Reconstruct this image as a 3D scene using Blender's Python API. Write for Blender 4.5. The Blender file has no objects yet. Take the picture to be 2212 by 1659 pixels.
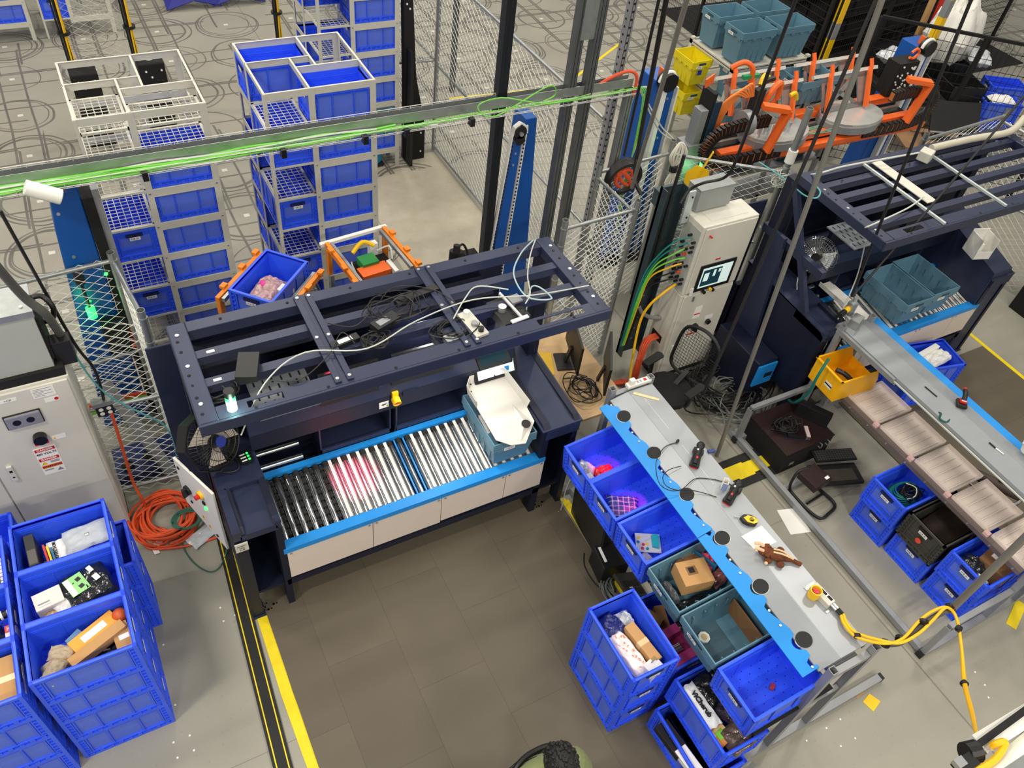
import bpy, bmesh, math, random
from mathutils import Vector, Matrix, Euler
random.seed(7)
S = bpy.context.scene
C = S.collection
PI = math.pi

# ---------------------------------------------------------------- camera
F = 1747.0; CX = 1106.0; CY = 829.5; CAMZ = 6.17
_r = Vector((2.349, -0.526, 0.350))
RW = Matrix.Rotation(_r.length, 3, _r.normalized())          # world -> camera (x right, y down, z forward)
cd = bpy.data.cameras.new('camera'); cam = bpy.data.objects.new('camera', cd); C.objects.link(cam)
cd.sensor_width = 36.0; cd.lens = 36.0 * F / 2212.0; cd.clip_end = 200
right, down, fwd = Vector(RW[0]), Vector(RW[1]), Vector(RW[2])
m = Matrix.Identity(4)
for i in range(3):
    m[i][0] = right[i]; m[i][1] = -down[i]; m[i][2] = -fwd[i]
m[2][3] = CAMZ
cam.matrix_world = m
S.camera = cam

# ---------------------------------------------------------------- world, lamps, exposure
W = bpy.data.worlds.new('hall_air'); S.world = W; W.use_nodes = True
W.node_tree.nodes['Background'].inputs[0].default_value = (1.0, 0.955, 0.87, 1)
W.node_tree.nodes['Background'].inputs[1].default_value = 0.31
S.view_settings.view_transform = 'Standard'; S.view_settings.look = 'None'
S.view_settings.gamma = 1; S.view_settings.use_curve_mapping = False
S.view_settings.exposure = 0.12
def lamp(kind, name, loc, energy, color=(1, .945, .83), size=1.0, size_y=None, target=None, spot=None, blend=.3):
    d = bpy.data.lights.new(name, kind); o = bpy.data.objects.new(name, d); C.objects.link(o)
    o.location = loc; d.energy = energy; d.color = color
    if kind == 'AREA':
        d.shape = 'RECTANGLE'; d.size = size; d.size_y = size_y or size
    else:
        d.shadow_soft_size = size
    if spot: d.spot_size = spot; d.spot_blend = blend
    if target is not None:
        o.rotation_euler = (Vector(target) - Vector(loc)).to_track_quat('-Z', 'Y').to_euler()
    return o
for lx, ly, e in ((-3.5, 1.5, 1.5), (-3.5, 7.5, 1.0), (1.5, 11.5, 1.0), (7.5, 10, 1.0), (9, 3.5, .8), (3.2, -2.0, .7), (-4, -5.5, 1.7), (2, -6.5, 1.9), (8, -5.5, 1.5), (-6, 4.5, .9), (12, 8, .8), (3.5, 6.0, 0.6), (-3, 15, 1), (5, 18, 1.1), (13, 16, 1)):
    lamp('AREA', 'ceiling_lamp_light', (lx, ly, 9.3), 212 * e, size=1.5, size_y=.35)

# ---------------------------------------------------------------- helpers
def ray(u, v): return RW.transposed() @ Vector(((u - CX) / F, (v - CY) / F, 1.0))
def P(u, v, z=0.0):
    d = ray(u, v); t = (z - CAMZ) / d.z; return Vector((d.x * t, d.y * t, z))
def PY(u, v, y):
    d = ray(u, v); t = y / d.y; return Vector((d.x * t, y, CAMZ + d.z * t))
def PX(u, v, x):
    d = ray(u, v); t = x / d.x; return Vector((x, d.y * t, CAMZ + d.z * t))

def sr(c):
    return tuple((x / 255 / 12.92 if x / 255 < .04045 else ((x / 255 + .055) / 1.055) ** 2.4) for x in c)
MATS = {}
def mat(name, col, rough=.5, metal=0.0, bump=0.0, bscale=60, var=.06, vscale=6, emit=None, estr=0, alpha=None, trans=0, spec=.5, coat=0):
    if name in MATS: return MATS[name]
    M = bpy.data.materials.new(name); M.use_nodes = True
    nt = M.node_tree; N = nt.nodes; L = nt.links; b = N['Principled BSDF']
    c = sr(col)
    b.inputs['Roughness'].default_value = rough; b.inputs['Metallic'].default_value = metal
    b.inputs['Specular IOR Level'].default_value = spec
    if coat: b.inputs['Coat Weight'].default_value = coat
    tc = N.new('ShaderNodeTexCoord')
    if var > 0:
        nz = N.new('ShaderNodeTexNoise'); nz.inputs['Scale'].default_value = vscale; nz.inputs['Detail'].default_value = 4
        L.new(tc.outputs['Object'], nz.inputs['Vector'])
        mx = N.new('ShaderNodeMix'); mx.data_type = 'RGBA'
        mx.inputs[6].default_value = (*[x * (1 - var * 2) for x in c], 1); mx.inputs[7].default_value = (*[min(1, x * (1 + var * 2)) for x in c], 1)
        L.new(nz.outputs['Fac'], mx.inputs[0]); L.new(mx.outputs[2], b.inputs['Base Color'])
    else:
        b.inputs['Base Color'].default_value = (*c, 1)
    if bump > 0:
        n2 = N.new('ShaderNodeTexNoise'); n2.inputs['Scale'].default_value = bscale; n2.inputs['Detail'].default_value = 3
        L.new(tc.outputs['Object'], n2.inputs['Vector'])
        bp = N.new('ShaderNodeBump'); bp.inputs['Strength'].default_value = bump; bp.inputs['Distance'].default_value = .01
        L.new(n2.outputs['Fac'], bp.inputs['Height']); L.new(bp.outputs['Normal'], b.inputs['Normal'])
    if emit is not None:
        b.inputs['Emission Color'].default_value = (*sr(emit), 1); b.inputs['Emission Strength'].default_value = estr
    if alpha is not None: b.inputs['Alpha'].default_value = alpha
    if trans: b.inputs['Transmission Weight'].default_value = trans
    MATS[name] = M
    return M

def mathn(nt, op, a, b=None, c=None):
    n = nt.nodes.new('ShaderNodeMath'); n.operation = op
    for i, v in enumerate((a, b, c)):
        if v is None: continue
        if isinstance(v, (int, float)): n.inputs[i].default_value = v
        else: nt.links.new(v, n.inputs[i])
    return n.outputs[0]
def mixc(nt, f, a, b):
    n = nt.nodes.new('ShaderNodeMix'); n.data_type = 'RGBA'
    for i, v in ((0, f), (6, a), (7, b)):
        if isinstance(v, (int, float)): n.inputs[i].default_value = v
        elif isinstance(v, tuple): n.inputs[i].default_value = (*v[:3], 1)
        else: nt.links.new(v, n.inputs[i])
    return n.outputs[2]

def dotted(name, col, dark, pitch=.02, r=.0028, zlo=.07, zhi=.15, rough=.42, floor_holes=True):
    """plastic with rows of small perforations low on the walls and larger ones through the floor"""
    M = mat(name, col, rough, var=.05, vscale=9)
    nt = M.node_tree; N = nt.nodes; L = nt.links; b = N['Principled BSDF']
    tc = N.new('ShaderNodeTexCoord'); sp = N.new('ShaderNodeSeparateXYZ'); L.new(tc.outputs['Object'], sp.inputs[0])
    X, Y, Z = sp.outputs
    ge = N.new('ShaderNodeNewGeometry'); tr = N.new('ShaderNodeVectorTransform'); tr.vector_type = 'NORMAL'; tr.convert_from = 'WORLD'; tr.convert_to = 'OBJECT'
    L.new(ge.outputs['True Normal'], tr.inputs[0]); sn = N.new('ShaderNodeSeparateXYZ'); L.new(tr.outputs[0], sn.inputs[0])
    def cell(v, p): return mathn(nt, 'SUBTRACT', mathn(nt, 'FRACT', mathn(nt, 'ADD', mathn(nt, 'DIVIDE', v, p), 50.0)), .5)
    def dots(u, v, p, rr):
        a = cell(u, p); c = cell(v, p)
        d = mathn(nt, 'ADD', mathn(nt, 'MULTIPLY', a, a), mathn(nt, 'MULTIPLY', c, c))
        return mathn(nt, 'LESS_THAN', d, (rr / p) ** 2)
    nzabs = mathn(nt, 'ABSOLUTE', sn.outputs[2]); nxabs = mathn(nt, 'ABSOLUTE', sn.outputs[0]); nyabs = mathn(nt, 'ABSOLUTE', sn.outputs[1])
    band = mathn(nt, 'MULTIPLY', mathn(nt, 'GREATER_THAN', Z, zlo), mathn(nt, 'LESS_THAN', Z, zhi))
    wy = mathn(nt, 'MULTIPLY', mathn(nt, 'GREATER_THAN', nyabs, .9), mathn(nt, 'MULTIPLY', dots(mathn(nt, 'ADD', X, Z), mathn(nt, 'SUBTRACT', X, Z), pitch, r), band))
    wx = mathn(nt, 'MULTIPLY', mathn(nt, 'GREATER_THAN', nxabs, .9), mathn(nt, 'MULTIPLY', dots(mathn(nt, 'ADD', Y, Z), mathn(nt, 'SUBTRACT', Y, Z), pitch, r), band))
    f = mathn(nt, 'MAXIMUM', wy, wx)
    if floor_holes:
        fl = mathn(nt, 'MULTIPLY', mathn(nt, 'LESS_THAN', Z, .03), mathn(nt, 'GREATER_THAN', nzabs, .9))
        f = mathn(nt, 'MAXIMUM', f, mathn(nt, 'MULTIPLY', fl, dots(mathn(nt, 'ADD', X, Y), mathn(nt, 'SUBTRACT', X, Y), .085, .0062)))
    src = b.inputs['Base Color'].links[0].from_socket
    L.new(mixc(nt, f, src, sr(dark)), b.inputs['Base Color'])
    return M

class MB:
    def __init__(s): s.v = []; s.f = []; s.mi = []; s.T = Matrix.Identity(4)
    def add(s, vs, fs, mi=0):
        o = len(s.v); s.v += [tuple(s.T @ Vector(p)) for p in vs]
        for q in fs: s.f.append(tuple(i + o for i in q)); s.mi.append(mi)
        return s
    def box(s, x0, y0, z0, x1, y1, z1, mi=0):
        vs = [(x, y, z) for z in (z0, z1) for y in (y0, y1) for x in (x0, x1)]
        return s.add(vs, [(0, 2, 3, 1), (4, 5, 7, 6), (0, 1, 5, 4), (2, 6, 7, 3), (0, 4, 6, 2), (1, 3, 7, 5)], mi)
    def cbox(s, c, d, rz=0, mi=0, rot=None):
        R = (rot or Euler((0, 0, rz))).to_matrix(); hx, hy, hz = d[0] / 2, d[1] / 2, d[2] / 2
        vs = [Vector(c) + R @ Vector((x, y, z)) for z in (-hz, hz) for y in (-hy, hy) for x in (-hx, hx)]
        return s.add(vs, [(0, 2, 3, 1), (4, 5, 7, 6), (0, 1, 5, 4), (2, 6, 7, 3), (0, 4, 6, 2), (1, 3, 7, 5)], mi)
    def bar(s, a, b, w, h, mi=0, up=(0, 0, 1)):
        a, b = Vector(a), Vector(b); d = (b - a).normalized(); u = Vector(up)
        if abs(d.dot(u)) > .99: u = Vector((0, 1, 0))
        sx = d.cross(u).normalized(); su = sx.cross(d).normalized()
        vs = [p + sx * i * w / 2 + su * j * h / 2 for p in (a, b) for i, j in ((-1, -1), (1, -1), (1, 1), (-1, 1))]
        return s.add(vs, [(0, 1, 2, 3), (7, 6, 5, 4), (0, 4, 5, 1), (1, 5, 6, 2), (2, 6, 7, 3), (3, 7, 4, 0)], mi)
    def htube(s, a, b, w, t=.004, mi=0, up=(0, 0, 1)):
        """hollow square tube"""
        a, b = Vector(a), Vector(b); d = (b - a).normalized(); u = Vector(up)
        if abs(d.dot(u)) > .99: u = Vector((0, 1, 0))
        sx = d.cross(u).normalized(); su = sx.cross(d).normalized(); vs = []
        for p in (a, b):
            for k in (w / 2, w / 2 - t):
                vs += [p + sx * i * k + su * j * k for i, j in ((-1, -1), (1, -1), (1, 1), (-1, 1))]
        fs = []
        for i in range(4):
            j = (i + 1) % 4
            fs += [(i, j, 8 + j, 8 + i), (4 + j, 4 + i, 12 + i, 12 + j), (i, 4 + i, 4 + j, j), (8 + j, 12 + j, 12 + i, 8 + i)]
        return s.add(vs, fs, mi)
    def cyl(s, a, b, r, n=12, mi=0, r2=None, caps=True):
        a, b = Vector(a), Vector(b); d = (b - a).normalized(); u = Vector((0, 0, 1)) if abs(d.z) < .9 else Vector((1, 0, 0))
        sx = d.cross(u).normalized(); su = sx.cross(d); r2 = r if r2 is None else r2
        vs = [a + (sx * math.cos(2 * PI * i / n) + su * math.sin(2 * PI * i / n)) * r for i in range(n)] + \
             [b + (sx * math.cos(2 * PI * i / n) + su * math.sin(2 * PI * i / n)) * r2 for i in range(n)]
        fs = [(i, (i + 1) % n, n + (i + 1) % n, n + i) for i in range(n)]
        if caps: fs += [tuple(range(n))[::-1], tuple(range(n, 2 * n))]
        return s.add(vs, fs, mi)
    def pipe(s, a, b, r, t=.003, n=16, mi=0):
        s.cyl(a, b, r, n, mi, caps=False); s.cyl(a, b, r - t, n, mi, caps=False)
        a, b = Vector(a), Vector(b); d = (b - a).normalized(); u = Vector((0, 0, 1)) if abs(d.z) < .9 else Vector((1, 0, 0))
        sx = d.cross(u).normalized(); su = sx.cross(d)
        for p in (a, b):
            vs = [p + (sx * math.cos(2 * PI * i / n) + su * math.sin(2 * PI * i / n)) * k for k in (r, r - t) for i in range(n)]
            s.add(vs, [(i, (i + 1) % n, n + (i + 1) % n, n + i) for i in range(n)], mi)
        return s
    def tube(s, pts, r, n=6, mi=0, smooth=True, closed=False):
        pts = [Vector(p) for p in pts]
        if smooth and len(pts) > 2: pts = spline(pts)
        if len(pts) < 2: return s
        prev = None; vs = []
        for i, p in enumerate(pts):
            d = (pts[min(i + 1, len(pts) - 1)] - pts[max(i - 1, 0)])
            if d.length < 1e-7: d = Vector((0, 0, 1))
            d.normalize()
            if prev is None:
                u = Vector((0, 0, 1)) if abs(d.z) < .9 else Vector((1, 0, 0)); sx = d.cross(u).normalized()
            else:
                sx = prev - d * prev.dot(d)
                sx = sx.normalized() if sx.length > 1e-6 else d.cross(Vector((.3, .5, .8))).normalized()
            prev = sx; su = sx.cross(d)
            vs += [p + (sx * math.cos(2 * PI * k / n) + su * math.sin(2 * PI * k / n)) * r for k in range(n)]
        fs = [(i * n + k, i * n + (k + 1) % n, (i + 1) * n + (k + 1) % n, (i + 1) * n + k) for i in range(len(pts) - 1) for k in range(n)]
        fs += [tuple(range(n))[::-1], tuple(range((len(pts) - 1) * n, len(pts) * n))]
        return s.add(vs, fs, mi)
    def prism(s, poly, z0, z1, mi=0, axis='z'):
        n = len(poly)
        def mp(p, h): return (p[0], p[1], h) if axis == 'z' else ((h, p[0], p[1]) if axis == 'x' else (p[0], h, p[1]))
        vs = [mp(p, z0) for p in poly] + [mp(p, z1) for p in poly]
        return s.add(vs, [tuple(range(n))[::-1], tuple(range(n, 2 * n))] + [(i, (i + 1) % n, n + (i + 1) % n, n + i) for i in range(n)], mi)
    def lathe(s, prof, c=(0, 0, 0), n=20, mi=0):
        vs = [(c[0] + r * math.cos(2 * PI * i / n), c[1] + r * math.sin(2 * PI * i / n), c[2] + z) for r, z in prof for i in range(n)]
        fs = [(k * n + i, k * n + (i + 1) % n, (k + 1) * n + (i + 1) % n, (k + 1) * n + i) for k in range(len(prof) - 1) for i in range(n)]
        return s.add(vs, fs, mi)
    def ball(s, c, r, n=10, mi=0, sc=(1, 1, 1)):
        prof = [(math.sin(PI * k / n), -math.cos(PI * k / n)) for k in range(n + 1)]
        vs = [(c[0] + r * sc[0] * a * math.cos(2 * PI * i / (2 * n)), c[1] + r * sc[1] * a * math.sin(2 * PI * i / (2 * n)), c[2] + r * sc[2] * z) for a, z in prof for i in range(2 * n)]
        m2 = 2 * n
        return s.add(vs, [(k * m2 + i, k * m2 + (i + 1) % m2, (k + 1) * m2 + (i + 1) % m2, (k + 1) * m2 + i) for k in range(n) for i in range(m2)], mi)
    def build(s, name, mats, parent=None, smooth=False, bevel=0, loc=None, rot=None):
        me = bpy.data.meshes.new(name); me.from_pydata(s.v, [], s.f)
        for M in (mats if isinstance(mats, (list, tuple)) else [mats]): me.materials.append(M)
        me.polygons.foreach_set('material_index', s.mi)
        bm = bmesh.new(); bm.from_mesh(me); bmesh.ops.recalc_face_normals(bm, faces=bm.faces[:]); bm.to_mesh(me); bm.free()
        if smooth:
            me.polygons.foreach_set('use_smooth', [True] * len(me.polygons))
            try: me.set_sharp_from_angle(angle=math.radians(40))
            except Exception: pass
        me.update()
        o = bpy.data.objects.new(name, me); C.objects.link(o)
        if parent: o.parent = parent
        if loc is not None: o.location = loc
        if rot is not None: o.rotation_euler = rot
        if bevel:
            b = o.modifiers.new('edge', 'BEVEL'); b.width = bevel; b.segments = 2; b.limit_method = 'ANGLE'
        return o

def spline(pts, k=6):
    out = []; n = len(pts)
    for i in range(n - 1):
        p0, p1, p2, p3 = pts[max(i - 1, 0)], pts[i], pts[i + 1], pts[min(i + 2, n - 1)]
        for j in range(k):
            t = j / k
            out.append(.5 * ((2 * p1) + (p2 - p0) * t + (2 * p0 - 5 * p1 + 4 * p2 - p3) * t * t + (3 * p1 - p0 - 3 * p2 + p3) * t ** 3))
    out.append(pts[-1]); return out

def tag(o, label=None, cat=None, group=None, kind=None):
    if label: o['label'] = label
    if cat: o['category'] = cat
    if group: o['group'] = group
    if kind: o['kind'] = kind
    return o
def thing(name, label, cat, loc=(0, 0, 0), rz=0, group=None):
    o = bpy.data.objects.new(name, None); C.objects.link(o); o.empty_display_size = .1
    o.location = loc; o.rotation_euler = (0, 0, rz)
    return tag(o, label, cat, group)
def dup(o, parent=None, loc=None, rot=None, label=None, group=None, cat=None):
    c = o.copy(); C.objects.link(c); c.parent = parent
    if parent is None:
        if loc is not None: c.location = loc
        if rot is not None: c.rotation_euler = rot
        if label: c['label'] = label
        if group: c['group'] = group
        if cat: c['category'] = cat
    for ch in o.children: dup(ch, c)
    return c
def text_mesh(txt, size, M, parent, loc, rot, name='lettering', ext=.0006, align='CENTER', bold=0):
    cu = bpy.data.curves.new('t', 'FONT'); cu.body = txt; cu.size = size; cu.extrude = ext; cu.align_x = align; cu.align_y = 'CENTER'; cu.offset = bold; cu.resolution_u = 3
    to = bpy.data.objects.new('t', cu); C.objects.link(to)
    me = bpy.data.meshes.new_from_object(to.evaluated_get(bpy.context.evaluated_depsgraph_get()))
    bpy.data.objects.remove(to); me.materials.clear(); me.materials.append(M)
    o = bpy.data.objects.new(name, me); C.objects.link(o); o.parent = parent; o.location = loc; o.rotation_euler = rot
    return o

# ---------------------------------------------------------------- materials
BLUE = dotted('blue_crate_plastic', (50, 94, 246), (14, 26, 110))
BLUEP = dotted('blue_crate_textured_panel', (84, 112, 222), (20, 36, 120), zlo=.07, zhi=.15, rough=.6)
BLUED = mat('blue_crate_slot', (12, 20, 80), .7, var=0)
GREYB = dotted('greyblue_crate_plastic', (92, 132, 152), (30, 50, 60), zlo=9, zhi=10, floor_holes=False)
GREYD = mat('greyblue_deep', (40, 74, 92), .5)
YELC = dotted('yellow_crate_plastic', (226, 208, 20), (120, 100, 5), zlo=9, zhi=10, floor_holes=False)
BLKC = dotted('dark_crate_plastic', (62, 62, 56), (20, 20, 20))
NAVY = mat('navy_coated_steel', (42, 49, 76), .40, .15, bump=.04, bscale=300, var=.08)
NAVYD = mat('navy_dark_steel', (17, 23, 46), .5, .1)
BLACK = mat('black_plastic', (22, 22, 24), .45)
BLKM = mat('matt_black', (14, 14, 15), .8)
RUB = mat('black_rubber', (26, 26, 26), .7)
GALV = mat('galvanised_steel', (168, 172, 172), .38, .75, var=.12, vscale=12)
GALVW = mat('galvanised_wire', (214, 214, 208), .5, .15, var=.05)
GALVD = mat('dull_strut_steel', (112, 116, 118), .42, .7, var=.15, vscale=8)
ALU = mat('grey_bench_steel', (158, 162, 168), .35, .25, var=.04)
BFR = mat('grey_painted_frame', (150, 152, 156), .4, .3)
CREAM = mat('cream_painted_steel', (205, 203, 192), .5, .1, var=.04)
BEIGE = mat('beige_panel', (222, 208, 196), .45, var=.02)
CABW = mat('cabinet_cream_paint', (212, 209, 198), .45, var=.03, bump=.02, bscale=400)
CABG = mat('cabinet_grey_paint', (172, 175, 170), .5, var=.03, bump=.03, bscale=400)
SKYB = mat('sky_blue_plastic', (30, 140, 222), .45, var=.03)
ROYAL = mat('royal_blue_paint', (10, 82, 168), .38, .1, var=.08, vscale=3)
WHITE = mat('white_plastic', (236, 234, 228), .4, var=.01)
PAPER = mat('white_paper', (240, 238, 234), .8, var=.02)
CHROME = mat('roller_chrome', (214, 216, 218), .16, .95, var=.03)
CARD = mat('brown_cardboard', (186, 142, 92), .8, var=.06, bump=.04)
CARDD = mat('dark_cardboard', (128, 92, 58), .8, var=.08)
TAPEC = mat('packing_tape', (214, 186, 140), .3, var=.03)
ORANGE = mat('orange_paint', (242, 106, 38), .45, var=.05)
ORNG2 = mat('orange_gripper_paint', (236, 132, 24), .45, var=.05)
ORCAB = mat('orange_cable', (222, 84, 42), .5)
YEL = mat('yellow_plastic', (246, 196, 20), .4, var=.04)
YTAPE = mat('yellow_floor_tape', (232, 206, 16), .5, var=.06, vscale=20)
RED = mat('red_plastic', (206, 30, 32), .4)
GREEN = mat('green_cable', (120, 196, 70), .5)
TEAL = mat('teal_cable', (20, 120, 110), .5)
LCAB = mat('pale_cable', (200, 204, 196), .5)
BOLT = mat('bolt_steel', (206, 208, 210), .3, .8, var=0)
POLY = mat('clear_polybag', (196, 200, 206), .18, bump=.9, bscale=16, var=.14, vscale=14)
POLYD = mat('dark_polybag', (34, 36, 42), .15, bump=1.0, bscale=14, var=.25, vscale=16)
TXTK = mat('black_ink', (16, 16, 18), .7, var=0)
TXTW = mat('white_ink', (240, 240, 240), .7, var=0)
GLOWG = mat('green_lamp_glow', (60, 255, 120), .4, var=0, emit=(30, 255, 70), estr=4)
GLOWW = mat('pale_green_lamp_glow', (220, 255, 230), .4, var=0, emit=(205, 255, 225), estr=2.6)
SCRN = mat('lit_screen', (200, 222, 222), .3, var=0, emit=(205, 225, 220), estr=.5)
SCRD = mat('dark_screen', (20, 40, 48), .2, var=0, emit=(22, 62, 74), estr=.5)
GLASS = mat('pinkish_clear_acrylic', (254, 240, 232), .12, var=0, alpha=.45)
def barcode_mat():
    M = mat('barcode_label', (238, 238, 236), .6, var=0); nt = M.node_tree; N = nt.nodes; L = nt.links
    tc = N.new('ShaderNodeTexCoord'); sp = N.new('ShaderNodeSeparateXYZ'); L.new(tc.outputs['Object'], sp.inputs[0])
    nz = N.new('ShaderNodeTexNoise'); nz.noise_dimensions = '1D'; nz.inputs['Scale'].default_value = 210; nz.inputs['Detail'].default_value = 0
    L.new(sp.outputs[1], nz.inputs['W'])
    bars = mathn(nt, 'GREATER_THAN', nz.outputs['Fac'], .52)
    win = mathn(nt, 'MULTIPLY', mathn(nt, 'LESS_THAN', mathn(nt, 'ABSOLUTE', sp.outputs[1]), .036), mathn(nt, 'LESS_THAN', mathn(nt, 'ABSOLUTE', sp.outputs[2]), .009))
    L.new(mixc(nt, mathn(nt, 'MULTIPLY', bars, win), sr((238, 238, 236)), sr((20, 20, 22))), N['Principled BSDF'].inputs['Base Color'])
    return M
BAR = barcode_mat()

# ---------------------------------------------------------------- floor and mats
def floor_material():
    M = mat('sealed_concrete', (168, 165, 156), .42, var=0); nt = M.node_tree; N = nt.nodes; L = nt.links; b = N['Principled BSDF']
    tc = N.new('ShaderNodeTexCoord'); sp = N.new('ShaderNodeSeparateXYZ'); L.new(tc.outputs['Object'], sp.inputs[0]); X, Y, Z = sp.outputs
    def nz(scale, det=4, rough=.6):
        n = N.new('ShaderNodeTexNoise'); n.inputs['Scale'].default_value = scale; n.inputs['Detail'].default_value = det; n.inputs['Roughness'].default_value = rough
        L.new(tc.outputs['Object'], n.inputs['Vector']); return n.outputs['Fac']
    base = mixc(nt, nz(.9), sr((136, 132, 120)), sr((164, 161, 150)))
    base = mixc(nt, mathn(nt, 'MULTIPLY', mathn(nt, 'GREATER_THAN', nz(38, 3), .66), .35), base, sr((120, 116, 106)))
    # pale worn patch behind the crate shelves, with its own outline
    px = mathn(nt, 'MULTIPLY', mathn(nt, 'GREATER_THAN', X, 2.95), mathn(nt, 'LESS_THAN', X, 4.35))
    py = mathn(nt, 'MULTIPLY', mathn(nt, 'GREATER_THAN', Y, 7.0), mathn(nt, 'LESS_THAN', Y, 9.35))
    base = mixc(nt, mathn(nt, 'MULTIPLY', mathn(nt, 'MULTIPLY', px, py), .75), base, mixc(nt, nz(5), sr((172, 162, 138)), sr((214, 206, 186))))
    # saw-cut joints
    def line(v, at, w): return mathn(nt, 'LESS_THAN', mathn(nt, 'ABSOLUTE', mathn(nt, 'SUBTRACT', v, at)), w)
    j = mathn(nt, 'MAXIMUM', line(X, 3.02, .006), mathn(nt, 'MAXIMUM', line(Y, 2.35, .003), mathn(nt, 'MAXIMUM', line(X, 4.98, .008), line(Y, 7.0, .006))))
    base = mixc(nt, mathn(nt, 'MULTIPLY', j, .6), base, sr((96, 92, 84)))
    # drive-robot tyre rings and lanes around the floor markers
    PXX, PYY = 1.1, 1.07
    def frac(v, p, off):
        q = mathn(nt, 'DIVIDE', mathn(nt, 'SUBTRACT', v, off), p)
        fl = mathn(nt, 'FLOOR', mathn(nt, 'ADD', q, .5)); return mathn(nt, 'MULTIPLY', mathn(nt, 'SUBTRACT', q, fl), p), fl
    fx, ix = frac(X, PXX, .44); fy, iy = frac(Y, PYY, 9.78)
    wob = mathn(nt, 'MULTIPLY', mathn(nt, 'SUBTRACT', nz(1.3, 2), .5), .10)
    def cellrand(seed):
        cv = N.new('ShaderNodeCombineXYZ'); L.new(ix, cv.inputs[0]); L.new(iy, cv.inputs[1]); cv.inputs[2].default_value = seed
        w = N.new('ShaderNodeTexWhiteNoise'); w.noise_dimensions = '3D'; L.new(cv.outputs[0], w.inputs['Vector']); return w.outputs['Value']
    rings = None
    for sd, r0, w, dx, dy in ((1, .43, .016, 0, 0), (2, .50, .012, .02, -.01), (3, .385, .008, -.02, .02), (4, .47, .009, .03, .03)):
        ax = mathn(nt, 'SUBTRACT', fx, dx); ay = mathn(nt, 'SUBTRACT', fy, dy)
        d = mathn(nt, 'SQRT', mathn(nt, 'ADD', mathn(nt, 'MULTIPLY', ax, ax), mathn(nt, 'MULTIPLY', ay, ay)))
        q = mathn(nt, 'MULTIPLY', mathn(nt, 'LESS_THAN', mathn(nt, 'ABSOLUTE', mathn(nt, 'SUBTRACT', mathn(nt, 'ADD', d, wob), r0)), w), mathn(nt, 'GREATER_THAN', cellrand(sd), .42))
        rings = q if rings is None else mathn(nt, 'MAXIMUM', rings, q)
    wob2 = mathn(nt, 'MULTIPLY', mathn(nt, 'SUBTRACT', nz(.5, 1), .5), .12)
    lanes = None
    for v, offs in ((fx, (-.16, -.12, .15, .19)), (fy, (-.17, .16, .20))):
        for k, o_ in enumerate(offs):
            q = mathn(nt, 'LESS_THAN', mathn(nt, 'ABSOLUTE', mathn(nt, 'SUBTRACT', mathn(nt, 'ADD', v, wob2), o_)), .015)
            q = mathn(nt, 'MULTIPLY', q, mathn(nt, 'GREATER_THAN', nz(.35 + .11 * k, 1), .42 + .02 * k))
            lanes = q if lanes is None else mathn(nt, 'MAXIMUM', lanes, q)
    marks = mathn(nt, 'MAXIMUM', rings, lanes)
    far = mathn(nt, 'MULTIPLY', mathn(nt, 'GREATER_THAN', Y, 6.2), mathn(nt, 'SUBTRACT', 1.0, mathn(nt, 'MULTIPLY', mathn(nt, 'GREATER_THAN', X, 3.0), mathn(nt, 'LESS_THAN', Y, 9.0))))
    marks = mathn(nt, 'MULTIPLY', mathn(nt, 'MULTIPLY', marks, far), mathn(nt, 'ADD', .42, mathn(nt, 'MULTIPLY', nz(2.2, 3), .6)))
    base = mixc(nt, marks, base, sr((70, 68, 66)))
    fid = mathn(nt, 'MULTIPLY', mathn(nt, 'LESS_THAN', mathn(nt, 'ABSOLUTE', fx), .034), mathn(nt, 'LESS_THAN', mathn(nt, 'ABSOLUTE', fy), .03))
    base = mixc(nt, mathn(nt, 'MULTIPLY', mathn(nt, 'MULTIPLY', fid, far), .62), base, sr((228, 226, 220)))
    L.new(base, b.inputs['Base Color'])
    bp = N.new('ShaderNodeBump'); bp.inputs['Strength'].default_value = .06; bp.inputs['Distance'].default_value = .004
    L.new(nz(60, 3), bp.inputs['Height']); L.new(bp.outputs['Normal'], b.inputs['Normal'])
    return M
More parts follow.
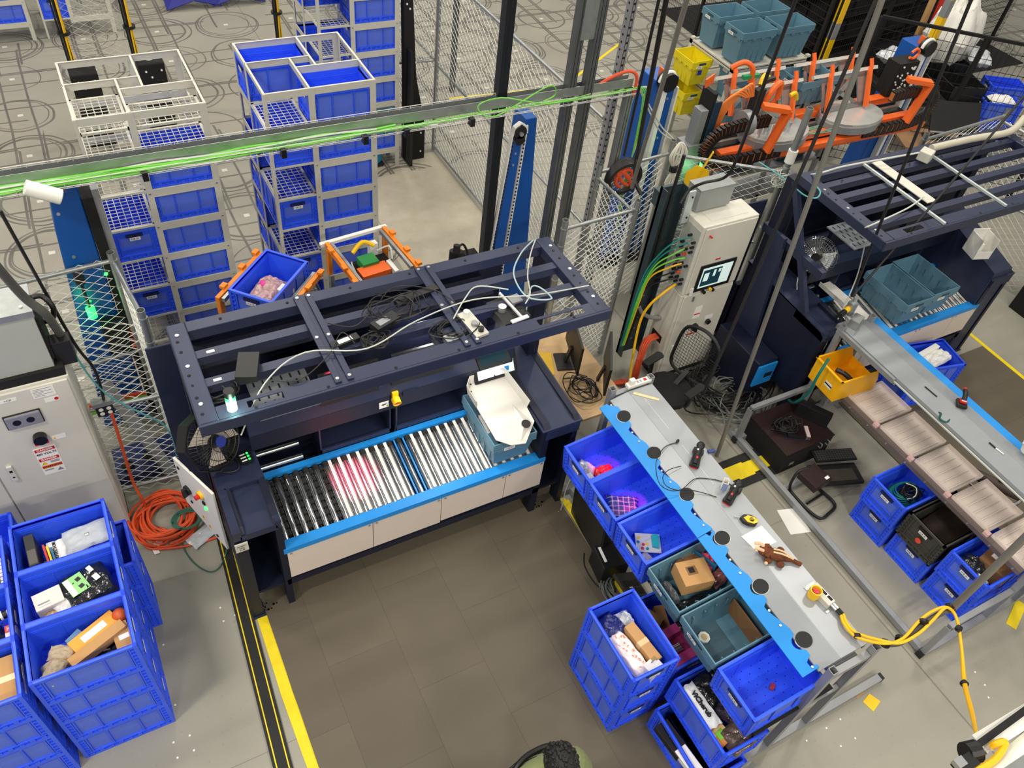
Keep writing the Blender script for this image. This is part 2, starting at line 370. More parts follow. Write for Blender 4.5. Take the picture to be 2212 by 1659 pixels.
def mat_material():
    M = mat('anti_fatigue_mat', (104, 97, 86), .62, var=0); nt = M.node_tree; N = nt.nodes; L = nt.links; b = N['Principled BSDF']
    tc = N.new('ShaderNodeTexCoord')
    mp = N.new('ShaderNodeMapping'); mp.inputs['Rotation'].default_value = (0, 0, PI / 2); L.new(tc.outputs['Object'], mp.inputs[0])
    br = N.new('ShaderNodeTexBrick'); L.new(mp.outputs[0], br.inputs['Vector'])
    br.inputs['Scale'].default_value = 1; br.inputs['Brick Width'].default_value = .92; br.inputs['Row Height'].default_value = .56
    br.inputs['Mortar Size'].default_value = .0018; br.inputs['Mortar Smooth'].default_value = .2
    br.inputs['Color1'].default_value = (*sr((92, 84, 70)), 1); br.inputs['Color2'].default_value = (*sr((84, 76, 64)), 1); br.inputs['Mortar'].default_value = (*sr((56, 50, 44)), 1)
    nz = N.new('ShaderNodeTexNoise'); nz.inputs['Scale'].default_value = 2.2; nz.inputs['Detail'].default_value = 5; L.new(tc.outputs['Object'], nz.inputs[0])
    L.new(mixc(nt, mathn(nt, 'MULTIPLY', nz.outputs['Fac'], .5), br.outputs['Color'], sr((106, 97, 80))), b.inputs['Base Color'])
    wv = N.new('ShaderNodeTexWave'); wv.bands_direction = 'Y'; wv.inputs['Scale'].default_value = 42; wv.inputs['Distortion'].default_value = 1.5; L.new(tc.outputs['Object'], wv.inputs[0])
    bp = N.new('ShaderNodeBump'); bp.inputs['Strength'].default_value = .12; bp.inputs['Distance'].default_value = .003; L.new(wv.outputs['Fac'], bp.inputs['Height']); L.new(bp.outputs['Normal'], b.inputs['Normal'])
    return M
FLOORM = floor_material(); MATM = mat_material()
o = MB().box(-14, -6, -.1, 26, 34, 0).build('floor', FLOORM); o['kind'] = 'structure'
o = MB().box(.26, -2.6, 0, 3.0, 4.0, .012).build('floor_mat', MATM); tag(o, 'large dark brown-grey anti-fatigue mat in front of the roller workstation', 'floor mat')
o = MB().box(6.5, -1.5, 0, 8.9, 3.3, .012).build('floor_mat', MATM); tag(o, 'dark ribbed floor mat at the right edge behind the far bench', 'floor mat')
def strip(name, pts, w, M, z0=.0005, h=.0025):
    mb = MB()
    for a, b in zip(pts[:-1], pts[1:]): mb.bar((a[0], a[1], z0 + h / 2), (b[0], b[1], z0 + h / 2), w, h)
    return mb.build(name, M)
tag(strip('floor_tape', [(.225, 3.42), (.215, 2.7), (.225, 2.2), (.25, 1.6), (.27, 0)], .085, YTAPE), 'long yellow floor tape along the left edge of the brown mat', 'floor tape')
tag(strip('floor_tape', [(3.06, 3.42), (3.05, 2.5), (3.07, -.4)], .07, YTAPE), 'yellow floor tape on the right of the brown mat beside the crate bench', 'floor tape')
tag(strip('floor_tape', [(8.95, 3.9), (8.93, 1.2)], .05, YTAPE), 'thin yellow floor tape at the right edge beyond the far bench', 'floor tape')
tag(strip('floor_tape', [(5.2, 10.7), (7.2, 10.55), (9.4, 11.9)], .05, YTAPE), 'distant yellow tape line on the open floor behind the tall struts', 'floor tape')
# floor cable cover, black with two yellow lines
a, b = P(485, 1160), P(607, 1640); c_ = b + (b - a) * .25
root = thing('cable_cover', 'black rubber floor cable cover with two thin yellow stripes', 'cable cover', (0, 0, 0))
root.location = (a.x, a.y, 0)
def rel(p, o=a): return (p.x - o.x, p.y - o.y, 0)
MB().bar((0, 0, .008), (c_.x - a.x, c_.y - a.y, .008), .13, .016).build('strip', RUB, root)
for dx in (-.04, .04): MB().bar((dx, 0, .017), (c_.x - a.x + dx, c_.y - a.y, .017), .009, .003).build('yellow_line', YTAPE, root)
a, b = P(1590, 1062), P(1690, 1022)
root = thing('cable_ramp', 'short black cable ramp with a wide yellow centre between the two benches', 'cable ramp', (4.88, 2.98, 0), 0)
MB().box(-.36, -.17, 0, .34, .17, .014).build('base', RUB, root)
MB().prism([(-.36, -.07), (-.1, -.07), (-.1, -.09), (.1, -.09), (.1, -.07), (.34, -.07), (.34, .07), (.05, .07), (.05, .085), (-.2, .085), (-.2, .07), (-.36, .07)], .014, .019).build('yellow_cover', YTAPE, root)
# small loose papers on the floor
o = MB().add([P(1678, 1102, .002), P(1722, 1097, .003), P(1752, 1149, .002), P(1708, 1155, .002)], [(0, 1, 2, 3)]).build('paper_sheet', PAPER); tag(o, 'blank white sheet of paper lying on the floor between the benches', 'paper')
o = MB().add([P(1878, 1498, .003), P(1902, 1515, .002), P(1887, 1537, .002), P(1864, 1516, .002)], [(0, 1, 2, 3)]).build('paper_card', YEL); tag(o, 'small orange-yellow card on the floor at the end of the near bench', 'paper')
o = MB().add([P(1848, 1506, .002), P(1866, 1493, .002), P(1869, 1496, .003), P(1852, 1509, .002)], [(0, 1, 2, 3)]).build('card_strip', CARD); tag(o, 'thin orange card strip on the floor beside the orange-yellow card', 'paper')
mb = MB()
for u, v in ((476, 1313), (483, 1342), (353, 1393), (378.5, 1523), (410, 1589), (375, 1604), (419, 1621), (383.5, 1637), (531, 1409), (508, 1329), (323, 1274), (1785, 1573), (1847, 1595), (1742, 1600), (1816, 1612), (1815, 1554), (2106, 1452), (2127, 1480), (2135, 1507), (575, 1465), (641, 1458), (694, 1464)):
    q = P(u, v); mb.cyl((q.x, q.y, 0), (q.x, q.y, .004), .008, 6)
tag(mb.build('floor_debris', PAPER), 'scattered pale crumbs of debris on the concrete', 'debris', kind='stuff')

# ---------------------------------------------------------------- crates
def crate_proto(Mbody, Mslot, L=.6, W=.4, H=.31, name='storage_crate', Mpan=None):
    mb = MB(); l, w, t, i = L / 2, W / 2, .008, .014
    lo, wo = l - i, w - i
    mb.box(-lo, -wo, 0, lo, wo, .012)
    for s in (-1, 1):
        mb.box(-lo, s * wo, .0, lo, s * (wo - t), H); mb.box(s * lo, -wo, 0, s * (lo - t), wo, H)
        # rim
        mb.box(-l, s * w, H - .022, l, s * (wo - t), H); mb.box(s * l, -w, H - .022, s * (lo - t), w, H)
        # lower hinge band
        mb.box(-l, s * w, .0, l, s * wo, .014); mb.box(s * l, -w, .0, s * lo, w, .014)
        mb.box(-l, s * (w - .002), .045, l, s * wo, .054); mb.box(s * (l - .002), -w, .045, s * lo, w, .054)
        for k in range(9):
            x = -l + .05 + k * (L - .1) / 8; mb.box(x - .014, s * (w - .001), .014, x + .014, s * wo, .045 if k % 2 else .032)
        for k in range(5):
            y = -w + .05 + k * (W - .1) / 4; mb.box(s * (l - .001), y - .014, .014, s * lo, y + .014, .045 if k % 2 else .03)
        # panel frames, long side: three panels
        for x in (-.235, -.1, .1, .235): mb.box(x * L / .6 - .005, s * (w - .003), .054, x * L / .6 + .005, s * wo, H - .022)
        mb.box(-.235 * L / .6, s * (w - .004), H - .04, .235 * L / .6, s * wo, H - .034)
        # short side frame
        for y in (-.135, .135): mb.box(s * (l - .003), y - .005, .054, s * lo, y + .005, H - .022)
        mb.box(s * (l - .003), -.135, .115, s * lo, .135, .123)
        mb.box(s * (l - .002), -.07, H - .07, s * (lo - .001), .07, H - .04, 1)
        for e in (-1, 1):
            for k in range(5):
                z = .07 + k * .044
                mb.box(e * (l - .052), s * (w - .002), z, e * l, s * wo, z + .009); mb.box(s * (l - .002), e * (w - .045), z, s * lo, e * w, z + .009)
            mb.box(e * l, s * w, 0, e * (lo - .01), s * (wo - .01), H)
            mb.box(e * (l - .056), s * (w - .003), .054, e * (l - .048), s * wo, H - .022)
        # inside ribs
        mb.box(-lo + t, s * (wo - t), H - .055, lo - t, s * (wo - t - .004), H - .05)
        mb.box(-lo + t, s * (wo - t), H - .072, lo - t, s * (wo - t - .004), H - .067)
        for x in (-.1, .1): mb.box(x - .004, s * (wo - t), .012, x + .004, s * (wo - t - .003), H - .09)
    mb.box(-lo, -.003, .012, lo, .003, .014)
    if Mpan:
        for s in (-1, 1):
            for a_, b_ in ((-.228, -.107), (-.093, .093), (.107, .228)): mb.box(a_ * L / .6, s * (wo + .0012), .058, b_ * L / .6, s * (wo - .001), H - .044, 2)
            mb.box(s * (lo + .0012), -.127, .127, s * (lo - .001), .127, H - .075, 2)
    o = mb.build(name, [Mbody, Mslot] + ([Mpan] if Mpan else []))
    for s in (-1, 1):
        lb = MB().box(-.0008, -.045, -.016, .0008, .045, .016).build('barcode_label', BAR, o); lb.location = (s * (l + .0005), 0, H - .087)
    return o
def tub_proto(Mbody, Mslot, L=.6, W=.4, H=.34, name='storage_crate'):
    """nesting crate: tapered walls, heavy castellated rim"""
    mb = MB(); l, w = L / 2, W / 2; t = .007
    def ring(z, ix): return [(-l + ix, -w + ix, z), (l - ix, -w + ix, z), (l - ix, w - ix, z), (-l + ix, w - ix, z)]
    lev = [(.0, .05), (.0, .05), (H - .09, .018), (H - .09, .002), (H, .002), (H, .012), (H - .085, .024), (.012, .06), (.012, .06)]
    vs = [(0, 0, 0)]; vs = []
    for z, ix in lev: vs += ring(z, ix)
    fs = []
    for k in range(len(lev) - 1):
        for q in range(4): fs.append((k * 4 + q, k * 4 + (q + 1) % 4, (k + 1) * 4 + (q + 1) % 4, (k + 1) * 4 + q))
    n = len(lev); fs += [(0, 1, 2, 3), (4 * n - 1, 4 * n - 2, 4 * n - 3, 4 * n - 4)]
    mb.add(vs, fs)
    for s in (-1, 1):
        for z in (H - .028, H - .056, H - .088):
            mb.box(-l, s * w, z, l, s * (w - .004), z + .007); mb.box(s * l, -w, z, s * (l - .004), w, z + .007)
        for x in (-.24, -.08, .08, .24): mb.box(x * L / .6 - .03, s * (w - .001), H - .112, x * L / .6 + .03, s * (w - .02), H - .088)
        for y in (-.13, 0, .13): mb.box(s * (l - .001), y - .03, H - .112, s * (l - .02), y + .03, H - .088)
        for x in (-.2, -.1, 0, .1, .2): mb.cbox((x, s * (w - .034), .13), (.008, .012, .24))
        mb.box(s * (l + .0005), -.06, H - .062, s * (l - .003), .06, H - .03, 1)
        mb.box(s * (l - .0125), -.06, H - .062, s * (l - .011), .06, H - .03, 1)
    o = mb.build(name, [Mbody, Mslot])
    lb = MB().box(-.0008, -.05, -.018, .0008, .05, .018).build('barcode_label', BAR, o); lb.location = (-l - .0012, .05, H - .085)
    lb = MB().box(-.0008, -.05, -.018, .0008, .05, .018).build('barcode_label', BAR, o); lb.location = (l + .0012, -.05, H - .085)
    return o
PROTO = {}
def crate(x, y, z, rz, label, kind='blue', group=None, tilt=0):
    if kind not in PROTO:
        o = {'blue': lambda: crate_proto(BLUE, BLUED, Mpan=BLUEP), 'black': lambda: crate_proto(BLKC, BLKM),
             'grey': lambda: tub_proto(GREYB, GREYD, H=.31), 'tall': lambda: tub_proto(GREYB, GREYD, H=.45), 'yellow': lambda: tub_proto(YELC, GREYD, L=.45, W=.36, H=.36)}[kind]()
        PROTO[kind] = o
    else: o = dup(PROTO[kind])
    o.location = (x, y, z)
    o.rotation_euler = (0, tilt, rz) if abs(rz) < 1e-6 else (0, 0, rz)
    if 'group' in o: del o['group']
    tag(o, label, 'crate', group)
    return o

# contents --------------------------------------------------------
def carton(name, c, d, rz, M, label, cat='box', tape=True, rot=None, group=None):
    o = MB().box(-d[0] / 2, -d[1] / 2, 0, d[0] / 2, d[1] / 2, d[2]).build(name, M, bevel=.002)
    if tape: MB().box(-d[0] / 2 - .0005, -.02, d[2] * .6, d[0] / 2 + .0005, .02, d[2] + .0008).build('tape', TAPEC, o)
    o.location = c; o.rotation_euler = rot or (0, 0, rz); return tag(o, label, cat, group)
def bag(name, c, d, rz, M, label, cat='bag', seed=1, rot=None, flat=.5, nx=14):
    """crumpled pillow: a closed soft body"""
    rnd = random.Random(seed); vs = []; fs = []; n = nx
    ph = [rnd.uniform(0, 6) for _ in range(6)]
    for side in (1, -1):
        for j in range(n + 1):
            for i in range(n + 1):
                u, v = i / n * 2 - 1, j / n * 2 - 1
                e = (max(0, 1 - abs(u) ** 3.0) * max(0, 1 - abs(v) ** 3.0)) ** flat
                wv = .13 * (math.sin(7 * u + ph[0] + 3 * v) + math.sin(9 * v + ph[1] - 4 * u) + math.sin(13 * (u + v) + ph[2]))
                z = side * (e * (1 + wv)) * d[2] / 2
                k = 1 + .03 * math.sin(5 * v + ph[3]); k2 = 1 + .03 * math.sin(6 * u + ph[4])
                vs.append((u * d[0] / 2 * k, v * d[1] / 2 * k2, z + d[2] / 2 * .9))
    m_ = (n + 1)
    for s_ in (0, 1):
        o_ = s_ * m_ * m_
        for j in range(n):
            for i in range(n):
                q = (o_ + j * m_ + i, o_ + j * m_ + i + 1, o_ + (j + 1) * m_ + i + 1, o_ + (j + 1) * m_ + i)
                fs.append(q if s_ == 0 else q[::-1])
    mb = MB(); mb.add(vs, fs); o = mb.build(name, M, smooth=True, loc=c, rot=rot or (0, 0, rz))
    return tag(o, label, cat)
def label_on(o, x, y, z, w=.05, h=.03, M=None, rz=0, name='label'):
    q = MB().box(-w / 2, -h / 2, 0, w / 2, h / 2, .001).build(name, M or PAPER, o); q.location = (x, y, z); q.rotation_euler = (0, 0, rz); return q

H = .305
rows = {'A': (3.04, 'front'), 'B': (3.44, 'middle'), 'C': (3.84, 'back')}
tier = ['bottom', 'second', 'third', 'top']
for rname, (yy, rw) in rows.items():
    for k in range(4):
        dx = .075 if rname == 'C' and k < 3 else 0
        crate(-.86 + dx, yy, k * H, 0, f'blue crate, {tier[k]} of the {rw} stack of the block beside the grey cabinet, right column' if k < 3 else
              {'A': 'open blue crate with an orange ball and long cardboard box, front of the floor block', 'B': 'open blue crate holding a white box and a black bagged garment', 'C': 'open blue crate holding white mailers and a black box, nearest the grey cabinet'}[rname], group='crates stacked beside the grey cabinet')
for rname, (yy, rw) in rows.items():
    for k in range(4):
        crate(-1.50, yy - .05, k * H, 0, f'blue crate, {tier[k]} of the {rw} stack at the left edge of the picture', group='crates stacked beside the grey cabinet')
crate(-1.5, 4.22, 2 * H, 0, 'blue crate standing at the left edge against the grey cabinet, behind the crate block', group='crates stacked beside the grey cabinet')
crate(-1.5, 4.22, H, 0, 'blue crate under another at the left edge against the grey cabinet', group='crates stacked beside the grey cabinet')
crate(-1.5, 4.22, 0, 0, 'lowest blue crate at the left edge against the grey cabinet', group='crates stacked beside the grey cabinet')
z0 = 3 * H
# contents of the left block, nearest crate
bx = carton('cardboard_box', (-.78, 3.0, z0 + .17), (.36, .07, .07), .42, CARD, 'long slim cardboard box lying across the front left crate', tape=False)
carton('padded_envelope', (-.79, 3.1, z0 + .16), (.30, .11, .05), .45, mat('orange_envelope', (232, 160, 60), .6), 'orange padded envelope under the long slim box', 'envelope', tape=False)
label_on(bpy.data.objects['padded_envelope'], 0, 0, .051, .16, .05)
o = MB().ball((0, 0, 0), .05, 10).build('toy_ball', mat('orange_brown_ball', (196, 86, 34), .5), smooth=True, loc=(-.63, 3.16, z0 + .19)); tag(o, 'orange-brown toy ball in the corner of the front left crate', 'ball')
for k, (x, y, r) in enumerate(((-1.04, 3.0, .3), (-.99, 3.06, -.4), (-1.05, 2.94, .9))):
    bag('crumpled_paper', (x, y, z0 + .11 + .02 * k), (.16, .1, .07), r, mat('kraft_wrapping', (176, 160, 136), .8), ('crumpled tan wrapping at the left of the front crate', 'crumpled tan wrapping against the back wall of the front crate', 'crumpled tan wrapping lowest in the front crate')[k], 'wrapping', seed=k)
o = carton('cardboard_box', (-.64, 3.0, z0 + .05), (.1, .2, .16), .1, CARD, 'upright kraft box with two barcode labels in the front crate corner', tape=False)
label_on(o, 0, .05, .161, .06, .035, BAR); label_on(o, .01, -.01, .161, .06, .035, PAPER)
bag('plastic_bag', (-.76, 2.98, z0 + .05), (.30, .12, .08), .15, POLYD, 'black plastic bag along the front wall of the front crate', seed=9)
bag('plastic_bag', (-.82, 3.03, z0 + .03), (.4, .2, .09), .1, POLY, 'clear crinkled plastic bag under the long box in the front crate', seed=4)
o = carton('handheld_device', (-1.08, 2.92, z0 + .15), (.09, .07, .02), .1, WHITE, 'white framed device with a black screen in the near corner of the front crate', 'device', tape=False)
label_on(o, 0, 0, .021, .075, .055, BLACK, name='screen')
carton('blue_package', (-.9, 3.12, z0 + .15), (.1, .08, .03), .6, mat('muted_blue_wrap', (96, 132, 172), .6), 'small dull-blue packet behind the long box', 'packet', tape=False)
# middle crate
o = carton('white_box', (-1.01, 3.45, z0 + .06), (.17, .13, .16), .15, mat('offwhite_card', (222, 214, 206), .7), 'off-white box with a barcode in the middle crate', tape=False); label_on(o, -.03, -.03, .161, .07, .03, BAR)
o = bag('bagged_garment', (-.78, 3.46, z0 + .13), (.30, .28, .10), .25, POLYD, 'black garment in a glossy bag in the middle crate', seed=12, flat=.3)
q = label_on(o, -.05, .02, .105, .12, .15, mat('green_insert_card', (146, 206, 132), .6), .1, 'insert_card'); label_on(q, -.04, 0, .001, .035, .14, PAPER, 0, 'white_strip')
label_on(q, .025, .03, .0012, .03, .03, BLACK, .2, 'picture'); label_on(q, .02, -.03, .0012, .03, .03, BLACK, .2, 'picture')
label_on(o, .06, .08, .106, .03, .05, PAPER, .2); label_on(o, .07, .0, .106, .035, .05, PAPER, .2)
bag('plastic_bag', (-.98, 3.33, z0 + .10), (.16, .12, .09), .2, mat('bagged_tan_item', (190, 160, 116), .3, bump=.5, bscale=30), 'bag around a tan item at the near wall of the middle crate', seed=3)
bag('plastic_bag', (-.92, 3.38, z0 + .17), (.12, .1, .03), .7, mat('white_polybag', (224, 224, 222), .3, bump=.4, bscale=30), 'small white bag leaning on the white box', seed=6)
# back crate
o = bag('mailer_bag', (-.72, 3.86, z0 + .17), (.30, .20, .04), .08, mat('silver_mailer', (176, 182, 190), .4, bump=.3, bscale=30), 'silvery grey mailer lying on top in the back crate', 'mailer', seed=5, flat=.3)
label_on(o, 0, 0, .042, .02, .03, BAR)
o = bag('mailer_bag', (-.86, 3.83, z0 + .11), (.24, .24, .05), .06, mat('white_mailer', (232, 232, 232), .4), 'white mailer printed PROTECTOR in the back crate', 'mailer', seed=8, flat=.25)
text_mesh('PROTECTOR', .03, TXTK, o, (-.07, 0, .056), (0, 0, PI / 2), ext=.003)
bag('mailer_bag', (-.90, 3.76, z0 + .06), (.22, .2, .06), .2, mat('white_mailer', (232, 232, 232), .4), 'white mailer with a red corner lowest in the back crate', 'mailer', seed=18)
carton('black_box', (-1.06, 3.85, z0 + .04), (.06, .26, .2), .05, mat('black_card', (40, 40, 40), .5), 'tall black box standing in the back crate', tape=False)
label_on(bpy.data.objects['black_box'], 0, -.06, .2, .05, .12, mat('grey_card', (88, 86, 82), .6), 0, 'lid')
for k, (cc, lb) in enumerate((((196, 60, 50), 'red'), ((236, 200, 60), 'yellow'), ((40, 110, 150), 'teal'))):
    carton('booklet', (-.985 + .022 * k, 3.80 - .02 * k, z0 + .05), (.014, .2, .14), .12, mat(lb + '_print', cc, .5), f'thin {lb} package standing between the black box and the mailers', 'package', tape=False)
# left column contents
o = carton('cardboard_box', (-1.36, 2.98, z0 + .02), (.24, .3, .22), 0, CARD, 'large taped cardboard box in the crate at the lower left edge')
bag('bubble_sleeve', (-1.25, 2.96, z0 + .10), (.08, .3, .12), 0, POLY, 'clear bag down the side of the large cardboard box', seed=21)
o = carton('product_box', (-1.24, 3.28, z0 + .06), (.06, .14, .16), 0, mat('white_red_print', (236, 232, 230), .5), 'white and red product box in the left-edge middle crate', tape=False)
q = label_on(o, 0, .045, .161, .058, .05, RED, 0, 'red_band'); text_mesh('hc', .04, TXTW, q, (0, 0, .0015), (0, 0, 0))
bag('plastic_bag', (-1.38, 3.32, z0 + .05), (.2, .2, .12), .3, POLYD, 'navy bag with a tan parcel in the left-edge middle crate', seed=31)
tb = thing('bottle', 'clear and white striped bottle lying in the left-edge middle crate', 'bottle', (-1.33, 3.46, z0 + .16))
MB().cyl((-.1, 0, 0), (.07, .02, 0), .028, 12).build('body', BLACK, tb); MB().cyl((.03, .015, 0), (.045, .017, 0), .03, 12).build('band', WHITE, tb); MB().cyl((.07, .02, 0), (.11, .025, 0), .022, 12).build('cap', WHITE, tb)
o = carton('keyboard', (-1.28, 3.78, z0 + .12), (.12, .34, .02), 0, BLACK, 'black keyboard with white keys in the left-edge back crate', 'keyboard', tape=False)
mb = MB()
for i in range(4):
    for j in range(10): mb.box(-.05 + i * .026, -.15 + j * .031, .02, -.03 + i * .026, -.125 + j * .031, .026)
mb.build('keys', WHITE, o)
# stack right of the mat
for k in range(3):
    crate(2.48, 1.695, k * H, PI / 2, ('lowest blue crate of the three-high stack beside the near bench', 'middle blue crate of the three-high stack beside the near bench', 'top blue crate of the three-high stack, full of bags and boxes')[k], group='three-high stack of crates on the mat')
z0 = 2 * H
carton('cardboard_box', (2.55, 1.64, z0 + .05), (.085, .32, .17), .12, CARD, 'tall plain cardboard box in the top crate of the three-high stack')
o = bag('soft_parcel', (2.42, 1.62, z0 + .13), (.14, .36, .1), .12, mat('red_white_print', (240, 226, 222), .4, bump=.3, bscale=24), 'white soft parcel with small red marks in the stack crate', 'parcel', seed=41)
mb = MB(); rnd = random.Random(3)
for k in range(22):
    x, y = rnd.uniform(-.04, .04), rnd.uniform(-.14, .14); mb.cbox((x, y, .108 - 12 * x * x), (.014, .008, .003), rnd.uniform(0, 3))
mb.build('red_marks', mat('salmon_print', (236, 130, 112), .6), o)
o = carton('white_box', (2.52, 1.46, z0 + .1), (.12, .1, .12), .25, mat('bagged_white_box', (228, 226, 224), .25), 'white box in a clear bag at the near end of the stack crate', tape=False); label_on(o, .02, .02, .1205, .04, .02, BAR)
bag('plastic_bag', (2.42, 1.85, z0 + .09), (.2, .2, .12), .3, mat('navy_white_bag', (40, 48, 110), .15, bump=1, bscale=30, var=.5, vscale=30), 'navy and white item in a clear bag at the far end of the stack crate', seed=44)
bag('plastic_bag', (2.56, 1.86, z0 + .08), (.12, .16, .1), 0, POLY, 'clear bag over a pale blue item at the far end of the stack crate', seed=45)
bag('plastic_bag', (2.42, 1.46, z0 + .06), (.12, .12, .07), 0, mat('violet_grey_bag', (96, 90, 140), .2, bump=.6, bscale=30), 'violet-grey bag under the soft parcel', seed=46)
# near floor crates
crate(2.78, 1.02, 0, PI / 2, 'blue crate on the floor partly under the crate with the lettered bag', group='crates on the floor before the near bench')
crate(2.90, 1.07, H, PI / 2, 'open blue crate full of bags with a white lettered bag on top', group='crates on the floor before the near bench')
for z in (0, 1): crate(2.93, 1.72, z * H, PI / 2, ('lower blue crate behind the three-high stack', 'open blue crate with a purple box and cartons behind the three-high stack')[z], group='crates on the floor before the near bench')
o = bag('lettered_bag', (2.78, 1.14, H + .24), (.13, .34, .05), .05, mat('white_frosted_bag', (226, 228, 232), .3), 'white bag printed ViCherub on the near floor crate', seed=51, flat=.3)
text_mesh('ViCherub', .052, TXTK, o, (.0, 0, .058), (0, 0, -PI / 2 - .0), bold=.0015, ext=.004)
carton('cardboard_box', (2.80, .95, H + .13), (.13, .2, .1), .2, mat('orange_card', (196, 124, 62), .7), 'orange-brown box with a green label in the lettered-bag crate'); label_on(bpy.data.objects['cardboard_box.004'] if 'cardboard_box.004' in bpy.data.objects else o, .0, -.03, .102, .07, .06, mat('green_print', (120, 180, 60), .5))
bag('plastic_bag', (2.92, 1.22, H + .16), (.2, .24, .12), .2, POLYD, 'black glossy bag at the far end of the lettered-bag crate', seed=52)
bag('plastic_bag', (2.97, 1.02, H + .16), (.16, .2, .12), .5, mat('dark_floral_bag', (52, 44, 60), .2, bump=.9, bscale=24, var=.5, vscale=50), 'dark bag with pink and teal specks in the lettered-bag crate', seed=53)
bag('plastic_bag', (2.92, .86, H + .15), (.24, .2, .12), .1, mat('brown_clear_bag', (92, 78, 74), .12, bump=1, bscale=20, var=.4, vscale=20), 'clear crinkled bag over brown and black items at the near end', seed=54)
carton('product_box', (2.60, 1.1, .2), (.12, .26, .06), .1, BLACK, 'black box showing in the lowest crate edge', tape=False)
carton('product_box', (2.62, .88, .22), (.1, .28, .05), .1, WHITE, 'white product box standing in the lowest crate edge', tape=False)
o = MB().box(-.17, -.14, 0, .17, .14, .03).box(-.17, -.14, .03, .17, -.07, .14).box(-.17, .07, .03, .17, .14, .14).box(-.17, -.07, .03, -.09, .07, .14).box(.09, -.07, .03, .17, .07, .14).build('purple_box', mat('magenta_card', (146, 42, 100), .6), loc=(2.89, 1.58, 2 * H - .11), rot=(0, 0, .05), bevel=.003)
tag(o, 'magenta display box with a square window behind the three-high stack', 'box'); label_on(o, 0, 0, .031, .1, .06, BAR)
carton('cardboard_box', (2.84, 1.86, H + .14), (.12, .18, .12), .5, CARDD, 'small brown carton behind the stack crate, left', tape=False)
carton('cardboard_box', (2.95, 1.84, H + .12), (.08, .2, .1), -.3, CARDD, 'small brown carton leaning behind the stack crate, right', tape=False)

